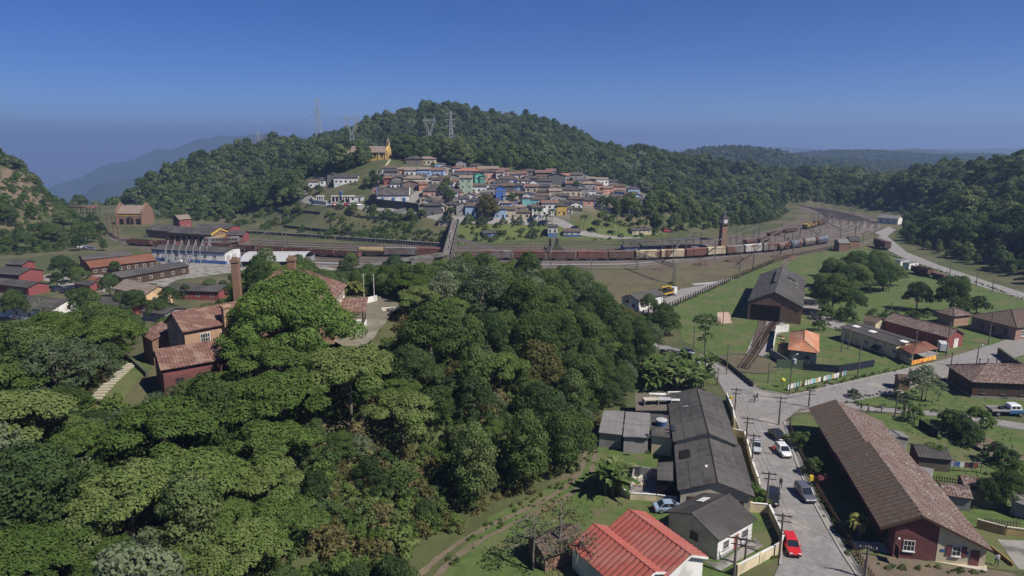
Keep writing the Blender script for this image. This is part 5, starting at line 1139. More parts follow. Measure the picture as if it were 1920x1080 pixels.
BX = [('hop', 671, 721, W_tan, 'tan covered hopper wagon at the end of the freight line'), ('box', 724, 781, W_grey, 'pale grey rust streaked boxcar behind the tan hopper'), ('box', 783, 836, W_rust, 'rusty red boxcar beside the footbridge tower'),
      ('flat', 862, 899, W_tan, 'tan low sided wagon right of the footbridge'), ('box', 900, 960, W_grey, 'grey brown boxcar heading the row of closed wagons'), ('box', 962, 1022, W_rust, 'dark red boxcar behind the grey brown one'), ('box', 1024, 1079, W_brown, 'dull brown boxcar between two red ones'),
      ('box', 1081, 1137, W_rust, 'rust red boxcar with worn white lettering patches'), ('box', 1139, 1188, W_brown, 'dark brown boxcar next to the cream ones'), ('box', 1190, 1235, W_cream, 'cream boxcar below the lattice signal gantry'), ('box', 1237, 1281, W_cream, 'cream boxcar standing before the short rust red wagon'),
      ('box', 1283, 1321, W_rust, 'short rust red boxcar between cream wagons'), ('box', 1323, 1357, W_cream, 'cream boxcar in front of the brick clock tower'), ('box', 1359, 1391, W_grey, 'grey boxcar just past the clock tower'), ('box', 1393, 1425, W_white, 'dirty white boxcar near the tank wagons'), ('box', 1427, 1453, W_grey, 'grey boxcar at the head of the tank wagons')]
for k_, a, b, m, lab in BX: wagon(k_, on_line(LB, a), on_line(LB, b), m, lab)
for i in range(4): wagon('hop', on_line(LB, 1456 + i * 24), on_line(LB, 1478 + i * 24), W_blue if i % 2 else W_grey, 'grey round topped tank wagon on the curve of the freight line', 'grey tank wagons on the curve')
LG = [(240, 459.5), (450, 472), (680, 485.5)]
for i in range(9):
    x0 = 249 + i * 47.6 - max(0, 4 - i) * 2; wagon('gon', on_line(LG, max(241, x0)), on_line(LG, x0 + 46), W_rust, 'open rusty gondola wagon in the long row behind the substation', 'rusty gondola wagons behind the substation')
LC = [(1400, 452), (1460, 440), (1510, 430), (1545, 420)]
for i, (a, b, m) in enumerate([(1440, 1462, W_rust), (1470, 1492, W_brown), (1508, 1528, W_yellow), (1530, 1546, W_rust)]): wagon('flat' if i < 2 else 'gon', on_line(LC, a), on_line(LC, b), m, ['low rusty flat wagon with scrap on the inner curve', 'brown flat wagon with scrap next to the yellow wagon', 'yellow open wagon on the inner curve', 'rusty open wagon beyond the yellow wagon'][i])
LD = [(1060, 474), (1300, 468), (1420, 456), (1440, 452)]
wagon('coach', P(385, 459.5), P(450, 458), W_grey, 'grey passenger coach parked before the yellow station', roofm=W_grey)
for i, (a, b) in enumerate([(1420, 1440), (1395, 1416)]): wagon('flat', on_line(LD, a), on_line(LD, b), W_brown, 'brown flat wagon beside the platform end', 'flat wagons at the platform end')

# --- masts and gantries over the line
def hgt(base, ytop):
    """height of a pole that reaches ytop in the photograph"""
    lo, hi = 0.5, 60.0
    for _ in range(30):
        m = (lo + hi) / 2
        if float(Qpx(base.x, base.y, base.z + m)[1]) > ytop: lo = m
        else: hi = m
    return lo
MASTS = [(995, 418, 468), (848, 474, 501), (859, 470, 502), (1032, 478, 508), (1109, 477, 505), (1262, 468, 495), (1340, 453, 489), (1386, 476, 522), (1412, 466, 506), (1426, 446, 473), (1454, 432, 454), (1499, 422, 447), (1486, 451, 480), (1532, 398, 428), (1575, 430, 454),
         (1603, 424, 451), (1618, 437, 457), (1627, 407, 428), (1574, 398, 417), (505, 426, 457), (530, 424, 460), (539, 426, 462), (584, 407, 447), (480, 451, 480), (459, 450, 477), (705, 436, 460), (326, 409, 450), (362, 431, 454), (277, 439, 455), (1545, 390, 402), (1596, 392, 408), (1560, 409, 424), (1470, 440, 462), (1520, 432, 450), (1590, 412, 430), (1640, 415, 436)]
for k in range(40):
    f = (.12, .4, .66, .9)[k % 4]; j = 4 + (k // 4) % 8; u = rnd.random(); q = P(*OUTER[j]).lerp(P(*INNER[j]), f).lerp(P(*OUTER[j + 1]).lerp(P(*INNER[j + 1]), f), u); a = Qpx(q.x, q.y, 0); b = Qpx(q.x, q.y, 7.6); MASTS.append((float(a[0]), float(b[1]), float(a[1])))
for i, (px, y0, y1) in enumerate(MASTS):
    b = P(px, y1); h = hgt(b, y0); t = thing('line_mast', 'dark steel overhead line mast with bracket arm beside the tracks', 'mast', (b.x, b.y, 0), 0, 'overhead line masts in the railway yard')
    MB().bar((0, 0, 0), (0, 0, h), .26).build('post', M_steel, t); s = 1 if i % 2 else -1
    MB().bar((0, 0, h * .82), (s * .4, 2.6, h * .86), .1).bar((0, 0, h * .95), (s * .4, 2.6, h * .86), .06).build('arm', M_steel, t)
def lattice_leg(mb, b, h, w=.9, n=6):
    for sx in (-1, 1):
        for sy in (-1, 1): mb.bar((b[0] + sx * w / 2, b[1] + sy * w / 2, b[2]), (b[0] + sx * w * .3, b[1] + sy * w * .3, b[2] + h), .12)
    for i in range(n):
        z0, z1 = h * i / n, h * (i + 1) / n; k0 = w / 2 - (w * .2) * i / n
        for s in (-1, 1): mb.bar((b[0] - k0, b[1] + s * k0, b[2] + z0), (b[0] + k0, b[1] + s * k0, b[2] + z1), .06).bar((b[0] + s * k0, b[1] - k0, b[2] + z0), (b[0] + s * k0, b[1] + k0, b[2] + z1), .06)
def gantry(pa, pb, ytop, label):
    a, b = P(*pa), P(*pb); h = hgt(a, ytop); t = thing('lattice_gantry', label, 'gantry', (a.x, a.y, 0)); e = b - a
    for q in (Vector(), e): m_ = MB(); lattice_leg(m_, q, h); m_.build('leg', M_steel, t)
    m_ = MB(); n = 14; up = Vector((0, 0, 1.1)); sd = Vector((-e.y, e.x, 0)).normalized() * .45
    for s in (-1, 1):
        m_.bar(sd * s + Vector((0, 0, h)), e + sd * s + Vector((0, 0, h)), .12).bar(sd * s + up + Vector((0, 0, h)), e + sd * s + up + Vector((0, 0, h)), .12)
        for i in range(n): p0 = e * (i / n) + sd * s + Vector((0, 0, h)); p1 = e * ((i + 1) / n) + sd * s + Vector((0, 0, h)); m_.bar(p0, p1 + up, .07).bar(p1, p1 + up, .06)
    m_.build('truss', M_steel, t)
gantry((1194, 506), (1263, 531), 479, 'rusty lattice signal gantry spanning the goods yard')
def portal(pa, pb, ytop, label, grp):
    a, b = P(*pa), P(*pb); h = hgt(a, ytop); t = thing('line_portal', label, 'portal', (a.x, a.y, 0), 0, grp); e = b - a
    for q in (Vector(), e): MB().bar(q, q + Vector((0, 0, h)), .3).build('post', M_steel, t)
    MB().bar(Vector((0, 0, h)), e + Vector((0, 0, h)), .25, .35).build('beam', M_steel, t)
for pa, pb, yt in (((1340, 489), (1420, 456), 452), ((1412, 500), (1470, 456), 462), ((1486, 480), (1500, 447), 452), ((1575, 455), (1532, 428), 431), ((480, 480), (505, 457), 452), ((1262, 495), (1300, 456), 468), ((1032, 508), (1040, 462), 478)): portal(pa, pb, yt, 'steel overhead line portal spanning several tracks', 'overhead line portals in the yard')
# contact wires
def wire(pts, r=.03, name='overhead_wire', label='thin overhead wire strung along the tracks', grp='overhead wires', n=6, sag=.6, cat='wire'):
    mb = MB()
    for a, b in zip(pts[:-1], pts[1:]):
        a, b = Vector(a), Vector(b); mb.tube([a.lerp(b, i / n) - Vector((0, 0, sag * 4 * (i / n) * (1 - i / n))) for i in range(n + 1)], r, 4)
    o = mb.build(name, M_bogie); return tag(o, label, cat, grp)
for k in (1, 3, 5, 7):
    f = k / (NTR - 1); wire([P(*a).lerp(P(*b), f) + Vector((0, 0, 6.2)) for a, b in zip(OUTER[:-2], INNER[:-2])])

# --- footbridge
D0 = G(855, 413); D0.z += .4; Hn = 5.6; D1 = P(838, 478, Hn)
M_deck = mat('footbridge_deck', (0.17, 0.155, 0.145), (0.12, 0.11, 0.1), scale=.6, rough=.95)
t = thing('footbridge', 'long grey footbridge running from the village over the tracks with ramps', 'bridge', (D1.x, D1.y, 0))
def span(a, b, w, railm, nm, hrail=1.1):
    a, b = Vector(a), Vector(b); d = (b - a); f = Vector((d.x, d.y, 0)).normalized(); s = Vector((-f.y, f.x, 0)) * w / 2
    q = MB().hexa([a - s - Vector((0, 0, .35)), b - s - Vector((0, 0, .35)), b + s - Vector((0, 0, .35)), a + s - Vector((0, 0, .35)), a - s, b - s, b + s, a + s]).build(nm, M_deck, t)
    for k in (-1, 1):
        e = s * (k * .97); MB().bar(a + e + Vector((0, 0, hrail * .5 + .03)), b + e + Vector((0, 0, hrail * .5 + .03)), .08, hrail).build('parapet', railm, t)
    return q
o0 = Vector((D1.x, D1.y, 0)); a, b = D0 - o0, D1 - o0
span(a, b, 3.4, M_steel, 'deck')
for i in range(1, 6):
    q = a.lerp(b, i / 6); 
    for s in (-1, 1): MB().bar((q.x + s * 1.3, q.y, tz(q.x + o0.x, q.y + o0.y) - .2), (q.x + s * 1.3, q.y, q.z - .36), .35).build('column', M_conc, t)
for s in (-1, 1): MB().bar((s * 1.4, b.y, 0), (s * 1.4, b.y, b.z - .36), .6).build('column', M_darkconc, t)
r1_ = P(640, 505, .5) - o0; span(b + Vector((-1.2, -1.0, 0)), r1_, 2.6, M_conc, 'ramp')
MB().hexa([r1_ + Vector((0, -.9, -.5)), Vector((-14, b.y - 1.6, 0)), Vector((-14, b.y - .5, 0)), r1_ + Vector((0, .9, -.5)), r1_ + Vector((0, -.9, -.4)), Vector((-14, b.y - 1.6, b.z - 1.9)), Vector((-14, b.y - .5, b.z - 1.9)), r1_ + Vector((0, .9, -.4))]).build('ramp_wall', M_darkconc, t)
m_ = a.lerp(b, .62); r2_ = P(938, 471, .6) - o0; span(m_ + Vector((1.5, 0, 0)), r2_, 2.2, M_steel, 'ramp')

# --- platform canopies and railway buildings
def canopy(name, label, pa, pb, w, h, roofm, posts=8, cat='canopy'):
    a, b = P(*pa), P(*pb); d = b - a; rz = math.atan2(d.y, d.x); c = (a + b) / 2; L = d.length; t = thing(name, label, cat, (c.x, c.y, 0), rz)
    slope(t, (-L / 2, 0, h + .5), (L / 2, 0, h + .5), (-L / 2, w / 2, h), (L / 2, w / 2, h), roofm, 'sheets', 16, 1); slope(t, (-L / 2, 0, h + .5), (L / 2, 0, h + .5), (-L / 2, -w / 2, h), (L / 2, -w / 2, h), roofm, 'sheets', 16, 1)
    for i in range(posts): MB().bar((-L / 2 + .5 + i * (L - 1) / (posts - 1), 0, .9), (-L / 2 + .5 + i * (L - 1) / (posts - 1), 0, h + .35), .22).build('post', M_steel, t)
    MB().bx(-L / 2, L / 2, -w / 2 + .4, w / 2 - .4, 0, .9).build('platform', M_conc, t); return t, L
canopy('platform_canopy', 'long dark platform roof on posts behind the boxcars', (1166, 470), (1330, 463), 6.5, 4.2, M_fibro, 12)
t, L_ = canopy('platform_canopy', 'short platform roof with brown shops beyond the boxcars', (1200, 474), (1300, 470), 5, 3.4, M_fibro, 8)
for i in range(6): MB().bx(-1.6, 1.6, -1.2, 1.2, .903, 3.2).build('kiosk', [M_wood, M_maroon, M_brick][i % 3], t, (-L_ / 2 + 3 + i * (L_ - 6) / 5, 0.6, 0))
t, xs, yl, yr = gable('station_office', 'low grey roofed office with blue ends behind the platform', 'house', P(1166, 459, 3.6), P(1240, 457, 3.6), 3.6, (2.9, 3), (2.9, 3), M_fibro, M_blue, style='plain')
for i in range(5): win(t, -xs + 2 + i * 3.2, yr * -1, 1.0, math.pi, 1.4, 1.0)
def bankhouse(px0, px1, ybase, h, m, rm, lab, band=None, hr=None, dep=5.0, name='railway_house', wins=3):
    a, b = G(px0, ybase), G(px1, ybase); z = min(a.z, b.z); d = b - a; d.z = 0; f = Vector((-d.y, d.x, 0)).normalized() * dep / 2
    t, xs, yl, yr = gable(name, lab, 'house', a + f, b + f, h + (hr or 1.2), (h, dep / 2 + .4), (h, dep / 2 + .4), rm, m, z0=z, oe=.3, os=.4, style='rows', n=12, amp=.05)
    for i in range(wins): win(t, -xs + (i + .5) * 2 * xs / wins, -yr, h * .45, math.pi, min(1.3, xs / wins), h * .3, M_white)
    if band: MB().bx(-xs - .02, xs + .02, -yr - .02, yr + .02, -.2, h * .4).build('painted_band', band, t)
    return t
bankhouse(1056, 1090, 444, 2.8, M_white, M_tile, 'white and blue cottage with brown roof on the railway bank', M_blue, dep=5)
bankhouse(1026, 1046, 445, 5.6, M_white, M_fibro, 'two storey white and blue signal house on the railway bank', paint((.12, .2, .42), 'mid_blue'), hr=.6, dep=6, wins=2)
bankhouse(904, 931, 444, 2.0, M_blue, M_fibro, 'low dark blue hut on the grass bank', None, dep=4, wins=2)
bankhouse(1185, 1222, 440, 2.8, M_cream, M_fibro, 'cream bungalow with flat dark roof among the palms', None, hr=.7, dep=6, wins=4)
bankhouse(821, 846, 424, 3.0, M_cream, M_fibro, 'cream cottage with dark roof beside the footbridge head', None, dep=5, wins=2)
# ruined coal stage and heap on the line
q = P(1050, 474); t = thing('coal_stage', 'dark ruined loading ramp with rusty heap behind the boxcars', 'ramp', (q.x, q.y, 0))
MB().hexa([(-10, -2, 0), (4, -2, 0), (4, 2, 0), (-10, 2, 0), (-6, -1.6, 2.2), (-1, -1.6, 4.2), (-1, 1.6, 4.2), (-6, 1.6, 2.2)]).build('ramp_body', M_darkconc, t)
for x_ in (-4.6, -1.4): MB().bx(x_ - .5, x_ + .5, -.6, .6, 2.5, 6.6).build('chute_tower', M_bogie, t)
def heap(px, py, r, h, m, label, sy=.6, n=22, seed=1):
    g2 = random.Random(seed); q = P(px, py); mb = MB(); rings = [(1, 0), (.8, .45), (.5, .8), (.2, 1.0)]
    for k, (f, z) in enumerate(rings):
        for i in range(n): a = 2 * math.pi * i / n; s = f * g2.uniform(.85, 1.15); mb.v.append((r * s * math.cos(a), r * sy * s * math.sin(a), h * z * g2.uniform(.75, 1.15)))
    for k in range(3):
        for i in range(n): mb.f.append((k * n + i, k * n + (i + 1) % n, (k + 1) * n + (i + 1) % n, (k + 1) * n + i))
    mb.f.append(tuple(3 * n + i for i in range(n)))
    return tag(mb.build('scrap_heap', m, None, (q.x, q.y, .03)), label, 'heap')
for i, (px, py, r, h, lab) in enumerate([(1238, 506, 3.2, .8, 'small rusty scrap heap in the goods yard below the gantry'), (1318, 497, 4.0, 1.3, 'rust brown scrap heap beside the cream boxcars'), (1390, 490, 7.5, 1.6, 'long rusty scrap heap along the post fence'), (1470, 482, 6.0, 1.4, 'dark scrap heap by the curve of the fence'), (1085, 476, 6.5, 2.2, 'reddish earth heap behind the brown boxcar')]): heap(px, py, r, h, mat('scrap_brown', (.12, .075, .055), (.07, .048, .038), scale=1.2, amt=.9) if i != 4 else M_dirt, lab, seed=i)
q = P(1325, 532); tag(MB().bx(-6, 6, -1, -.6, .05, .35).bx(-6, 5, .2, .7, .05, .3).bx(-5, 6, -.3, .1, .05, .25).build('stacked_beams', M_palesheet, None, (q.x, q.y, 0), .35), 'pile of pale concrete beams in the goods yard', 'beams')
q = P(1363, 597); tag(sheet('bare_patch', [(v.x, v.y) for v in (P(1344, 586), P(1366, 586), P(1372, 606), P(1346, 608))], .07, mat('pink_sand', (.45, .32, .25), (.36, .25, .19), scale=.6), .2), None)
picket('post_fence', 'brown post fence between goods yard and shed lawn', [P(1165, 600), P(1235, 586), P(1290, 562), P(1380, 522), P(1452, 491), P(1500, 479), P(1570, 466)], 1.7, 1.9, M_wood, w=.3, rails=2, th=.25)
sheet('gravel_yard', [(v.x, v.y) for v in (P(1110, 592), P(1160, 575), P(1250, 548), P(1330, 532), P(1370, 520), P(1375, 524), P(1290, 560), P(1235, 584), P(1160, 600))], .06, M_gravel, .4)

# --- brick clock tower
q = P(1354, 468); t = thing('clock_tower', 'slender red brick clock tower with dark cap rising over the boxcars', 'tower', (q.x, q.y, 0), .25)
H_ = hgt(q, 398)
MB().hexa([(-1.5, -1.5, 0), (1.5, -1.5, 0), (1.5, 1.5, 0), (-1.5, 1.5, 0), (-1.25, -1.25, H_ * .68), (1.25, -1.25, H_ * .68), (1.25, 1.25, H_ * .68), (-1.25, 1.25, H_ * .68)]).build('shaft', M_brick, t)
MB().bx(-1.8, 1.8, -1.8, 1.8, H_ * .68, H_ * .70).bx(-1.55, 1.55, -1.55, 1.55, H_ * .703, H_ * .84).bx(-1.85, 1.85, -1.85, 1.85, H_ * .843, H_ * .865).build('clock_house', mat('tower_stone', (.12, .1, .085), (.08, .065, .055), scale=1), t)
MB().hexa([(-1.2, -1.2, H_ * .867), (1.2, -1.2, H_ * .867), (1.2, 1.2, H_ * .867), (-1.2, 1.2, H_ * .867), (-.8, -.8, H_ * .92), (.8, -.8, H_ * .92), (.8, .8, H_ * .92), (-.8, .8, H_ * .92)]).lathe([(.75, H_ * .923), (.62, H_ * .96), (.1, H_ * .985), (.05, H_)], (0, 0, 0), 10).build('cap', M_fibro, t)
for k in range(4):
    f = MB(); f.tube([(0, 0, 0), (0, .06, 0)], 1.05, 20); o = f.build('clock_face', M_white, t, (1.55 * math.sin(k * math.pi / 2), 1.55 * math.cos(k * math.pi / 2), H_ * .772), -k * math.pi / 2)
    MB().bar((0, .075, 0), (.1, .075, .75), .08, .03).bar((0, .08, 0), (.45, .08, -.2), .1, .03).build('clock_hands', M_dark, o)
# ------------------------------------------------------------------ village on the hill
V_COL = {'white': (.78, .76, .72), 'cream': (.6, .52, .38), 'grey': (.3, .29, .28), 'lightblue': (.38, .5, .68), 'blue': (.06, .16, .5), 'green': (.1, .42, .3), 'palegreen': (.42, .52, .38), 'yellow': (.62, .42, .1), 'ochre': (.42, .27, .08), 'pink': (.62, .34, .26), 'teal': (.2, .45, .45), 'brown': (.24, .17, .13), 'darkgrey': (.15, .145, .145), 'red': (.4, .1, .08), 'orange': (.6, .25, .12)}
V_ROOF = {'darkgrey': M_fibro, 'brown': M_tile, 'red': mat('village_red_tile', (.2, .105, .08), (.13, .075, .06), scale=.8, amt=.7, col3=(.15, .11, .09), scale3=.4), 'orange': mat('village_orange_tile', (.33, .15, .095), (.24, .115, .08), scale=.8), 'grey': M_fibro2, 'tan': mat('village_tan_tile', (.24, .19, .15), (.16, .125, .1), scale=.8, amt=.7), 'paintred': paint((.38, .06, .05), 'painted_red_roof')}
V_NAME = {'lightblue': 'light blue', 'palegreen': 'pale green', 'darkgrey': 'dark grey', 'paintred': 'bright red'}
def vhouse(px, pyb, wpx, hpx, wall, roof, rt='g', yaw=0.0, dep=None, extra='', rh=None, lab=None):
    """village house: centre and foot in the photograph, width and wall height in photo pixels"""
    if wall == 'brown' and int(px) % 3: wall = ('white', 'cream')[int(px) % 2]
    b = G(px, pyb); s = b.length / FPX * 1.02; w = wpx * s * 1.18; h = max(2.7, hpx * s * 1.3); dep = dep or max(4.8, min(7.5, w * .6)); rh = rh or (.9 + .09 * dep)
    cx, cy = b.x + math.sin(-yaw) * dep / 2 * -1, b.y + dep / 2 * math.cos(yaw)
    wm = paint(V_COL[wall], 'village_' + wall); rm = V_ROOF[roof]; z = b.z; st = max(1, int(h / 2.7))
    wn_, rn_ = V_NAME.get(wall, wall), V_NAME.get(roof, roof)
    form = {'g': 'side gabled', 'f': 'front gabled', 'h': 'hipped', 'm': 'flat'}[rt]
    label = lab or f"{wn_} {'two storey' if st > 1 else 'single storey'} village house with {form} {rn_} roof{extra}"
    nm = 'village_house'; grp = 'houses of the hillside village'
    if rt == 'g':
        d = Vector((math.cos(yaw), math.sin(yaw), 0)) * (w / 2 + .3); t, xs, yl, yr = gable(nm, label, 'house', Vector((cx, cy, 0)) - d, Vector((cx, cy, 0)) + d, h + rh, (h, dep / 2 + .4), (h, dep / 2 + .4), rm, wm, z0=z, group=grp, wallbase=-3.0, ridge=False); fy = -yr; hx = xs
    elif rt == 'f':
        d = Vector((-math.sin(yaw), math.cos(yaw), 0)) * (dep / 2 + .3); t, xs, yl, yr = gable(nm, label, 'house', Vector((cx, cy, 0)) + d, Vector((cx, cy, 0)) - d, h + rh, (h, w / 2 + .35), (h, w / 2 + .35), rm, wm, z0=z, group=grp, wallbase=-3.0, ridge=False); fy = None; hx = yl
    elif rt == 'h':
        t, hx, fy = hip(nm, label, 'house', (cx, cy), yaw, w + .8, dep + .8, h, h + rh, rm, wm, os=.45, z0=z, group=grp, rl=max(.3, w - dep)); fy = -fy
        MB().bx(-hx, hx, fy, -fy, -3, -.3).build('foundation', M_darkconc, t)
    else:
        t = thing(nm, label, 'house', (cx, cy, z), yaw, grp); hx = w / 2; fy = -dep / 2
        MB().bx(-hx, hx, fy, -fy, -3, h).build('wall', wm, t); MB().bx(-hx - .25, hx + .25, fy - .25, -fy + .25, h + .003, h + .2).build('roof', rm, t)
    n = max(2, int(w / 2.6))
    for fl in range(st):
        for i in range(n):
            u = -hx + (i + .5) * 2 * hx / n; zz = fl * h / st + .9; isdoor = fl == 0 and i == (n // 2 if px % 2 else n - 1)
            if rt == 'f': args = (xs, u, zz, -math.pi / 2)
            else: args = (u, fy, zz, math.pi)
            if isdoor: door(t, args[0], args[1], 0.0, args[3], 1.0, 2.05, M_wood if px % 3 else M_blue)
            else: win(t, *args, 1.1, 1.2, M_white if wall not in ('white', 'cream') else M_wood, bars=0, sill=False)
    return t
VH = [  # px, foot, width, wall height, wall, roof, type, yaw
 (612, 347, 22, 7, 'white', 'darkgrey', 'g', .1), (648, 345, 36, 9, 'white', 'darkgrey', 'g', .02), (622, 345, 14, 12, 'darkgrey', 'darkgrey', 'f', 0), (585, 352, 14, 8, 'white', 'brown', 'g', .2),
 (730, 326, 24, 8, 'white', 'brown', 'g', .05), (733, 334, 22, 9, 'grey', 'darkgrey', 'g', 0), (733, 345, 22, 8, 'red', 'red', 'g', 0),
 (777, 309, 26, 8, 'brown', 'darkgrey', 'h', 0), (800, 309, 26, 8, 'cream', 'tan', 'h', 0), (777, 330, 30, 8, 'white', 'tan', 'g', 0), (795, 330, 20, 9, 'lightblue', 'tan', 'g', 0), (816, 330, 28, 8, 'lightblue', 'red', 'g', 0), (819, 317, 20, 7, 'lightblue', 'grey', 'm', .1),
 (775, 347, 34, 9, 'brown', 'tan', 'h', .1), (768, 354, 26, 8, 'brown', 'brown', 'f', .1), (789, 358, 14, 9, 'orange', 'red', 'g', .35),
 (700, 382, 18, 10, 'grey', 'darkgrey', 'f', .25), (862, 316, 16, 8, 'grey', 'darkgrey', 'f', .2), (878, 330, 36, 7, 'white', 'orange', 'h', 0), (893, 320, 20, 7, 'brown', 'darkgrey', 'h', 0), (902, 330, 22, 6, 'brown', 'red', 'g', 0), (915, 326, 32, 7, 'brown', 'tan', 'g', 0),
 (938, 335, 12, 9, 'white', 'red', 'g', 0), (945, 330, 14, 8, 'pink', 'red', 'g', 0), (865, 338, 40, 6, 'darkgrey', 'darkgrey', 'g', 0), (885, 345, 26, 8, 'brown', 'brown', 'g', 0), (818, 365, 30, 8, 'white', 'darkgrey', 'g', .05), (845, 366, 24, 8, 'cream', 'darkgrey', 'g', .05), (855, 370, 18, 8, 'pink', 'darkgrey', 'g', 0),
 (903, 352, 8, 16, 'green', 'darkgrey', 'm', .1), (895, 352, 16, 18, 'green', 'darkgrey', 'f', .3), (874, 366, 20, 24, 'palegreen', 'tan', 'g', 0), (890, 362, 14, 10, 'teal', 'darkgrey', 'm', 0), (898, 362, 24, 10, 'white', 'brown', 'g', 0), (920, 356, 22, 5, 'white', 'grey', 'm', 0), (937, 376, 15, 18, 'blue', 'red', 'f', .1), (950, 362, 24, 10, 'darkgrey', 'brown', 'g', 0),
 (806, 388, 18, 9, 'white', 'darkgrey', 'g', .1), (811, 404, 28, 14, 'darkgrey', 'darkgrey', 'h', 0), (827, 398, 9, 9, 'white', 'grey', 'f', 0), (866, 402, 22, 13, 'grey', 'brown', 'f', .15), (882, 405, 16, 14, 'lightblue', 'brown', 'g', 0), (848, 374, 16, 9, 'white', 'darkgrey', 'g', 0),
 (938, 410, 18, 14, 'lightblue', 'brown', 'g', 0), (956, 410, 18, 13, 'cream', 'brown', 'g', 0), (977, 410, 28, 9, 'cream', 'brown', 'g', 0), (1008, 410, 18, 16, 'white', 'brown', 'g', 0), (1018, 398, 14, 12, 'pink', 'tan', 'g', 0), (1030, 405, 26, 18, 'white', 'red', 'g', .05), (1052, 404, 16, 14, 'yellow', 'darkgrey', 'h', .05), (1066, 402, 12, 8, 'brown', 'brown', 'g', 0),
 (983, 391, 12, 14, 'teal', 'darkgrey', 'm', .2), (1000, 388, 24, 10, 'teal', 'darkgrey', 'm', 0), (1010, 385, 20, 8, 'white', 'brown', 'g', 0), (968, 336, 20, 7, 'brown', 'red', 'g', 0), (978, 336, 16, 8, 'pink', 'red', 'g', 0), (996, 345, 20, 8, 'grey', 'darkgrey', 'g', 0), (1001, 352, 14, 8, 'white', 'darkgrey', 'f', 0),
 (1020, 336, 26, 9, 'brown', 'red', 'g', 0), (1044, 347, 28, 13, 'darkgrey', 'darkgrey', 'f', 0), (1060, 340, 12, 8, 'brown', 'orange', 'g', 0), (1020, 350, 24, 8, 'grey', 'darkgrey', 'h', 0), (1042, 362, 20, 7, 'cream', 'tan', 'f', 0), (1070, 368, 34, 9, 'cream', 'darkgrey', 'h', 0), (1040, 380, 20, 8, 'grey', 'tan', 'f', .2),
 (1092, 348, 18, 8, 'grey', 'grey', 'm', 0), (1108, 345, 14, 7, 'darkgrey', 'tan', 'g', 0), (1118, 358, 20, 9, 'pink', 'red', 'h', 0), (1096, 370, 12, 12, 'grey', 'grey', 'm', 0), (1108, 370, 14, 9, 'white', 'grey', 'm', 0), (1138, 364, 16, 8, 'pink', 'red', 'g', .2), (1080, 384, 24, 8, 'brown', 'brown', 'h', 0), (1104, 386, 28, 8, 'pink', 'darkgrey', 'h', 0), (1117, 388, 10, 7, 'lightblue', 'grey', 'm', 0),
 (1162, 370, 14, 7, 'blue', 'darkgrey', 'g', 0), (1180, 374, 26, 7, 'white', 'brown', 'g', 0), (1160, 378, 26, 6, 'grey', 'darkgrey', 'g', 0), (1212, 384, 28, 6, 'white', 'darkgrey', 'g', 0), (1140, 384, 22, 7, 'cream', 'darkgrey', 'g', .1), (668, 378, 20, 6, 'white', 'grey', 'm', 0)]
for v in VH: vhouse(*v)
gv = random.Random(21); _occ = [(v[0], v[1] - 4) for v in VH] + [(738, 376), (716, 376), (765, 372), (785, 360), (800, 345), (838, 328), (914, 405), (855, 408), (832, 366), (842, 380)]
for _ in range(900):
    px, py = gv.uniform(722, 1200), gv.uniform(318, 408)
    if not pip(np.array([px]), np.array([py]), [(722, 326), (850, 322), (1000, 328), (1120, 340), (1200, 366), (1200, 382), (1120, 386), (1070, 400), (850, 408), (800, 392), (790, 366), (722, 350)])[0] or any(abs(px - a) < 13 and abs(py - 4 - b) < 7.5 for a, b in _occ): continue
    _occ.append((px, py - 4)); vhouse(int(px), py, gv.uniform(14, 24), gv.uniform(6, 9), gv.choice(['white', 'grey', 'white', 'cream', 'white', 'pink', 'grey', 'brown', 'lightblue']), gv.choice(['darkgrey', 'brown', 'red', 'tan', 'darkgrey', 'darkgrey']), gv.choice('gghgf'), gv.uniform(-.15, .2))
for i in range(46):
    px, py = gv.uniform(720, 1180), gv.uniform(325, 405); q = G(px, py); a = gv.uniform(-.2, .2); L_ = gv.uniform(5, 13)
    if py < 335 + abs(px - 900) * .08: continue
    gwall('yard_wall', 'stained low yard wall between the village houses', [(q.x, q.y), (q.x + L_ * math.cos(a), q.y + L_ * math.sin(a))], gv.uniform(1.2, 2.6), .3, gv.choice([M_darkconc, M_conc, M_grey]), follow=True, group='yard walls of the village')
# the blue and white church hall with arched windows
b = G(738, 381); t, xs, yl, yr = gable('church_hall', 'white hall with grey roof, blue trim and arched windows above the stone wall', 'hall', (b.x - 10, b.y + 5), (b.x + 8.5, b.y + 6.5), 8.2, (4.4, 5.6), (4.4, 5.6), M_fibro, M_white, z0=b.z, wallbase=-2)
for i in range(3):
    o = MB(); pts = [(-1, 0), (1, 0), (1, 1.4)] + [(math.cos(a * math.pi / 8), 1.4 + math.sin(a * math.pi / 8)) for a in range(1, 8)] + [(-1, 1.4)]
    o.poly([(x, 0, z) for x, z in pts]); o.poly([(x * .8, -.02, z * .95 + .02) for x, z in pts]); w_ = o.build('arched_window', M_blue, t, (-6 + i * 6, -yr - .03, .8))
MB().bar((-xs - .32, -5.6, 4.45), (-xs - .32, 0, 8.3), .4, .25).build('blue_verge', M_blue, t); MB().bar((xs + .32, -5.6, 4.45), (xs + .32, 0, 8.3), .4, .25).build('white_verge', M_white, t)
b = G(718, 383); vhouse(716, 381, 26, 17, 'ochre', 'paintred', 'm', .1, lab='ochre building with pillars under a bright red flat roof')
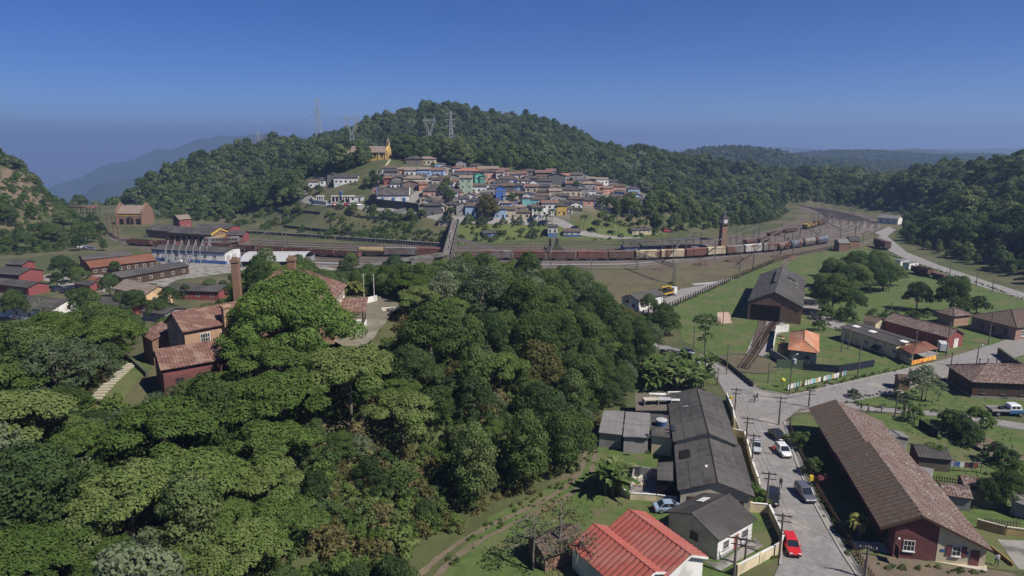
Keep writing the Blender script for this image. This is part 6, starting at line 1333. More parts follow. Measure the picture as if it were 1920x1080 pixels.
# church on the hill
b = G(700, 301); t = thing('church', 'yellow hilltop church with tall pointed front tower and long nave', 'church', (b.x, b.y + 4, b.z), -.1)
MY = paint((.62, .42, .13), 'church_yellow')
MB().hexa([(-13, -4, -2), (8, -4, -2), (8, 4, -2), (-13, 4, -2), (-13, -4, 4.6), (8, -4, 4.6), (8, 4, 4.6), (-13, 4, 4.6)]).build('nave', MY, t)
slope(t, (-13.4, 0, 8), (8, 0, 8), (-13.4, -4.6, 4.5), (8, -4.6, 4.5), V_ROOF['tan']); slope(t, (-13.4, 0, 8), (8, 0, 8), (-13.4, 4.6, 4.5), (8, 4.6, 4.5), V_ROOF['tan'])
MB().bx(-18, -13.003, -3, 3, -2, 3.8).build('apse', MY, t); slope(t, (-18.4, 0, 5.6), (-13, 0, 5.6), (-18.4, -3.5, 3.7), (-13, -3.5, 3.7), V_ROOF['tan']); slope(t, (-18.4, 0, 5.6), (-13, 0, 5.6), (-18.4, 3.5, 3.7), (-13, 3.5, 3.7), V_ROOF['tan']); t.scale = (1.1, 1.1, 1.15)
for i in range(5): win(t, -11 + i * 4.2, -4, 1.6, math.pi, 1.0, 2.2, M_wood, bars=0, sill=False)
for i in range(6): MB().bx(-.3, .3, -.3, .0, -1, 4.4).build('pilaster', paint((.7, .5, .2), 'pale_yellow'), t, (-13 + i * 4.2, -4.01, 0))
MB().bx(8.003, 9.4, -3.6, 3.6, -2, 5.6).hexa([(8.003, -3.6, 5.6), (9.4, -3.6, 5.6), (9.4, 3.6, 5.6), (8.003, 3.6, 5.6), (8.003, -1.2, 8), (9.4, -1.2, 8), (9.4, 1.2, 8), (8.003, 1.2, 8)]).build('facade', MY, t)
MB().bx(8.05, 9.35, -.85, .85, 8.003, 10.2).build('belfry', paint((.7, .5, .2), 'pale_yellow'), t); MB().hexa([(7.9, -1, 10.203), (9.5, -1, 10.203), (9.5, 1, 10.203), (7.9, 1, 10.203), (8.65, -.05, 13), (8.75, -.05, 13), (8.75, .05, 13), (8.65, .05, 13)]).build('spire', V_ROOF['tan'], t)
door(t, 9.4, 0, -1, -math.pi / 2, 1.6, 2.8); win(t, 9.4, 0, 3.6, -math.pi / 2, 1.3, 1.6, bars=0)
MB().bx(8.4, 9.0, -.9, -.853, 8.4, 9.8).build('bell_opening', M_dark, t)
gwall('churchyard_wall', 'pale wall stepping down the lawn from the church front', [G(732, 301)[:2], G(722, 315)[:2], G(713, 326)[:2]], 1.2, .4, M_cream, follow=True)
for i in range(24):
    q = G(595 + rnd.uniform(0, 34), 281 + rnd.uniform(0, 9)); tag(MB().bx(-.8, .8, -.9, .9, -.5, 1.3).bx(-.25, .25, -.15, .15, 1.303, 2.2).build('tomb', M_white, None, q, rnd.uniform(-.2, .2)), 'white tomb in the hillside cemetery', 'tomb', 'white tombs of the hillside cemetery')
# village streets, walls, car park
def vroad(pts, w, m=None, name='village_street'): return ribbon(name, catmull([G(*p) for p in pts], 6), w, .12, m or M_gravel, follow=True)
vroad([(765, 384), (778, 370), (792, 356), (803, 343), (812, 336)], 6); vroad([(830, 336), (840, 325), (846, 318)], 7)
vroad([(580, 352), (568, 362), (575, 374), (600, 380), (660, 386), (720, 392), (790, 400), (850, 413)], 5); vroad([(850, 412), (900, 414), (960, 413), (1020, 414), (1050, 418), (1090, 436), (1130, 444), (1200, 446)], 4.5)
gwall('retaining_wall', 'long stained stone retaining wall below the church hall', [G(x, y)[:2] for x, y in ((693, 386), (720, 390), (760, 394), (785, 398))], 4.6, .6, M_darkconc, follow=True)
gwall('retaining_wall', 'ivy dark terrace wall on the grass bank below the car park', [G(x, y)[:2] for x, y in ((480, 396), (520, 396), (560, 399), (600, 402))], 1.6, .6, M_darkconc, follow=True)
gwall('retaining_wall', 'overgrown terrace wall across the grass bank below the village', [G(x, y)[:2] for x, y in ((610, 405), (680, 409), (740, 413), (775, 415))], 1.3, .6, M_darkconc, follow=True)
gwall('retaining_wall', 'short dark wall on the bank above the arcaded wall', [G(x, y)[:2] for x, y in ((533, 427), (600, 434), (650, 440), (705, 442))], 1.6, .6, M_darkconc, follow=True)
gwall('car_park_wall', 'white boundary wall of the village car park', [G(x, y)[:2] for x, y in ((583, 374), (590, 382), (612, 385))], 2.2, .3, M_white, follow=True)
t0 = G(640, 379)
for i, (x, w_) in enumerate(((600, 12), (632, 20), (655, 16))):
    b = G(x, 378); s = b.length / FPX; t = thing('shelter', ['small white pillared shelter at the car park bend', 'white pillared shelter with blue tank beside the car park', 'white framed shelter near the parked vans'][i], 'shelter', b)
    for k in range(4): MB().bx(-.2, .2, -.2, .2, -1, 3).build('pillar', M_white, t, (-w_ * s / 2 + k * w_ * s / 3, 0, 0))
    MB().bx(-w_ * s / 2 - .3, w_ * s / 2 + .3, -.4, 3, 3.003, 3.3).build('roof', M_white, t); MB().bx(-w_ * s / 2, w_ * s / 2, 2.6, 2.8, -1, 3).build('back_wall', M_grey, t)
b = G(640, 376); tag(MB().lathe([(.9, 0), (1.1, 1.8), (.9, 2.1)], (0, 0, 3.31), 12).tube([(0, 0, -.5), (0, 0, 3.308)], .25, 6).build('water_tank', M_blue, None, b), 'blue water tank raised beside the car park shelters', 'tank')
# arcaded concrete walls along the line
def arcade(pa, pb, h, n, label):
    a, b = P(*pa), P(*pb); d = b - a; t = thing('arcaded_wall', label, 'wall', (a.x, a.y, 0), math.atan2(d.y, d.x)); L = d.length
    MB().bx(0, L, .25, .6, -.3, h).build('wall_body', M_darkconc, t); MB().bx(0, L, -.25, .7, h + .003, h + .35).build('coping', M_conc, t)
    pm_ = MB().bx(-.22, .22, -.2, .247, -.3, h).mesh('buttress', M_conc)
    for i in range(n): inst('buttress', pm_, t, (i * L / (n - 1), 0, 0))
arcade((630, 450), (835, 464), 1.7, 44, 'long concrete wall with rows of buttresses left of the footbridge'); arcade((465, 438), (628, 448), 1.3, 30, 'dark buttressed wall continuing along the bank to the station')
# pylons
def pylon(px, ytop, ybase, kind_, label, Y):
    b = at_depth(px, ybase, Y); z = tz(b.x, b.y); b.z = min(b.z, z + 4); h = hgt(b, ytop); t = thing('power_pylon', label, 'pylon', b, 0.2); mb = MB(); w0 = h * .13
    def bar4(z0, w_0, z1, w_1, th):
        for sx in (-1, 1):
            for sy in (-1, 1): mb.bar((sx * w_0, sy * w_0, z0), (sx * w_1, sy * w_1, z1), th)
    def brace(z0, w_0, z1, w_1, n):
        for i in range(n):
            f0, f1 = i / n, (i + 1) / n; a, c = w_0 + (w_1 - w_0) * f0, w_0 + (w_1 - w_0) * f1; p, q = z0 + (z1 - z0) * f0, z0 + (z1 - z0) * f1
            for s in (-1, 1): mb.bar((-a, s * a, p), (c, s * c, q), 0.21).bar((a, s * a, p), (-c, s * c, q), 0.21).bar((s * a, -a, p), (s * c, c, q), 0.21).bar((s * a, a, p), (s * c, -c, q), 0.21)
    if kind_ == 'tall':
        bar4(-12, w0 * .7, h * .6, w0 * .22, 0.48); brace(-12, w0 * .7, h * .6, w0 * .22, 8); bar4(h * .6, w0 * .22, h, w0 * .12, 0.39); brace(h * .6, w0 * .22, h, w0 * .12, 6); mb.build('mast', M_galv, t)
        for zz in (.62, .78, .94):
            m_ = MB(); r_ = h * .11
            for s in (-1, 1): m_.bar((0, 0, h * zz + .6), (s * r_, 0, h * zz), 0.33).bar((0, 0, h * zz - .8), (s * r_, 0, h * zz), 0.27).bar((s * r_, 0, h * zz), (s * r_, 0, h * zz - 1.6), 0.24)
            m_.build('cross_arm', M_galv, t)
    else:
        bar4(-12, w0 * .8, h * .5, w0 * .25, 0.48); brace(-12, w0 * .8, h * .5, w0 * .25, 7)
        for s in (-1, 1):
            for sy in (-.4, .4): mb.bar((s * w0 * .15, sy, h * .5), (s * h * .13, sy, h * .85), 0.45).bar((s * w0 * .5, sy, h * .5), (s * h * .19, sy, h * .85), 0.33)
            for i in range(5): f = i / 5; mb.bar((s * (w0 * .15 + (h * .13 - w0 * .15) * f), 0, h * (.5 + .35 * f)), (s * (w0 * .5 + (h * .19 - w0 * .5) * (f + .2)), 0, h * (.5 + .35 * (f + .2))), 0.21)
        mb.build('mast', M_galv, t); m_ = MB()
        for sy in (-.5, .5): m_.bar((-h * .22, sy, h * .85), (h * .22, sy, h * .85), 0.39).bar((-h * .19, sy, h * .89), (h * .19, sy, h * .89), 0.33)
        for s in (-1, 1): m_.bar((s * h * .18, 0, h * .85), (s * h * .15, 0, h), 0.33)
        for i in range(12): m_.bar((-h * .22 + i * h * .0367, 0, h * .85), (-h * .19 + i * h * .0345, 0, h * .89), 0.21)
        m_.build('cross_arm', M_galv, t)
    return b, h
pyl = [pylon(598, 185, 250, 'tall', 'tall steel pylon with three pairs of arms on the ridge against the sky', 700), pylon(660, 212, 258, 'y', 'wide Y shaped steel pylon on the slope near the tall ridge pylon', 640), pylon(806, 217, 262, 'y', 'Y shaped steel pylon in the forest left of the slim pylon', 620), pylon(846, 208, 278, 'tall', 'slim tall steel pylon standing in the forest above the village', 600),
       pylon(485, 247, 266, 'tall', 'small far pylon on the left shoulder of the ridge', 700)]
for (a, ha), (b, hb) in ((pyl[0], pyl[1]), (pyl[1], pyl[2]), (pyl[0], pyl[4])):
    for dx in (-5, 5): wire([a + Vector((dx, 0, ha * .8)), b + Vector((dx, 0, hb * .85))], .06, 'power_line', 'thin power line slung between the ridge pylons', 'power lines between the pylons', 10, 4)
# trees and palms around the village
def vtree(key, px, py, sc, label, **k): q = G(px, py); return tree(key, q.x, q.y, sc, label, z=q.z - .1, **k)
vtree('yellowing', 914, 411, 1.15, 'big rounded olive green tree beside the footbridge head')
for i, (px, py, k, sc) in enumerate([(832, 366, 'dome0', .75), (842, 380, 'dome1', .8), (838, 352, 'dome2', .6), (846, 405, 'umb1', .5), (663, 402, 'dome3', .6), (655, 398, 'bush1', 1.2), (708, 350, 'dome1', .8), (700, 340, 'dark0', .8), (690, 352, 'dome2', .7), (672, 347, 'twig1', 1.0), (960, 382, 'dome1', .6), (968, 376, 'dark1', .5), (940, 340, 'dark0', .45), (1130, 392, 'dark1', .8), (1145, 396, 'dome1', .8), (1155, 402, 'tall0', .7), (1175, 398, 'dome2', .7), (1195, 402, 'dome3', .7), (750, 298, 'dark0', .6), (765, 303, 'dome1', .6), (672, 303, 'dark1', .35), (812, 318, 'dark0', .5), (980, 345, 'dark1', .5), (1070, 350, 'dark0', .6), (1080, 356, 'dome1', .55), (770, 412, 'dome3', .55), (790, 408, 'bush0', 1.6), (580, 366, 'dark0', .6), (600, 362, 'dome1', .5), (700, 395, 'bush1', 1.4), (905, 424, 'bush0', 1.8), (880, 420, 'bush2', 1.6), (1000, 424, 'bush1', 1.2), (840, 418, 'bush0', 1.5)]):
    vtree(k, px, py, sc, 'green tree growing between the village houses' if 'bush' not in k else 'green bush on the grass below the village', group='trees between the village houses' if 'bush' not in k else 'bushes below the village', name='tree' if 'bush' not in k else 'shrub')
# far town and sand flats on the coastal plain
tb = MB()
for i in range(260):
    a = rng.uniform(78, 150); yy = rng.uniform(308, 330) if i % 3 else rng.uniform(312, 318); q = P(a, yy, -698); s_ = rng.uniform(15, 70); tb.box((q.x, q.y, -694), (s_ * 2.2, s_ * 1.5, rng.uniform(14, 40)))
tag(tb.build('far_town', M_white), 'white specks of a far town on the coastal plain', 'town', kind='stuff')
sheet('sand_flat', pl([(120, 351), (158, 350), (160, 353), (124, 354)], -699), -697, mat('pale_sand', (.75, .7, .6), (.6, .55, .48), scale=.002)); sheet('sand_flat', pl([(128, 362), (150, 357), (160, 360), (158, 364), (134, 366)], -699), -697, MATS['pale_sand'])
# ------------------------------------------------------------------ mansion on the knoll
PZ = 16.0
def shift(v, z): return Vector((v.x, v.y, z))
t, xs, yl, yr = gable('mansion_wing', 'low front wing of the mansion with orange brown tile roof and maroon wall', 'house', P(289, 657, 21.0), P(452, 631, 21.0), 21.0 - 15, (19.0 - 15, 3.6), (19.0 - 15, 3.6), M_tile_m, M_maroon, z0=15.0, style='rows', n=26, amp=.08, wallbase=-2)
for i in range(4): win(t, -xs + 2 + i * 3.2, -yr, 1.2, math.pi, 1.1, 1.2, M_wood)
door(t, -xs + 10, -yr, 0, math.pi)
t, xs, yl, yr = gable('mansion_wing', 'tall brick wing of the mansion with red tile roof and barred windows', 'house', P(321, 587, 24.2), P(470, 562, 24.2), 8.2, (5.9, 4.0), (5.9, 4.0), M_tile_m, M_tanbrick, z0=16.0, style='rows', n=24, amp=.08, wallbase=-2)
for i in range(4): win(t, -xs + 3.0 + i * 3.2, -yr, 3.6, math.pi, 1.5, 1.5, M_white, bars=3)
win(t, -xs, -1.4, 3.4, math.pi / 2, 1.0, 1.5, M_white); win(t, -xs, 1.4, 3.4, math.pi / 2, 1.0, 1.5, M_white)
MB().bx(-.55, .55, -.45, .45, 0, 8.6).bx(-.7, .7, -.6, .6, 8.603, 8.95).build('chimney', M_tanbrick, t, (.4, -yr - .47, 0))
monopitch('mansion_lean_to', 'lean-to wing with striped tile roof at the left end of the mansion', [P(303, 602, 20.6), P(323, 618, 20.6), P(284, 639, 19.4), P(264, 627, 19.4)], (20.6, 20.6, 19.4, 19.4), M_tile_m, M_brick, 'rows', 9, 1, 'house')
ctr_ = P(545, 492, 29.5)
t, x_, y_ = hip('mansion', 'great hipped main roof of the brick mansion with tall chimneys behind the giant tree', 'house', (ctr_.x - .8, ctr_.y + 3.0), .06, 16.5, 13, 23.4 - PZ, 27.4 - PZ, M_tile_m, M_tanbrick, z0=PZ, style='rows', n=26, amp=.08, rl=5)
for i in range(5): win(t, -7 + i * 3.4, -y_, 5.6, math.pi, 1.3, 1.9, M_white, bars=2)
for i in range(4): win(t, x_, -5 + i * 3.2, 5.6, -math.pi / 2, 1.3, 1.9, M_white, bars=2)
for px, py, zt in ((440, 484, 29.3), (546, 481, 30.6)):
    q = P(px, py, zt); loc = t.matrix_basis.inverted() @ Vector((q.x, q.y, 0)); w_ = .6
    MB().bx(-w_, w_, -w_, w_, 4, zt - PZ - .7).build('chimney', M_brick, t, (loc.x, loc.y, 0)); MB().bx(-w_ * 1.2, w_ * 1.2, -w_ * 1.2, w_ * 1.2, zt - PZ - .697, zt - PZ - .2).bx(-.5, -.1, -.25, .25, zt - PZ - .197, zt - PZ + .2).bx(.1, .5, -.25, .25, zt - PZ - .197, zt - PZ + .2).build('chimney_cap', M_brick, t, (loc.x, loc.y, 0))
# veranda
va = P(679, 612, 17.0); t = thing('veranda', 'open timber veranda with tiled roof on a white plinth', 'veranda', (va.x - 4.4, va.y + 1.5, 16.0), .12)
MB().bx(-6, 4.6, -2.6, 2.6, -1, 1.1).build('plinth', M_white, t)
for i in range(5):
    for s in (-1, 1): MB().bx(-.1, .1, -.1, .1, 1.103, 3.9).build('post', M_wood, t, (-5.6 + i * 2.5, s * 2.45, 0))
for s in (-1, 1): MB().bx(-5.6, 4.4, -.04, .04, 2.0, 2.1).bx(-5.6, 4.4, -.04, .04, 1.5, 1.6).build('railing', M_wood, t, (0, s * 2.45, 0))
MB().bx(-.04, .04, -2.4, 2.4, 2.0, 2.1).bx(-.04, .04, -2.4, 2.4, 1.5, 1.6).build('railing', M_wood, t, (4.4, 0, 0))
for i in range(8): MB().bx(-.03, .03, -.03, .03, 1.103, 2.0).build('baluster', M_wood, t, (4.4, -2.1 + i * .6, 0))
slope(t, (-6.5, 3.2, 5.2), (5.0, 3.2, 5.2), (-6.5, -3.2, 4.0), (5.0, -3.2, 4.0), M_tile_m, 'rows', 16, amp=.08)
gwall('terrace_wall', 'low white parapet at the back of the mansion terrace', [P(666, 573, 16)[:2], P(706, 563, 16)[:2]], 1.1, .25, M_white, z=16.0)
sheet('terrace', [tuple(P(a, b, 15.6)[:2]) for a, b in ((630, 585), (660, 570), (712, 558), (752, 572), (728, 600), (700, 640), (660, 660), (620, 640))], 15.9, mat('terrace_earth', (.17, .15, .1), (.12, .11, .075), scale=.4, amt=.6, col3=(.22, .2, .16), scale3=.15), .2)
for i, px in enumerate((683, 702)):
    q = P(px, 562, 16); h = hgt(q, 515); t = thing('flagpole', ['white flagpole on the mansion terrace, nearer the palm', 'white flagpole on the mansion terrace, at the parapet corner'][i], 'flagpole', q); MB().tube([(0, 0, 0), (0, 0, h)], [.09, .05], 6).build('pole', M_white, t); MB().lathe([(.02, h), (.1, h + .08), (.02, h + .16)], (0, 0, 0), 8).build('finial', M_white, t); MB().bx(-.3, .3, -.3, .3, -.5, .15).build('footing', M_conc, t)
q = P(702, 612, 16); tag(MB().bx(-3.2, 3.2, -1.6, 1.6, 0, .06).build('paved_slab', M_beige, None, (q.x + 2, q.y + 14, 15.95), .3), 'pale paved slab on the mansion terrace', 'slab')
# garden steps
s0, s1_ = G(177, 752), G(250, 683); n = 15; t = thing('garden_steps', 'pale stone steps climbing the lawn to the mansion yard', 'steps', s0); e = s1_ - s0; rz_ = math.atan2(e.y, e.x)
for i in range(n): MB().bx(-.2, .2, -.85, .85, -1.2, .0).build('step', M_beige, t, Vector((e.x * (i + .5) / n, e.y * (i + .5) / n, tz(s0.x + e.x * (i + .5) / n, s0.y + e.y * (i + .5) / n) - s0.z + .28)), rz_)
lp = [G(a, b) for a, b, h in ((165, 765, 13.4), (180, 735, 14), (215, 690, 15.2), (240, 672, 16), (285, 690, 16), (275, 730, 15.2), (240, 775, 13.8), (200, 790, 13))]
me = MB(); 
NL = 14
for i in range(NL + 1):
    for j in range(NL + 1):
        u, v = i / NL, j / NL; a = lp[0].lerp(lp[3], u); b = lp[7].lerp(lp[4], u); p_ = a.lerp(b, v); me.v.append((p_.x, p_.y, tz(p_.x, p_.y) + .1))
for i in range(NL):
    for j in range(NL): a = i * (NL + 1) + j; me.f.append((a, a + NL + 1, a + NL + 2, a + 1))
tag(me.build('garden_lawn', M_lawn), kind='structure')
gwall('garden_wall', 'dark stone edging wall at the foot of the garden steps', [G(160, 748)[:2], G(177, 756)[:2], G(200, 764)[:2]], .7, .4, M_darkconc, follow=True)
gwall('garden_wall', 'dark stone wall at the top of the garden steps', [G(228, 670)[:2], G(248, 680)[:2], G(276, 706)[:2]], .8, .4, M_darkconc, follow=True)

# ------------------------------------------------------------------ red sheds, station and substation on the left
def lshed(name, label, a, b, hr, he, w, rm, wm, n=12, style='sheets', cat='shed', w2=None, he2=None, wins=3, side=-1):
    t, xs, yl, yr = gable(name, label, cat, P(a[0], a[1], hr), P(b[0], b[1], hr), hr, (he2 or he, w2 or w), (he, w), rm, wm, style=style, n=n, ny=2, amp=.06)
    for i in range(wins): win(t, -xs + (i + .5) * 2 * xs / wins, -yr, 1.0, math.pi, 1.0, 1.1, M_white, bars=0, sill=False)
    return t, xs, yl, yr
lshed('workshop', 'long workshop with dark grey roof and red wall, nearest the scrub slope', (150, 479), (243, 470), 4.6, 3.2, 4.2, M_fibro, M_redwall, 20, wins=8)
lshed('workshop', 'long workshop with rust red roof and open timber front', (160, 490), (284, 476), 5.0, 3.0, 5.0, M_rust, M_wood, 24, 'rows', wins=8)
lshed('workshop', 'low dark roofed workshop with white end wall by the substation', (208, 512), (338, 490), 4.4, 3.2, 5.5, M_fibro, M_wood, 20, wins=6)
t, xs, yl, yr = lshed('ochre_house', 'peach coloured house with tan grey roof among dark sheds', (236, 523), (297, 536), 6.2, 4.0, 4.6, V_ROOF['tan'], paint((.66, .45, .26), 'peach_wall'), 10, wins=0)
for u_, zz in ((-1.6, 1.6), (.2, 1.6), (2.0, 2.2)): win(t, xs, u_, zz, -math.pi / 2, .9, 1.3, M_blue)
lshed('shed', 'dark patched shed with red end wall below the substation', (322, 531), (425, 534), 4.2, 2.9, 5.0, M_fibro, M_redwall, 16, wins=4)
lshed('shed', 'dark roofed shed with small chimney in front of the peach house', (190, 556), (262, 562), 4.2, 2.9, 5.0, M_fibro, M_redwall, 12, wins=3)
t, xs, yl, yr = lshed('warehouse', 'broad dark grey roofed warehouse with white gable end', (30, 552), (128, 562), 5.2, 3.2, 6.5, M_fibro, M_white, 14, wins=4); win(t, xs, 0, 2.6, -math.pi / 2, .9, .9, M_wood)
lshed('shed', 'long low dark shed with red end at the edge of the scrub', (-20, 519), (72, 529), 4.0, 2.8, 3.8, M_fibro, M_redwall, 14, wins=4)
lshed('workshop', 'red walled workshop with dark roof under the scrub slope', (-30, 497), (58, 503), 5.2, 3.6, 5.0, M_fibro, M_redwall, 12, wins=3)
lshed('shed', 'small dark roofed red shed behind the red workshop', (20, 487), (54, 488), 4.2, 3.0, 3.4, M_fibro, M_redwall, 6, wins=2)
lshed('hut', 'tiny rusty hut in the trees beside the parked cars', (165, 518), (188, 520), 3.6, 2.6, 3.0, M_rust, M_brick, 5, wins=1)
lshed('hut', 'small red hut with dark roof between the tree and the parked cars', (150, 524), (180, 528), 3.4, 2.5, 2.6, M_fibro, M_redwall, 5, wins=2)
lshed('shed', 'dark flat roofed shed half hidden in trees below the mansion', (285, 572), (330, 578), 3.6, 2.7, 4.0, M_fibro, M_grey, 8, wins=2)
sheet('dirt_yard', [tuple(P(a, b)[:2]) for a, b in ((60, 520), (150, 505), (210, 520), (330, 505), (450, 480), (560, 492), (640, 505), (560, 515), (430, 512), (330, 525), (300, 545), (200, 548), (130, 545), (100, 530))], .03, M_conc, .4)
# substation
t, xs, yl, yr = gable('substation_building', 'long white and blue substation building with flat dark roof', 'building', P(300, 459, 6.0), P(438, 465, 6.0), 6.0, (5.4, 5), (5.0, 6), M_fibro, M_white, style='sheets', n=22, ny=2)
MB().bx(-xs - .02, xs + .02, -yr - .02, yr + .02, -.2, 1.4).build('painted_band', M_blue, t); MB().bx(-xs - .02, xs + .02, -yr - .02, -yr + .5, 4.1, 4.7).build('painted_fascia', paint((.12, .2, .42), 'mid_blue'), t)
for i in range(7): win(t, -xs + 3 + i * 4.6, -yr, 2.2, math.pi, 1.8, 1.4)
for i in range(2): MB().bx(-.04, .04, -1.2, 1.2, 0, 3.4).build('roller_door', M_palesheet, t, (xs + .02, -3.4 + i * 3.6, 0))
g2 = random.Random(3)
for i in range(7):
    a, b = P(312 + i * 13, 500 - i * 1.0), P(318 + i * 13, 476 - i * .4); t = thing('busbar_frame', 'grey steel busbar frame with insulators in the substation yard', 'steel frame', (a.x, a.y, 0), 0, 'busbar frames of the substation'); e = b - a
    for k in range(4): MB().bar(e * (k / 3), e * (k / 3) + Vector((0, 0, 6.2)), .22).build('post', M_galv, t)
    MB().bar(Vector((0, 0, 6)), e + Vector((0, 0, 6)), .2).bar(Vector((0, 0, 4.2)), e + Vector((0, 0, 4.2)), .14).build('beam', M_galv, t)
    for k in range(7): MB().lathe([(.1, 0), (.2, .2), (.1, .4), (.2, .6), (.1, .8)], (0, 0, 0), 7).build('insulator', M_palesheet, t, e * (k / 6) + Vector((.3, 0, 2.4)))
for i in range(6):
    q = P(320 + i * 15, 497 - i * 2.2); t = thing('transformer', 'grey transformer with bushings in the substation yard', 'transformer', (q.x, q.y, 0), 0, 'transformers of the substation'); MB().bx(-1.1, 1.1, -.9, .9, .2, 2.4).bx(-1.5, -1.103, -.7, .7, .4, 2.2).bx(1.103, 1.5, -.7, .7, .4, 2.2).build('tank', M_galv, t)
    for k in range(3): MB().lathe([(.1, 0), (.16, .3), (.08, .9)], (-.7 + .7 * k, 0, 2.403), 7).build('bushing', M_palesheet, t)
sheet('gravel_yard', [tuple(P(a, b)[:2]) for a, b in ((300, 482), (400, 474), (440, 478), (425, 492), (330, 508), (300, 500))], .06, M_gravel, .3)
wl_ = P(300, 502), P(340, 500)
gwall('yard_wall', 'white painted wall with blue gate in front of the substation', [P(296, 512)[:2], P(342, 498)[:2]], 2.6, .25, M_white, cap=M_blue)
# pale barrel vaulted market roof
a, b = P(462, 500), P(560, 501); d = b - a; t = thing('vaulted_hall', 'pale grey barrel vaulted roof behind the mansion chimneys', 'hall', ((a.x + b.x) / 2, (a.y + b.y) / 2 + 8, 0)); L_ = d.length / 2 + 2; mb = MB(); NS = 12
for i in range(NS + 1): an = math.pi * (i / NS) * .8 + math.pi * .1; mb.v += [(-L_, 9 * -math.cos(an), 1.2 + 3.6 * math.sin(an)), (L_, 9 * -math.cos(an), 1.2 + 3.6 * math.sin(an))]
mb.f = [(2 * i, 2 * i + 1, 2 * i + 3, 2 * i + 2) for i in range(NS)]; mb.build('roof', M_palesheet, t, smooth=True)
for i in range(6): MB().bx(-.1, .1, -8.4, 8.4, 0, 2.3).build('frame', M_galv, t, (-L_ + .3 + i * (2 * L_ - .6) / 5, 0, 0))
# yellow station and its dark roofed sheds
t, xs, yl, yr = gable('station', 'old station shed with dark roof and bright yellow arched gable', 'station', P(330, 425, 6.4), P(412, 430, 6.4), 6.4, (4.2, 6), (4.2, 6), M_fibro, M_brick, style='sheets', n=16, ny=2, oe=.15)
YM = paint((.62, .4, .06), 'station_yellow')
for s in (-1, 1): MB().bar((xs + .2, 0, 6.55), (xs + .2, s * 6, 4.3), .5, .7).build('yellow_verge', YM, t)
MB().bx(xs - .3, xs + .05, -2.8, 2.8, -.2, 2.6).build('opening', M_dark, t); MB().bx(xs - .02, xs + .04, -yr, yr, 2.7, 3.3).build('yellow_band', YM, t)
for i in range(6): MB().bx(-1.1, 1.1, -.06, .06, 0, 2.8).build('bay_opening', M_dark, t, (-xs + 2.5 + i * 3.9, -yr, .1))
lshed('shed', 'dark roofed railway shed with white skylight left of the station', (290, 420), (334, 424), 6.2, 4.0, 6, M_fibro, M_brick, 12, wins=4)
lshed('shed', 'pale roofed red shed standing behind the station roofs', (328, 404), (352, 402), 7.6, 5.4, 4.4, V_ROOF['tan'], M_redwall, 6, wins=2)
lshed('shed', 'wide grey roofed shed behind the yellow station gable', (372, 420), (440, 422), 5.4, 4.0, 5.5, M_fibro, M_redwall, 14, wins=4)
lshed('red_house', 'small red house with white windows at the end of the station', (428, 433), (462, 433), 5.4, 3.8, 4.5, M_fibro, M_redwall, 8, wins=4)
# roofless winding house of brick with arches
b0, b1_ = P(218, 421), P(270, 421); d = b1_ - b0; c = (b0 + b1_) / 2; t, xs, yl, yr = gable('winding_house', 'ruined brick winding house with tan tile roof, tall side walls and arched front', 'ruin', (b0.x + .3, b0.y + 6), (b1_.x - .3, b1_.y + 6), 11.0, (6.5, 6.4), (6.5, 6.4), V_ROOF['tan'], M_brick, style='rows', n=18, amp=.1)
for s in (-1, 1): MB().hexa([(s * xs - .5, -7.2, -.2), (s * xs + .5, -7.2, -.2), (s * xs + .5, 7.2, -.2), (s * xs - .5, 7.2, -.2), (s * xs - .5, -6.2, 8), (s * xs + .5, -6.2, 8), (s * xs + .5, 6.2, 8), (s * xs - .5, 6.2, 8)]).build('parapet_wall', M_brick, t); MB().hexa([(s * xs - .5, -6.2, 8), (s * xs + .5, -6.2, 8), (s * xs + .5, 6.2, 8), (s * xs - .5, 6.2, 8), (s * xs - .5, -.8, 12.6), (s * xs + .5, -.8, 12.6), (s * xs + .5, .8, 12.6), (s * xs - .5, .8, 12.6)]).build('parapet_gable', M_brick, t)
for i, (u_, w_) in enumerate(((-5, 1.3), (0, 2.2), (5, 1.3))):
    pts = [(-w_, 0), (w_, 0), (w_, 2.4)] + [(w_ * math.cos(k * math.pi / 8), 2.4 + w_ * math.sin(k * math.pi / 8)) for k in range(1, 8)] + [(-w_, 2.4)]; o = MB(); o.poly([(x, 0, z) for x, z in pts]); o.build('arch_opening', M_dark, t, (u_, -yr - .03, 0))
MB().bx(-xs + .6, xs - .6, -yr - .1, -yr + .2, 5.2, 5.9).build('yellow_band', YM, t)
q = P(160, 400); t = thing('ruin_frame', 'collapsed dark timber ruin with rusty roof beyond the scrub', 'ruin', (q.x, q.y, 0), .2)
for i in range(5):
    for s in (-1, 1): MB().bar((-8 + i * 4, s * 3.5, -.3), (-8 + i * 4 + rnd.uniform(-.3, .3), s * 3.5, rnd.uniform(3, 5)), .45).build('post', M_wood, t)
for i in range(5): MB().box((-7 + i * 3.4, rnd.uniform(-1, 1), 4.4), (3.2, 6.5, .15), rnd.uniform(-.2, .2), rnd.uniform(-.25, .25)).build('roof_sheet', M_rust, t)
q = P(120, 383); t = thing('water_tower', 'dark squat tank tower on the bare left hillside', 'tower', (q.x, q.y, tz(q.x, q.y))); MB().bx(-2.4, 2.4, -2.4, 2.4, -1, 4).build('base', M_brick, t); MB().lathe([(2.6, 4.003), (2.8, 7.2), (.4, 8)], (0, 0, 0), 14).build('tank', M_darkconc, t)
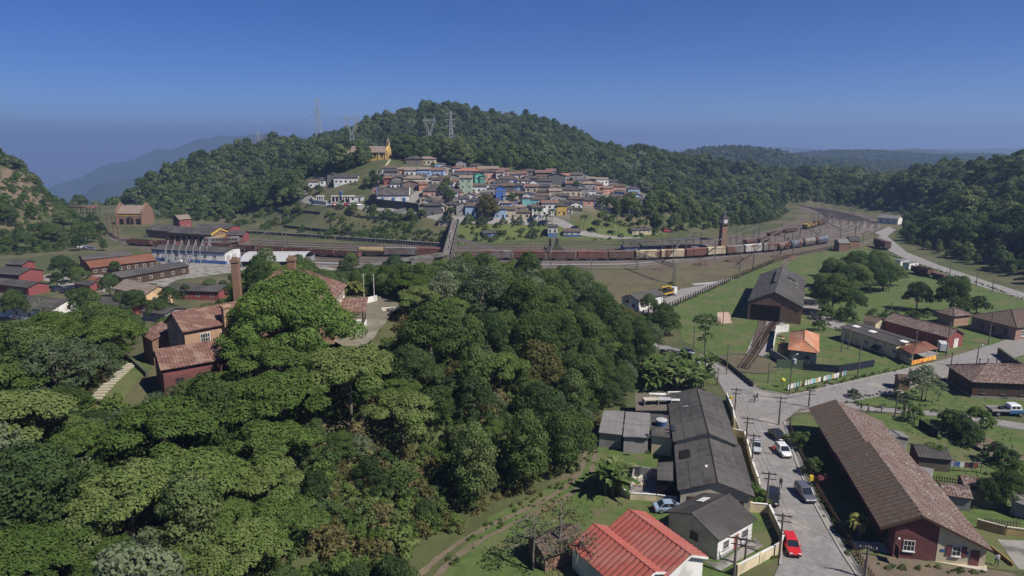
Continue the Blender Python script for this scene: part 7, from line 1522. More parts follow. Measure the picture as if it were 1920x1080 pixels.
for i, (px, py) in enumerate([(214, 445), (222, 447), (203, 440), (246, 430)]):
    b = P(px, py); h = hgt(b, py - 42 if i != 3 else py - 30); t = thing('line_mast', 'lone rusty mast on the grass before the winding house', 'mast', b, 0, 'rusty masts before the winding house'); MB().bar((0, 0, 0), (0, 0, h), .35).build('post', W_rust, t); MB().bar((-1, 0, h * .9), (1, 0, h * .9), .15).build('arm', W_rust, t)
# trees among the sheds and on the left slope
for i, (px, py, k, sc) in enumerate([(118, 520, 'dome1', .9), (135, 530, 'dark0', .9), (150, 540, 'dome0', .8), (108, 540, 'dark1', .7), (216, 512, 'dome2', .5), (170, 585, 'dome0', .8), (208, 560, 'dome1', .8), (230, 585, 'dark0', .8), (255, 590, 'dome3', .8), (150, 590, 'dome2', .8), (320, 575, 'dome1', .7), (395, 555, 'dome2', .6), (420, 552, 'dark1', .6), (300, 598, 'dome0', .7), (285, 557, 'umb2', .5), (350, 560, 'dark0', .6), (80, 605, 'twig0', 1.1), (30, 600, 'dome3', .8), (560, 500, 'dome1', .5), (690, 545, 'dome0', .9), (645, 520, 'dark0', .8), (660, 510, 'dome2', .7), (740, 530, 'dome1', 1.0)]):
    q = P(px, py, 0); tree(k, q.x, q.y, sc, 'leafy tree growing among the dark roofed sheds below the mansion', 'trees among the sheds', z=max(0, tz(q.x, q.y)) - .1)
for i, (px, py, k, sc) in enumerate([(50, 470, 'dome1', 1.2), (40, 455, 'dark0', 1.1), (100, 455, 'dome0', 1.3), (145, 450, 'dark1', 1.2), (165, 455, 'dome2', 1.2), (190, 440, 'dark0', 1.0), (175, 425, 'dome1', 1.1), (120, 430, 'dome3', 1.3), (85, 440, 'dark1', 1.0), (20, 420, 'dome2', 1.2), (60, 410, 'dark0', 1.0), (150, 470, 'dome1', .9), (195, 470, 'tall0', .6), (75, 465, 'bush1', 2), (15, 470, 'dome0', 1.0), (135, 415, 'dome1', .9)]):
    q = G(px, py); tree(k, q.x, q.y, sc * .8, 'dark rounded tree scattered on the scrub slope above the sheds', 'trees on the scrub slope', z=q.z - .2)
# ------------------------------------------------------------------ vehicles
M_tyre = mat('tyre', (.02, .02, .02), (.014, .014, .014), scale=2, rough=.9); M_rim = plain('wheel_rim', (.35, .35, .36), .4, .6)
M_lamp = plain('lamp_lens', (.7, .7, .68), .15); M_tail = plain('tail_lens', (.35, .02, .02), .3); M_trim = plain('black_trim', (.02, .02, .022), .5)
M_cglass = plain('car_glass', (.018, .022, .028), .06, 0, .7)
def carpaint(nm, c):
    if nm in MATS: return MATS[nm]
    m = plain(nm, c, .3, .0, .5); m.node_tree.nodes['Principled BSDF'].inputs['Coat Weight'].default_value = .6; return m
def wheels(t, xs_, y, r, w=.2):
    k = ('wheel', r)
    if k not in _rs:
        mb = MB(); mb.tube([(0, -w / 2, 0), (0, w / 2, 0)], r, 16); _rs[k] = mb.mesh('tyre', M_tyre); m2 = MB(); m2.tube([(0, -w / 2 - .012, 0), (0, w / 2 + .012, 0)], r * .62, 12); _rs[k + ('r',)] = m2.mesh('rim', M_rim)
    for x in xs_:
        for s in (-1, 1): o = inst('wheel', _rs[k], t, (x, s * y, r)); inst('rim', _rs[k + ('r',)], o)
def loft(secs):
    """hull through closed cross sections of equal size"""
    mb = MB(); n = len(secs[0])
    for s in secs: mb.v += [tuple(p) for p in s]
    for i in range(len(secs) - 1):
        for k in range(n): a = i * n + k; b = i * n + (k + 1) % n; mb.f.append((a, b, b + n, a + n))
    mb.f.append(tuple(reversed(range(n)))); mb.f.append(tuple((len(secs) - 1) * n + k for k in range(n))); return mb
def car(label, m, pos, rz, L=4.1, W=1.68, H=1.45, style='hatch', group=None, nm='car'):
    t = thing(nm, label, 'car', pos, rz, group); h = L / 2; w = W / 2
    def sec(x, zt, ww, zb=.22): return [(x, -ww * .93, zb), (x, -ww, zb + .18), (x, -ww, zt - .16), (x, -ww * .9, zt), (x, ww * .9, zt), (x, ww, zt - .16), (x, ww, zb + .18), (x, ww * .93, zb)]
    rear = .86 if style != 'sedan' else .84
    loft([sec(-h, .72, w * .86, .34), sec(-h + .12, rear, w * .96), sec(-h * .55, .9, w), sec(0, .9, w), sec(h * .38, .88, w), sec(h * .75, .78, w * .97), sec(h - .1, .66, w * .9), sec(h, .56, w * .82, .34)]).build('body', m, t, smooth=False)
    if style == 'sedan': a0, a1, b1, b0 = -h * .72, -h * .42, h * .12, h * .46
    elif style == 'wagon': a0, a1, b1, b0 = -h + .08, -h + .28, h * .1, h * .44
    else: a0, a1, b1, b0 = -h + .1, -h + .5, h * .1, h * .48
    z0, z1 = .87, H; wi = w * .76
    MB().hexa([(a0, -w * .9, z0), (b0, -w * .9, z0), (b0, w * .9, z0), (a0, w * .9, z0), (a1, -wi, z1 - .06), (b1, -wi, z1 - .06), (b1, wi, z1 - .06), (a1, wi, z1 - .06)]).build('cabin_glass', M_cglass, t)
    MB().hexa([(a1 - .04, -wi - .02, z1 - .06), (b1 + .03, -wi - .02, z1 - .06), (b1 + .03, wi + .02, z1 - .06), (a1 - .04, wi + .02, z1 - .06), (a1 + .12, -wi + .1, z1), (b1 - .1, -wi + .1, z1), (b1 - .1, wi - .1, z1), (a1 + .12, wi - .1, z1)]).build('roof', m, t)
    pl_ = MB()
    for s in (-1, 1):
        pl_.bar((a0 + .02, s * w * .905, z0), (a1, s * (wi + .01), z1 - .05), .09).bar((b0, s * w * .905, z0), (b1, s * (wi + .01), z1 - .05), .07).bar(((a0 + b0) / 2, s * w * .91, z0), ((a1 + b1) / 2, s * (wi + .012), z1 - .05), .08)
    pl_.build('pillar', m, t)
    wheels(t, (-h * .6, h * .6), w * .9, .3)
    for s in (-1, 1):
        MB().box((h - .06, s * w * .62, .62), (.12, .32, .13)).build('headlight', M_lamp, t); MB().box((-h + .03, s * w * .78, .72), (.1, .2, .26)).build('taillight', M_tail, t)
        MB().box((b0 - .25, s * (w + .07), .95), (.12, .16, .11)).build('mirror', m, t)
        for xx in (-.1, -.9) : MB().box((xx, s * (w + .006), .78), (.18, .02, .04)).build('door_handle', M_trim, t)
    MB().box((h - .03, 0, .36), (.1, W * .8, .12)).box((-h + .02, 0, .38), (.1, W * .8, .12)).build('bumper', M_trim, t)
    MB().box((-h - .02, 0, .58), (.02, .4, .12)).build('number_plate', M_palesheet, t); return t
C_red = carpaint('car_red', (.52, .02, .018)); C_silver = carpaint('car_silver', (.4, .42, .46)); C_white = carpaint('car_white', (.66, .66, .67)); C_black = carpaint('car_black', (.018, .018, .02)); C_grey = carpaint('car_grey', (.09, .095, .11)); C_blue = carpaint('car_paleblue', (.25, .32, .42)); C_navy = carpaint('car_navy', (.02, .03, .06))
sdir_ = P(1440, 840) - P(1475, 1000); SA = math.atan2(sdir_.y, sdir_.x)
def on(px, py): q = P(px, py); return (q.x, q.y, .085)
car('bright red hatchback parked beside the cream garden wall', C_red, on(1483, 1030), SA + math.pi + .12, 4.2, style='wagon')
car('silver station wagon parked outside the dark roofed houses', C_silver, on(1417, 843), SA + math.pi - .05, 4.2, style='sedan')
car('white hatchback parked opposite the silver car', C_white, on(1468, 851), SA + math.pi + .25, 4.1)
car('black sedan parked at the head of the street by the fence', C_black, on(1457, 822), SA + math.pi + .35, 4.2, style='sedan')
car('dark grey people carrier parked along the row house pavement', C_grey, on(1509, 932), SA + math.pi + .25, 4.4, 1.75, 1.55, 'wagon')
car('black hatchback parked by the utility pole and garden shrubs', C_black, on(1449, 940), SA + math.pi - .15, 4.0)
car('pale blue old saloon parked on the grass behind the cottage', C_blue, on(1255, 958), .05, 4.5, style='sedan')
car('silver blue hatchback parked at the bend by the slender tree', C_silver, on(1301, 674), -.75, 4.0)
car('dark car parked just behind the silver blue one at the bend', C_navy, on(1291, 667), -.75, 4.0)
for i, (px, m, lab) in enumerate(((668, C_silver, 'silver car at the end of the village car park row'), (676, C_red, 'red car in the village car park beside the white ones'), (697, C_red, 'red car between white vans in the village car park'), (685, C_white, 'white car between two red ones in the village car park'), (706, C_white, 'white van next to the red car in the village car park'), (718, C_white, 'last white van of the village car park row'))):
    q = G(px - 45, 386); car(lab, m, (q.x, q.y, q.z + .15), .1 + math.pi / 2 * (i % 2) * .3, 4.4, 1.75, 1.9 if i > 3 else 1.45, 'wagon')
q = G(1250, 435); car('red car parked among trees beside the railway bungalow', C_red, (q.x, q.y, q.z + .1), .1)
for i, (px, py, m) in enumerate([(155, 462, C_white), (165, 464, C_blue), (172, 466, C_grey)]): q = P(px, py + 3); car(['white car on the grass behind the long workshop', 'pale blue car on the grass behind the long workshop', 'grey car on the grass behind the long workshop'][i], m, (q.x, q.y, max(.05, tz(q.x, q.y) + .1)), .4)
for i, (px, py, m) in enumerate([(172, 537, C_navy), (180, 541, C_black), (110, 545, C_navy), (125, 548, C_black)]): q = P(px, py); car('dark car parked in the dirt yard between the sheds', m, (q.x, q.y, .06), .5 + .3 * i, group='dark cars in the shed yard')
# double cab flatbed truck
q = P(1885, 778); t = thing('flatbed_truck', 'white and blue double cab truck with empty flatbed on the side road', 'truck', (q.x, q.y, .09), -.06)
loft([[(x, -.9, zb), (x, -.95, zb + .3), (x, -.95, zm), (x, -.8, zt), (x, .8, zt), (x, .95, zm), (x, .95, zb + .3), (x, .9, zb)] for x, zb, zm, zt in ((.15, .5, 1.2, 1.25), (1.9, .5, 1.2, 1.25), (2.7, .5, 1.1, 1.15), (2.95, .55, 1.0, 1.05))]).build('cab_lower', carpaint('truck_blue', (.05, .16, .32)), t)
MB().hexa([(.15, -.94, 1.25), (2.3, -.94, 1.25), (2.3, .94, 1.25), (.15, .94, 1.25), (.2, -.85, 2.1), (2.0, -.85, 2.1), (2.0, .85, 2.1), (.2, .85, 2.1)]).build('cab', C_white, t); MB().hexa([(.17, -.87, 2.103), (2.03, -.87, 2.103), (2.03, .87, 2.103), (.17, .87, 2.103), (.3, -.75, 2.2), (1.9, -.75, 2.2), (1.9, .75, 2.2), (.3, .75, 2.2)]).build('roof', C_white, t)
for s in (-1, 1):
    for x in (.75, 1.55): MB().box((x, s * .915, 1.66), (.6, .05, .5), rx=-s * .1).build('side_window', M_cglass, t)
    MB().box((2.93, s * .65, .85), (.06, .28, .2)).build('headlight', M_lamp, t)
MB().poly([(2.31, -.8, 1.32), (2.31, .8, 1.32), (2.06, .75, 2.02), (2.06, -.75, 2.02)]).build('windscreen', M_cglass, t)
MB().bx(-3.1, .05, -1.0, 1.0, .85, 1.0).build('bed', M_greywood, t)
for s in (-1, 1): MB().bx(-3.1, .05, s * 1.0 - .03, s * 1.0 + .03, 1.003, 1.35).build('side_board', M_palesheet, t)
MB().bx(-3.13, -3.07, -.95, .95, 1.003, 1.35).build('tail_board', M_palesheet, t); MB().bx(-3, 2.6, -.4, .4, .5, .84).build('chassis', M_trim, t); wheels(t, (-1.9, 2.1), .85, .42, .28)
MB().box((-.5, 0, 1.2), (1.1, 1.5, .35)).build('load', M_trim, t)
# yellow crane truck
q = P(1250, 556); t = thing('crane_truck', 'yellow and black crane truck with white cab beside the white house', 'truck', (q.x, q.y, .07), .75)
YL = carpaint('plant_yellow', (.55, .34, .02))
MB().bx(-4, 2.4, -1.1, 1.1, .7, 1.1).build('chassis', M_trim, t); MB().bx(-3.9, 2.2, -1.15, 1.15, 1.103, 1.6).build('bed', YL, t); MB().bx(2.45, 4.2, -1.15, 1.15, .6, 2.7).build('cab', C_white, t); MB().bx(3.6, 4.22, -1.0, 1.0, 1.7, 2.5).build('windscreen', M_cglass, t)
MB().bx(-4, 1.6, -1.12, -1.05, 1.603, 2.6).bx(-4, 1.6, 1.05, 1.12, 1.603, 2.6).build('side_rack', M_trim, t); MB().bar((1.9, 0, 1.6), (1.9, 0, 3.3), .5).bar((1.9, 0, 3.3), (-3.2, 0, 3.5), .35).bar((-3.2, 0, 3.5), (-3.4, 0, 2.4), .15).build('crane_arm', YL, t); wheels(t, (-3, -1.9, 3.2), .95, .5, .3)
q = P(1238, 566); tag(heap(1238, 566, 2.0, .9, M_trim, 'black heap of sleepers beside the crane truck', seed=9), 'black heap of old material beside the crane truck', 'heap')
q = P(1246, 560); t = thing('backhoe', 'small yellow backhoe between the white house and the crane truck', 'backhoe', (q.x - 3.5, q.y - 2.0, .07), 1.2)
MB().bx(-1.4, 1.2, -.7, .7, .6, 1.3).build('body', YL, t); MB().hexa([(-.7, -.65, 1.303), (.6, -.65, 1.303), (.6, .65, 1.303), (-.7, .65, 1.303), (-.6, -.6, 2.5), (.5, -.6, 2.5), (.5, .6, 2.5), (-.6, .6, 2.5)]).build('cab', M_cglass, t); MB().bar((-1.4, 0, 1.0), (-2.4, 0, 2.8), .3).bar((-2.4, 0, 2.8), (-3.2, 0, 1.2), .25).build('boom', YL, t); MB().bx(1.6, 2.2, -1, 1, .3, .9).build('bucket', M_trim, t); wheels(t, (-.9, .9), .8, .55, .35)
# white van behind the canopy
q = P(1766, 657); t = thing('van', 'white van parked under the end of the rust canopy', 'van', (q.x, q.y, .06), 1.2); MB().hexa([(-2.2, -.9, .4), (2.0, -.9, .4), (2.0, .9, .4), (-2.2, .9, .4), (-2.15, -.8, 2.1), (1.3, -.8, 2.1), (1.3, .8, 2.1), (-2.15, .8, 2.1)]).build('body', C_white, t); MB().poly([(1.98, -.75, 1.0), (1.98, .75, 1.0), (1.45, .7, 1.95), (1.45, -.7, 1.95)]).build('windscreen', M_cglass, t); wheels(t, (-1.4, 1.3), .8, .34)
# rusty wagons and white caravans by the gravel road
for i, (px, py) in enumerate([(1690, 500), (1706, 505)]): q = P(px, py); t = thing('site_cabin', ['white site cabin by the gravel road, nearer the brick huts', 'white site cabin by the gravel road, nearer the rusty wagon'][i], 'cabin', (q.x, q.y, 0), .5); MB().bx(-3, 3, -1.3, 1.3, .4, 2.8).build('body', M_white, t); MB().bx(-3.1, 3.1, -1.4, 1.4, 2.803, 2.95).build('roof', M_fibro2, t); win(t, -1, -1.3, 1.3, math.pi, 1.0, .8, M_blue, bars=0); door(t, 1.4, -1.3, .4, math.pi, .8, 2.0, M_blue); wheels(t, (-1.5, 1.5), 1.0, .4)
wagon('gon', P(1712, 512), P(1745, 520), W_rust, 'derelict rusty wagon on the grass by the gravel road'); wagon('flat', P(1748, 520), P(1775, 527), W_rust, 'derelict low wagon frame by the gravel road'); wagon('box', P(1642, 462), P(1664, 470), W_brown, 'derelict brown boxcar at the start of the gravel road')
for i, (px, py) in enumerate([(1582, 472), (1602, 467)]): q = P(px, py); gable('brick_hut', ['square brick hut with pale roof inside the curve of the tracks', 'dark brick hut beside the square one inside the curve'][i], 'hut', (q.x - 2.5, q.y + 2.6), (q.x + 2.5, q.y + 2.6), 5.6, (3.9, 2.8), (3.9, 2.8), M_fibro2 if not i else M_fibro, M_brick, oe=.2, os=.25)
lshed('railway_shed', 'white and blue railway shed where the valley closes', (1650, 402), (1690, 405), 5, 3.5, 4, M_fibro2, M_white, 8, wins=3)
q = P(1640, 545); t = thing('open_shelter', 'low black open shelter under the lawn trees', 'shelter', (q.x, q.y, 0), -.2)
for i in range(4): MB().bx(-.1, .1, -.1, .1, 0, 1.9).build('post', M_wood, t, (-4 + (i % 2) * 8, -1.2 + (i // 2) * 2.4, 0))
MB().bx(-4.5, 4.5, -1.7, 1.7, 1.903, 2.05).build('roof', M_fibro, t)

# ------------------------------------------------------------------ people
def person_mesh(name, pose, shirt, trouser, skin=(.28, .17, .11), hair=(.02, .016, .013), bag=False):
    s = pose; J = {'pel': (0, 0, .95), 'sp': (0, .0, 1.18), 'ch': (.02, 0, 1.38), 'nk': (.02, 0, 1.5), 'hd': (.035, 0, 1.6), 'top': (.03, 0, 1.74)}
    for k, sd in (('l', 1), ('r', -1)):
        st = s * sd; J['hip' + k] = (0, .1 * sd, .92); J['kn' + k] = (.18 * st, .11 * sd, .5); J['an' + k] = (.30 * st - .08, .11 * sd, .09); J['to' + k] = (.30 * st + .12, .12 * sd, .04)
        J['sh' + k] = (.01, .19 * sd, 1.42); J['el' + k] = (-.14 * st - .02, .25 * sd, 1.14); J['wr' + k] = (-.2 * st + .1, .25 * sd, .9); J['ha' + k] = (-.2 * st + .13, .24 * sd, .78)
    rad = {'pel': .15, 'sp': .13, 'ch': .16, 'nk': .06, 'hd': .1, 'top': .075, 'hip': .1, 'kn': .065, 'an': .045, 'to': .04, 'sh': .07, 'el': .045, 'wr': .033, 'ha': .04}
    E_ = [('pel', 'sp'), ('sp', 'ch'), ('ch', 'nk'), ('nk', 'hd'), ('hd', 'top')] + [e for k in 'lr' for e in (('pel', 'hip' + k), ('hip' + k, 'kn' + k), ('kn' + k, 'an' + k), ('an' + k, 'to' + k), ('ch', 'sh' + k), ('sh' + k, 'el' + k), ('el' + k, 'wr' + k), ('wr' + k, 'ha' + k))]
    ks = list(J); me = bpy.data.meshes.new(name); me.from_pydata([J[k] for k in ks], [(ks.index(a), ks.index(b)) for a, b in E_], []); o = bpy.data.objects.new('tmp_person', me); COL.objects.link(o)
    md = o.modifiers.new('skin', 'SKIN'); sv = me.skin_vertices[0].data
    for i, k in enumerate(ks): r = rad.get(k, rad.get(k[:-1], .05)); sv[i].radius = (r, r * (1.15 if k in ('ch', 'pel', 'sp') else 1)); sv[i].use_root = (k == 'pel')
    o.modifiers.new('sub', 'SUBSURF').levels = 1
    dg = bpy.context.evaluated_depsgraph_get(); m2 = bpy.data.meshes.new_from_object(o.evaluated_get(dg)); m2.name = name; bpy.data.objects.remove(o)
    m2.materials.clear()
    for mm in (plain('cloth_%d%d%d' % tuple(int(c * 99) for c in shirt), shirt, .9), plain('cloth_%d%d%d' % tuple(int(c * 99) for c in trouser), trouser, .9), plain('skin', skin, .6), plain('hair', hair, .8), M_trim): m2.materials.append(mm)
    for p in m2.polygons:
        c = p.center; p.use_smooth = True
        p.material_index = 3 if (c.z > 1.67 or (c.z > 1.56 and c.x < 0)) else (2 if c.z > 1.5 or (abs(c.y) > .2 and c.z < 1.12) else (0 if c.z > .93 else (1 if c.z > .1 else 4)))
    return m2
PM = [person_mesh('walker_a', 1.0, (.03, .03, .035), (.02, .022, .03)), person_mesh('walker_b', -.8, (.05, .05, .06), (.05, .06, .1)), person_mesh('stander_red', .25, (.5, .03, .03), (.03, .03, .04)), person_mesh('walker_white', .7, (.6, .6, .6), (.06, .07, .1)), person_mesh('stander_dark', .15, (.06, .03, .03), (.02, .02, .025))]
def person(k, px, py, rz, label, z=None, grp=None):
    q = P(px, py) if z is None else P(px, py, z); o = inst('person', PM[k], None, (q.x, q.y, (.09 if z is None else z)), rz); o.scale = (1, 1, rnd.uniform(.95, 1.02)); return tag(o, label, 'person', grp)
person(0, 1614, 771, 2.9, 'person in dark clothes walking at the front of the group on the side road'); person(1, 1627, 777, 3.0, 'person in grey walking nearest the row house on the side road'); person(3, 1652, 775, .2, 'person in a pale top walking alone on the side road'); person(0, 1695, 773, .1, 'person in black standing beside the lamp post on the side road'); person(4, 1694, 778, .4, 'person in dark red walking next to the one in black'); person(1, 1723, 772, .1, 'person in grey with a bag walking last by the young tree')
person(2, 1449, 853, 1.2, 'person in a red top standing behind the white hatchback'); person(4, 1463, 916, 1.4, 'person in dark clothes walking up the middle of the street'); person(3, 1868, 1062, 1.0, 'person in white standing at the foot of the ochre steps')
person(0, 1419, 752, 2.0, 'person in black crossing the junction, ahead of the other'); person(1, 1414, 755, 2.0, 'person in grey crossing the junction, just behind the other')
for i in range(7):
    f = (i + .6) / 7.5; q = D0.lerp(D1, f); o = inst('person', PM[i % 5], None, (q.x + rnd.uniform(-1, 1), q.y, q.z + .02), rnd.choice((1.57, -1.57))); tag(o, 'person walking on the deck of the long footbridge', 'person', 'people on the footbridge')

# ------------------------------------------------------------------ poles, signs, street things
M_pole = mat('utility_pole', (.17, .15, .13), (.12, .105, .09), scale=1.5, rough=.9)
POLES = [(1470, 962, 1046), (1445, 884, 960), (1418, 813, 876), (1402, 781, 838), (1381, 727, 780), (1464, 743, 797), (1520, 729, 764), (1625, 1023, 1085), (1380, 1004, 1080), (1400, 1008, 1062)]
PT = []
for i, (px, y0, y1) in enumerate(POLES):
    b = P(px - (9 if i < 3 else 4), y1); h = min(11, hgt(b, y0)); t = thing('utility_pole', 'concrete utility pole with crossarm and wires along the street', 'pole', (b.x, b.y, 0), SA + math.pi / 2, 'utility poles along the street')
    MB().tube([(0, 0, -.2), (0, 0, h)], [.17, .11], 7).build('post', M_pole, t); MB().bar((-1.0, 0, h - .35), (1.0, 0, h - .35), .12).bar((-1.0, 0, h - 1.1), (.6, 0, h - 1.1), .1).build('crossarm', M_wood, t)
    for k in range(4): MB().lathe([(.04, 0), (.08, .08), (.04, .2)], (-.85 + k * .57, 0, h - .29), 6).build('insulator', M_palesheet, t)
    PT.append(Vector((b.x, b.y, h - .2)))
for a, b in ((0, 1), (1, 2), (2, 3), (3, 4), (4, 5), (5, 6), (7, 0), (8, 0)):
    for off in (-.7, .1, .7): wire([PT[a] + Vector((off, 0, 0)), PT[b] + Vector((off, 0, 0))], .018, 'street_wire', 'thin black wire strung between the street poles', 'street wires', 8, .5)
LP = [(1480, 668, 738, 'lamp'), (1608, 640, 705, ''), (1712, 620, 680, ''), (1774, 603, 667, ''), (1853, 585, 646, ''), (1678, 740, 780, 'lamp'), (1830, 650, 688, 'lamp'), (1783, 660, 686, ''), (1300, 610, 658, ''), (1362, 645, 702, ''), (1440, 680, 718, ''), (1345, 690, 722, ''), (1590, 615, 655, ''), (1577, 625, 660, ''), (1355, 580, 612, ''), (1240, 555, 585, ''), (1172, 552, 580, ''), (1705, 690, 705, ''), (1670, 565, 590, ''), (1780, 488, 520, ''), (1860, 520, 548, ''), (1830, 505, 535, '')]
for i, (px, y0, y1, k) in enumerate(LP):
    b = P(px, y1); h = hgt(b, y0); t = thing('lamp_post' if k else 'wire_pole', 'tall pole with lamp arm beside the road' if k else 'slim pole carrying wires across the lawns', 'pole', (b.x, b.y, 0), .4, 'lamp posts by the road' if k else 'slim poles on the lawns')
    MB().tube([(0, 0, -.2), (0, 0, h)], [.14, .09], 6).build('post', M_pole, t)
    if k: MB().tube([(0, 0, h - .2), (.9, 0, h + .3)], .05, 5).build('arm', M_steel, t); MB().box((1.1, 0, h + .3), (.6, .22, .14)).build('lamp_head', M_palesheet, t)
    else: MB().bar((-.5, 0, h - .3), (.5, 0, h - .3), .09).build('crossarm', M_wood, t)
bq = [P(x, y1) + Vector((0, 0, hgt(P(x, y1), y0) - .3)) for x, y0, y1, _ in LP]
for a, b in ((0, 1), (1, 2), (2, 3), (3, 4)): wire([bq[a], bq[b]], .02, 'street_wire', 'wire strung between the roadside poles by the canopy', 'roadside wires', 8, .6)
t = thing('transformer_box', 'white transformer can on the corner pole beside the banner fence', 'transformer', (P(1480, 738).x + .3, P(1480, 738).y - .3, hgt(P(1480, 738), 668) - 1.4)); MB().lathe([(.1, 0), (.38, .05), (.38, .9), (.2, 1.0)], (0, 0, 0), 10).build('can', M_palesheet, t); MB().bx(-.5, .1, -.05, .05, .3, .5).build('bracket', M_steel, t)
# banner fence at the junction
a, b = P(1476, 733), P(1586, 706); t = thing('banner_fence', 'low fence hung with white and coloured posters along the road', 'fence', (a.x, a.y, 0)); e = b - a; rz_ = math.atan2(e.y, e.x); n = 22
MB().bar(Vector((0, 0, 1.25)), e + Vector((0, 0, 1.25)), .06).bar(Vector((0, 0, .4)), e + Vector((0, 0, .4)), .06).build('rail', M_wood, t)
pcols = [M_white, M_white, paint((.55, .55, .6), 'pale_poster'), paint((.2, .5, .5), 'teal_poster'), paint((.5, .38, .2), 'ochre_poster'), M_white]
for i in range(n):
    if i % 7 == 5: continue
    w_ = rnd.uniform(.5, .85); MB().bx(-w_ / 2, w_ / 2, -.02, .02, .3, 1.35).build('poster', pcols[i % 6], t, e * ((i + .5) / n) + Vector((.05, -.06, rnd.uniform(-.08, .1))), rz_)
for i in range(12): MB().bx(-.06, .06, -.06, .06, 0, 1.45).build('post', M_wood, t, e * (i / 11) + Vector((0, .06, 0)))
q = P(1467, 727); t = thing('phone_shell', 'round yellow telephone shell on the junction corner', 'telephone', (q.x, q.y, .05)); MB().lathe([(.1, 1.2), (.45, 1.4), (.5, 1.7), (.3, 2.0), (.05, 2.1)], (0, 0, 0), 12).build('hood', paint((.6, .6, .06), 'lime_shell'), t); MB().tube([(0, 0, 0), (0, 0, 1.3)], .06, 6).build('stand', M_steel, t)
for i, (px, py) in enumerate([(1520, 908), (1370, 762)]): q = P(px, py); t = thing('post_box', ['yellow box on a stand by the pavement shrubs', 'yellow meter box on the stepped front wall'][i], 'box', (q.x, q.y, .1 if not i else 1.5)); MB().bx(-.25, .25, -.2, .2, .5 if not i else 0, 1.3 if not i else .6).build('box_body', paint((.65, .5, .03), 'post_yellow'), t); MB().bx(-.05, .05, -.05, .05, -.1, .498).build('stand', M_steel, t)
gwall('low_wall', 'grey panelled wall along the street beside the turntable', [P(1330, 668)[:2], P(1360, 684)[:2], P(1390, 708)[:2], P(1412, 726)[:2]], 1.1, .14, M_greywood, posts=1.6)
# ------------------------------------------------------------------ garden plants and lawn trees
def frond_cluster(n, L, w, droop, seed, up=.9, mat_=None, name='fronds', seg=6, split=0):
    g3 = random.Random(seed); mb = MB()
    for i in range(n):
        az_ = 2.399 * i + g3.uniform(-.2, .2); el = g3.uniform(.15, up); d = Vector((math.cos(az_), math.sin(az_), 0)); sd = Vector((-d.y, d.x, 0)); pts = []
        for k in range(seg + 1):
            f = k / seg; r = L * f * math.cos(el * (1 - .35 * f)); z = L * f * math.sin(el) - droop * L * f * f * f; ww = w * math.sin(math.pi * min(.97, .12 + .88 * f)) ** .7
            pts.append((d * r + Vector((0, 0, z)), ww))
        for k in range(seg):
            (p, a), (q_, b_) = pts[k], pts[k + 1]; up_ = Vector((0, 0, .35))
            mb.poly([p, q_, q_ + sd * b_ + up_ * b_, p + sd * a + up_ * a]); mb.poly([p, p - sd * a + up_ * a, q_ - sd * b_ + up_ * b_, q_])
    return mb.mesh(name, mat_)
L_palm = leafmat('leaf_palm', (.09, .11, .03), (.16, .17, .05), (.26, .25, .09))
BAN = [frond_cluster(11, 2.6, .36, .35, s, 1.35, L_banana, 'leaves') for s in range(3)]; PAL = [frond_cluster(34, 1.9, .34, .6, s + 9, 1.3, L_palm, 'fronds') for s in range(2)]; FEA = [frond_cluster(22, 2.8, .3, .75, s + 19, 1.2, L_dark, 'fronds') for s in range(2)]
def banana(x, y, sc, label, grp, z=0.0):
    t = thing('banana_plant', label, 'plant', (x, y, z), rnd.uniform(0, 6), grp); t.scale = (sc,) * 3; MB().tube([(0, 0, -.2), (0, 0, 2.0)], [.18, .12], 7).build('stem', mat('banana_stem', (.16, .17, .06), (.1, .1, .04), scale=2), t); inst('leaves', BAN[rnd.randrange(3)], t, (0, 0, 1.9))
def palm(x, y, h, sc, label, meshes, grp=None, z=0.0, crown=1):
    t = thing('palm_tree', label, 'palm', (x, y, z), rnd.uniform(0, 6), grp); MB().tube([(0, 0, -.3), (.05, 0, h * .5), (0, .05, h)], [.24, .17, .14], 8).build('trunk', M_palebark, t); inst('crown', meshes[rnd.randrange(len(meshes))], t, (0, 0, h - .1), 0, sc)
for i in range(34):
    q = P(rnd.uniform(1212, 1340), rnd.uniform(690, 735)); 
    if abs((q - P(1370, 745)).x) > 0 and q.x < P(1345, 722).x + 2: banana(q.x, q.y, rnd.uniform(.8, 1.35), 'banana plant in the grove beside the street bend', 'banana grove by the street', max(0, tz(q.x, q.y)))
for i, (px, py) in enumerate([(1150, 925), (1140, 918), (1158, 915), (1148, 930), (1135, 928), (1160, 928), (1145, 908)]): q = P(px, py); banana(q.x, q.y, rnd.uniform(1.0, 1.35), 'banana plant in the clump by the low cream wall', 'banana clump by the cream wall')
q = P(1610, 1008); palm(q.x, q.y, 2.2, 1.0, 'pale green fan palm in the row house garden', PAL); q = P(665, 580, 16); palm(q.x, q.y, 4.4, 1.5, 'yellowish fan palm on the mansion terrace', PAL, z=16)
for i, (px, py) in enumerate([(1025, 424), (1035, 424), (1120, 436), (1095, 434), (1160, 442), (1240, 432), (1270, 437), (1010, 420), (1205, 436), (1130, 428), (1150, 430), (1290, 434)]): q = G(px, py); palm(q.x, q.y, rnd.uniform(5, 8), 1.2, 'dark feathery palm on the bank below the village', FEA, 'palms on the bank below the village', q.z)
def lt(k, px, py, sc, label, name='tree', grp=None, sz=None): q = P(px, py); return tree(k, q.x, q.y, sc, label, grp, name, z=.0, sz=sz)
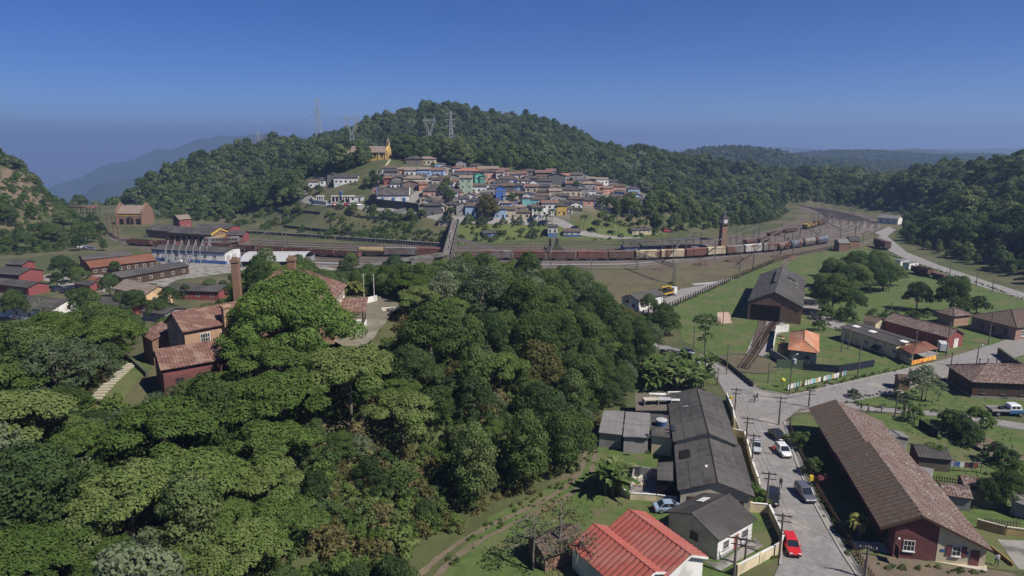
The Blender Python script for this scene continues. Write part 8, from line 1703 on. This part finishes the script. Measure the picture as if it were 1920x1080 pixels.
for i, (px, py, k, sc) in enumerate([(1560, 590, 'dome0', 1.15), (1590, 592, 'dome1', 1.05), (1545, 570, 'dome2', 1.0), (1575, 560, 'dark0', 1.2), (1605, 555, 'dome3', 1.1), (1630, 548, 'dome1', 1.1), (1655, 545, 'dark1', 1.2), (1560, 540, 'dome2', 1.0), (1600, 530, 'dome0', 1.1), (1640, 525, 'dome3', 1.1), (1668, 535, 'dome0', 1.0), (1555, 520, 'dark1', .9), (1585, 602, 'bush1', 1.6), (1548, 600, 'bush0', 1.5)]): lt(k, px, py, sc, 'tree of the dense clump on the lawn beside the engine shed', 'tree', 'tree clump beside the engine shed')
lt('dome1', 1718, 583, .85, 'open crowned tree with forked trunk alone on the lawn'); lt('dome3', 1780, 590, 1.0, 'dense tree beside the hip roofed house on the lawn'); lt('dark0', 1800, 590, .8, 'dark tree touching the back of the hip roofed house'); lt('bush1', 1830, 588, 1.8, 'round dark bush behind the small annex', 'shrub'); lt('dome2', 1795, 560, .7, 'small tree on the far side of the lawn by the gravel road')
for i in range(16): q = P(rnd.uniform(1640, 1790), rnd.uniform(590, 604)); tree('bush%d' % (i % 3), q.x, q.y + 3, rnd.uniform(.4, .8), 'low bush along the ditch behind the red barn', 'bushes along the ditch', 'shrub', z=0)
lt('grey1', 1727, 752, .78, 'slim young grey green tree beside the brown hut'); lt('twig0', 1735, 752, .6, 'thin tree shadowing the corner lawn path')
q = P(1320, 672); kind('slender', [(0, 0, 9.6, 2.6, 2.6, .9), (1.6, .5, 8.9, 1.6, 1.6, .7), (-1.7, -.3, 8.7, 1.5, 1.5, .7), (.5, -.8, 7.0, 1.3, 1.2, .7), (-.6, .4, 5.6, 1.2, 1.2, .7), (.8, .2, 4.4, 1.1, 1.0, .7)], .22, 9, L_dark, 9.6, 2.6, 400, .14, None, -.3, 6); tree('slender', q.x, q.y, 1.0, 'tall slender tree with flat tufted top beside the street bend', None, 'tree', z=0, sz=1.0)
for i, (px, py, sc) in enumerate([(1793, 806, 1.2), (1803, 816, 1.3), (1813, 826, 1.2), (1783, 798, 1.1), (1820, 835, 1.1), (1808, 822, 1.0)]): q = P(px, py); tree('bush1', q.x, q.y, sc, 'dense green bush in the thick hedge beside the side road', 'thick hedge beside the side road', 'shrub', z=0)
for px, py, k, sc, lab in [(1838, 806, 'bush0', 1.3, 'round flowering bush near the flatbed truck'), (1713, 790, 'bush2', 1.0, 'small bushy tree at the edge of the side road'), (1750, 870, 'bush2', 1.1, 'bright green bush in front of the corrugated shed'), (1868, 868, 'bush1', 1.2, 'dark shrub beside the raised planter'), (1845, 950, 'dome1', .4, 'small leafy tree among the vegetable beds'), (1885, 950, 'dome3', .5, 'taller leafy tree beside the picket fence'), (1500, 840, 'bush0', 1.0, 'grey green bush in the row house garden opposite the white car'), (1525, 890, 'bush1', .9, 'dark shrub behind the street fence'), (1420, 945, 'bush2', .9, 'flowering shrub at the corner of the beige house'), (1410, 935, 'bush0', .8, 'low shrub under the wall of the beige house'), (1600, 745, 'bush1', .7, 'small dark bush at the tip of the corner lawn'), (1535, 620, 'bush0', 1.0, 'bush behind the orange roof house'), (1640, 660, 'bush1', .6, 'small bush by the black tarpaulin fence'), (1215, 722, 'dark0', .55, 'black tree leaning over the patched roof'), (1475, 830, 'bush0', .5, 'weedy shrub at the street fence corner'), (1050, 1050, 'twig1', 1.1, 'bare grey brushwood in front of the red roof house'), (1000, 1070, 'twig0', 1.1, 'grey leafless thicket at the foot of the dirt track'), (1090, 1075, 'twig0', .9, 'greyish shrub with bare stems touching the red roof'), (1905, 900, 'bush2', 1.0, 'leafy bush at the edge of the vegetable yard'), (1890, 870, 'bush1', 1.0, 'dark hedge bush along the back fence'), (1215, 590, 'dome1', .6, 'tree at the corner of the white yard house'), (1258, 545, 'dark0', .4, 'small tree behind the crane truck')]:
    lt(k, px, py, sc, lab, 'shrub' if 'bush' in k else 'tree')
q = P(1545, 912); V_, F_b = leaf_cloud(dome_blobs(500, 1.3, 1.8, 9, .5, .9), .16, 22, 501); t = thing('flowering_shrub', 'pink flowering shrub against the street fence of the row house', 'shrub', (q.x, q.y, .05)); inst('crown', mesh_np('pink_crown', V_, F_b, L_pink), t); MB().tube([(0, 0, -.1), (0, 0, 1)], .06, 5).build('stem', M_bark, t)
gb = random.Random(8)
M_patch = mat('street_repair', (.21, .2, .195), (.15, .143, .14), scale=1.5, amt=.8, rough=.95); M_patch2 = mat('street_dust', (.29, .265, .24), (.22, .2, .18), scale=1.2, amt=.8, rough=.97); M_worn = mat('worn_grass', (.115, .1, .055), (.085, .09, .04), scale=1.2, amt=.9, rough=.97)
for _ in range(400):
    px, py = gb.uniform(1105, 1270), gb.uniform(605, 770)
    if not pip(np.array([px]), np.array([py]), [(1112, 765), (1125, 700), (1200, 612), (1262, 622), (1225, 662), (1205, 690), (1180, 735), (1168, 765)])[0]: continue
    q = P(px, py); k = gb.choice(['dome0', 'dome1', 'dark0', 'tall1', 'dome3', 'grey0', 'bush1']); sc = gb.uniform(.5, .8)
    if near_ok(q.x, q.y, KINDS[k][3] * sc * 1.1): tree(k, q.x, q.y, sc, 'leafy tree at the edge of the wood beside lean-to roofs and bananas', 'trees at the wood edge by the lean-tos', z=max(0, tz(q.x, q.y)))
# weeds and tufts that break the lawn edges
def tufts(name, polys, n, label, smin=.06, smax=.2):
    pts = []
    for poly in polys:
        for i in range(len(poly) - 1):
            a, b = P(*poly[i]), P(*poly[i + 1]); L_ = (b - a).length
            for k in range(int(L_ * n)): q = a.lerp(b, rnd.random()); pts.append((q.x + rnd.gauss(0, .5), q.y + rnd.gauss(0, .5), .0))
    scatter(name, 'low_scrub', pts, [rnd.uniform(0, 6.28) for _ in pts], [rnd.uniform(smin, smax) for _ in pts], [rnd.choice((0, 2)) for _ in pts], label, 'weeds')
tufts('weeds', [[(1345, 712), (1325, 690), (1280, 668), (1225, 652)], [(1595, 752), (1640, 740), (1760, 708)], [(1590, 758), (1700, 768), (1860, 786)], [(1478, 738), (1590, 712), (1700, 690)], [(1482, 800), (1500, 850), (1530, 915), (1565, 985), (1610, 1060)], [(1165, 600), (1235, 586), (1290, 562), (1380, 522), (1452, 491)], [(1640, 470), (1730, 498), (1830, 530), (1920, 562)], [(1100, 860), (1060, 905), (980, 950), (900, 1000), (840, 1060)], [(1450, 1050), (1462, 1030)], [(1640, 1060), (1850, 1075)], [(1500, 580), (1545, 606), (1640, 652)], [(1130, 830), (1180, 845), (1230, 850)], [(1724, 800), (1757, 824)], [(1830, 870), (1900, 930)]], 1.8, 'weeds and long grass along the lawn edges')
tl = []
for poly, cnt in (([(1455, 492), (1720, 492), (1920, 570), (1800, 650), (1590, 708), (1478, 735), (1345, 670), (1282, 640), (1270, 600), (1380, 522)], 2600), ([(1595, 754), (1760, 708), (1900, 655), (1990, 700), (1900, 772), (1700, 764)], 900), ([(1650, 775), (1760, 785), (1900, 810), (1920, 1000), (1800, 880), (1690, 800)], 1200), ([(900, 1050), (1000, 945), (1092, 890), (1160, 900), (1180, 950), (1100, 975)], 900), ([(1000, 508), (1300, 500), (1450, 488), (1290, 558), (1100, 555)], 1500)):
    xs_ = [p[0] for p in poly]; ys_ = [p[1] for p in poly]; u_ = rng.uniform(min(xs_), max(xs_), cnt); v_ = rng.uniform(min(ys_), max(ys_), cnt); k_ = pip(u_, v_, poly)
    tl += [tuple(P(float(a), float(b))) for a, b in zip(u_[k_], v_[k_])]
scatter('grass_tufts', 'low_scrub', [(a, b, -.02) for a, b, c in tl], rng.uniform(0, 6.28, len(tl)), rng.uniform(.025, .08, len(tl)), rng.integers(0, 2, len(tl)) * 2, 'scattered grass tufts over the lawns and the yard', 'grass')
gp_ = random.Random(4)
for i, (px, py, r_) in enumerate([(1440, 790, 1.6), (1465, 880, 1.2), (1500, 985, 1.5), (1530, 1040, 1.8), (1430, 745, 2.2), (1560, 725, 2.0), (1700, 705, 2.4), (1400, 735, 1.2), (1475, 960, 1.0), (1800, 780, 1.6), (1640, 722, 1.4)]):
    q = P(px, py); sheet('street_patch', [(q.x + r_ * gp_.uniform(.6, 1.2) * math.cos(a), q.y + r_ * 1.3 * gp_.uniform(.6, 1.2) * math.sin(a)) for a in [k * math.pi / 5 for k in range(10)]], .084, M_patch if i % 2 else M_patch2, .1, .5)
for i, (px, py, r_) in enumerate([(1330, 600, 2.2), (1420, 560, 2.6), (1660, 610, 2.0), (1740, 610, 2.6), (1560, 680, 1.8), (1840, 640, 2.5), (1690, 745, 1.4), (1800, 740, 1.3), (1760, 830, 1.2), (1830, 900, 1.6), (1200, 860, 1.2), (1120, 960, 1.5), (1310, 1060, .8), (1500, 700, 1.6)]):
    q = P(px, py); sheet('bare_patch', [(q.x + r_ * gp_.uniform(.3, 1.3) * math.cos(a), q.y + r_ * gp_.uniform(.3, 1.3) * math.sin(a)) for a in [k * math.pi / 7 for k in range(14)]], .055, M_worn, .15, .4)
# dirt track beside the wood: two wheel ruts
tp = catmull([P(*p) for p in ((700, 1200), (800, 1085), (860, 1030), (940, 985), (1030, 942), (1086, 902), (1104, 868), (1106, 838), (1104, 800))], 8)
for s in (-1, 1):
    q = []
    for i, p in enumerate(tp): d = (tp[min(i + 1, len(tp) - 1)] - tp[max(0, i - 1)]); d = Vector((d.x, d.y, 0)).normalized(); q.append(p + Vector((-d.y, d.x, 0)) * s * .85)
    ribbon('dirt_track', q, .75, .06, M_dirt, jit=.14, follow=True)
clean()
# ------------------------------------------------------------------ the air
hz = MB().bx(-47000, 47000, -47000, 47000, -760, 270).build('haze', None); tag(hz, 'pale bluish haze filling the air over the valley', 'haze', kind='stuff')
hm = bpy.data.materials.new('haze_air'); hm.use_nodes = True; nt = hm.node_tree; nt.nodes.clear()
pv = nd(nt, 'ShaderNodeVolumePrincipled'); pv.inputs['Density'].default_value = 0.00023; pv.inputs['Color'].default_value = (0.34, 0.47, 0.78, 1); pv.inputs['Anisotropy'].default_value = 0.2
om = nd(nt, 'ShaderNodeOutputMaterial'); nt.links.new(pv.outputs[0], om.inputs['Volume']); hz.data.materials.append(hm)
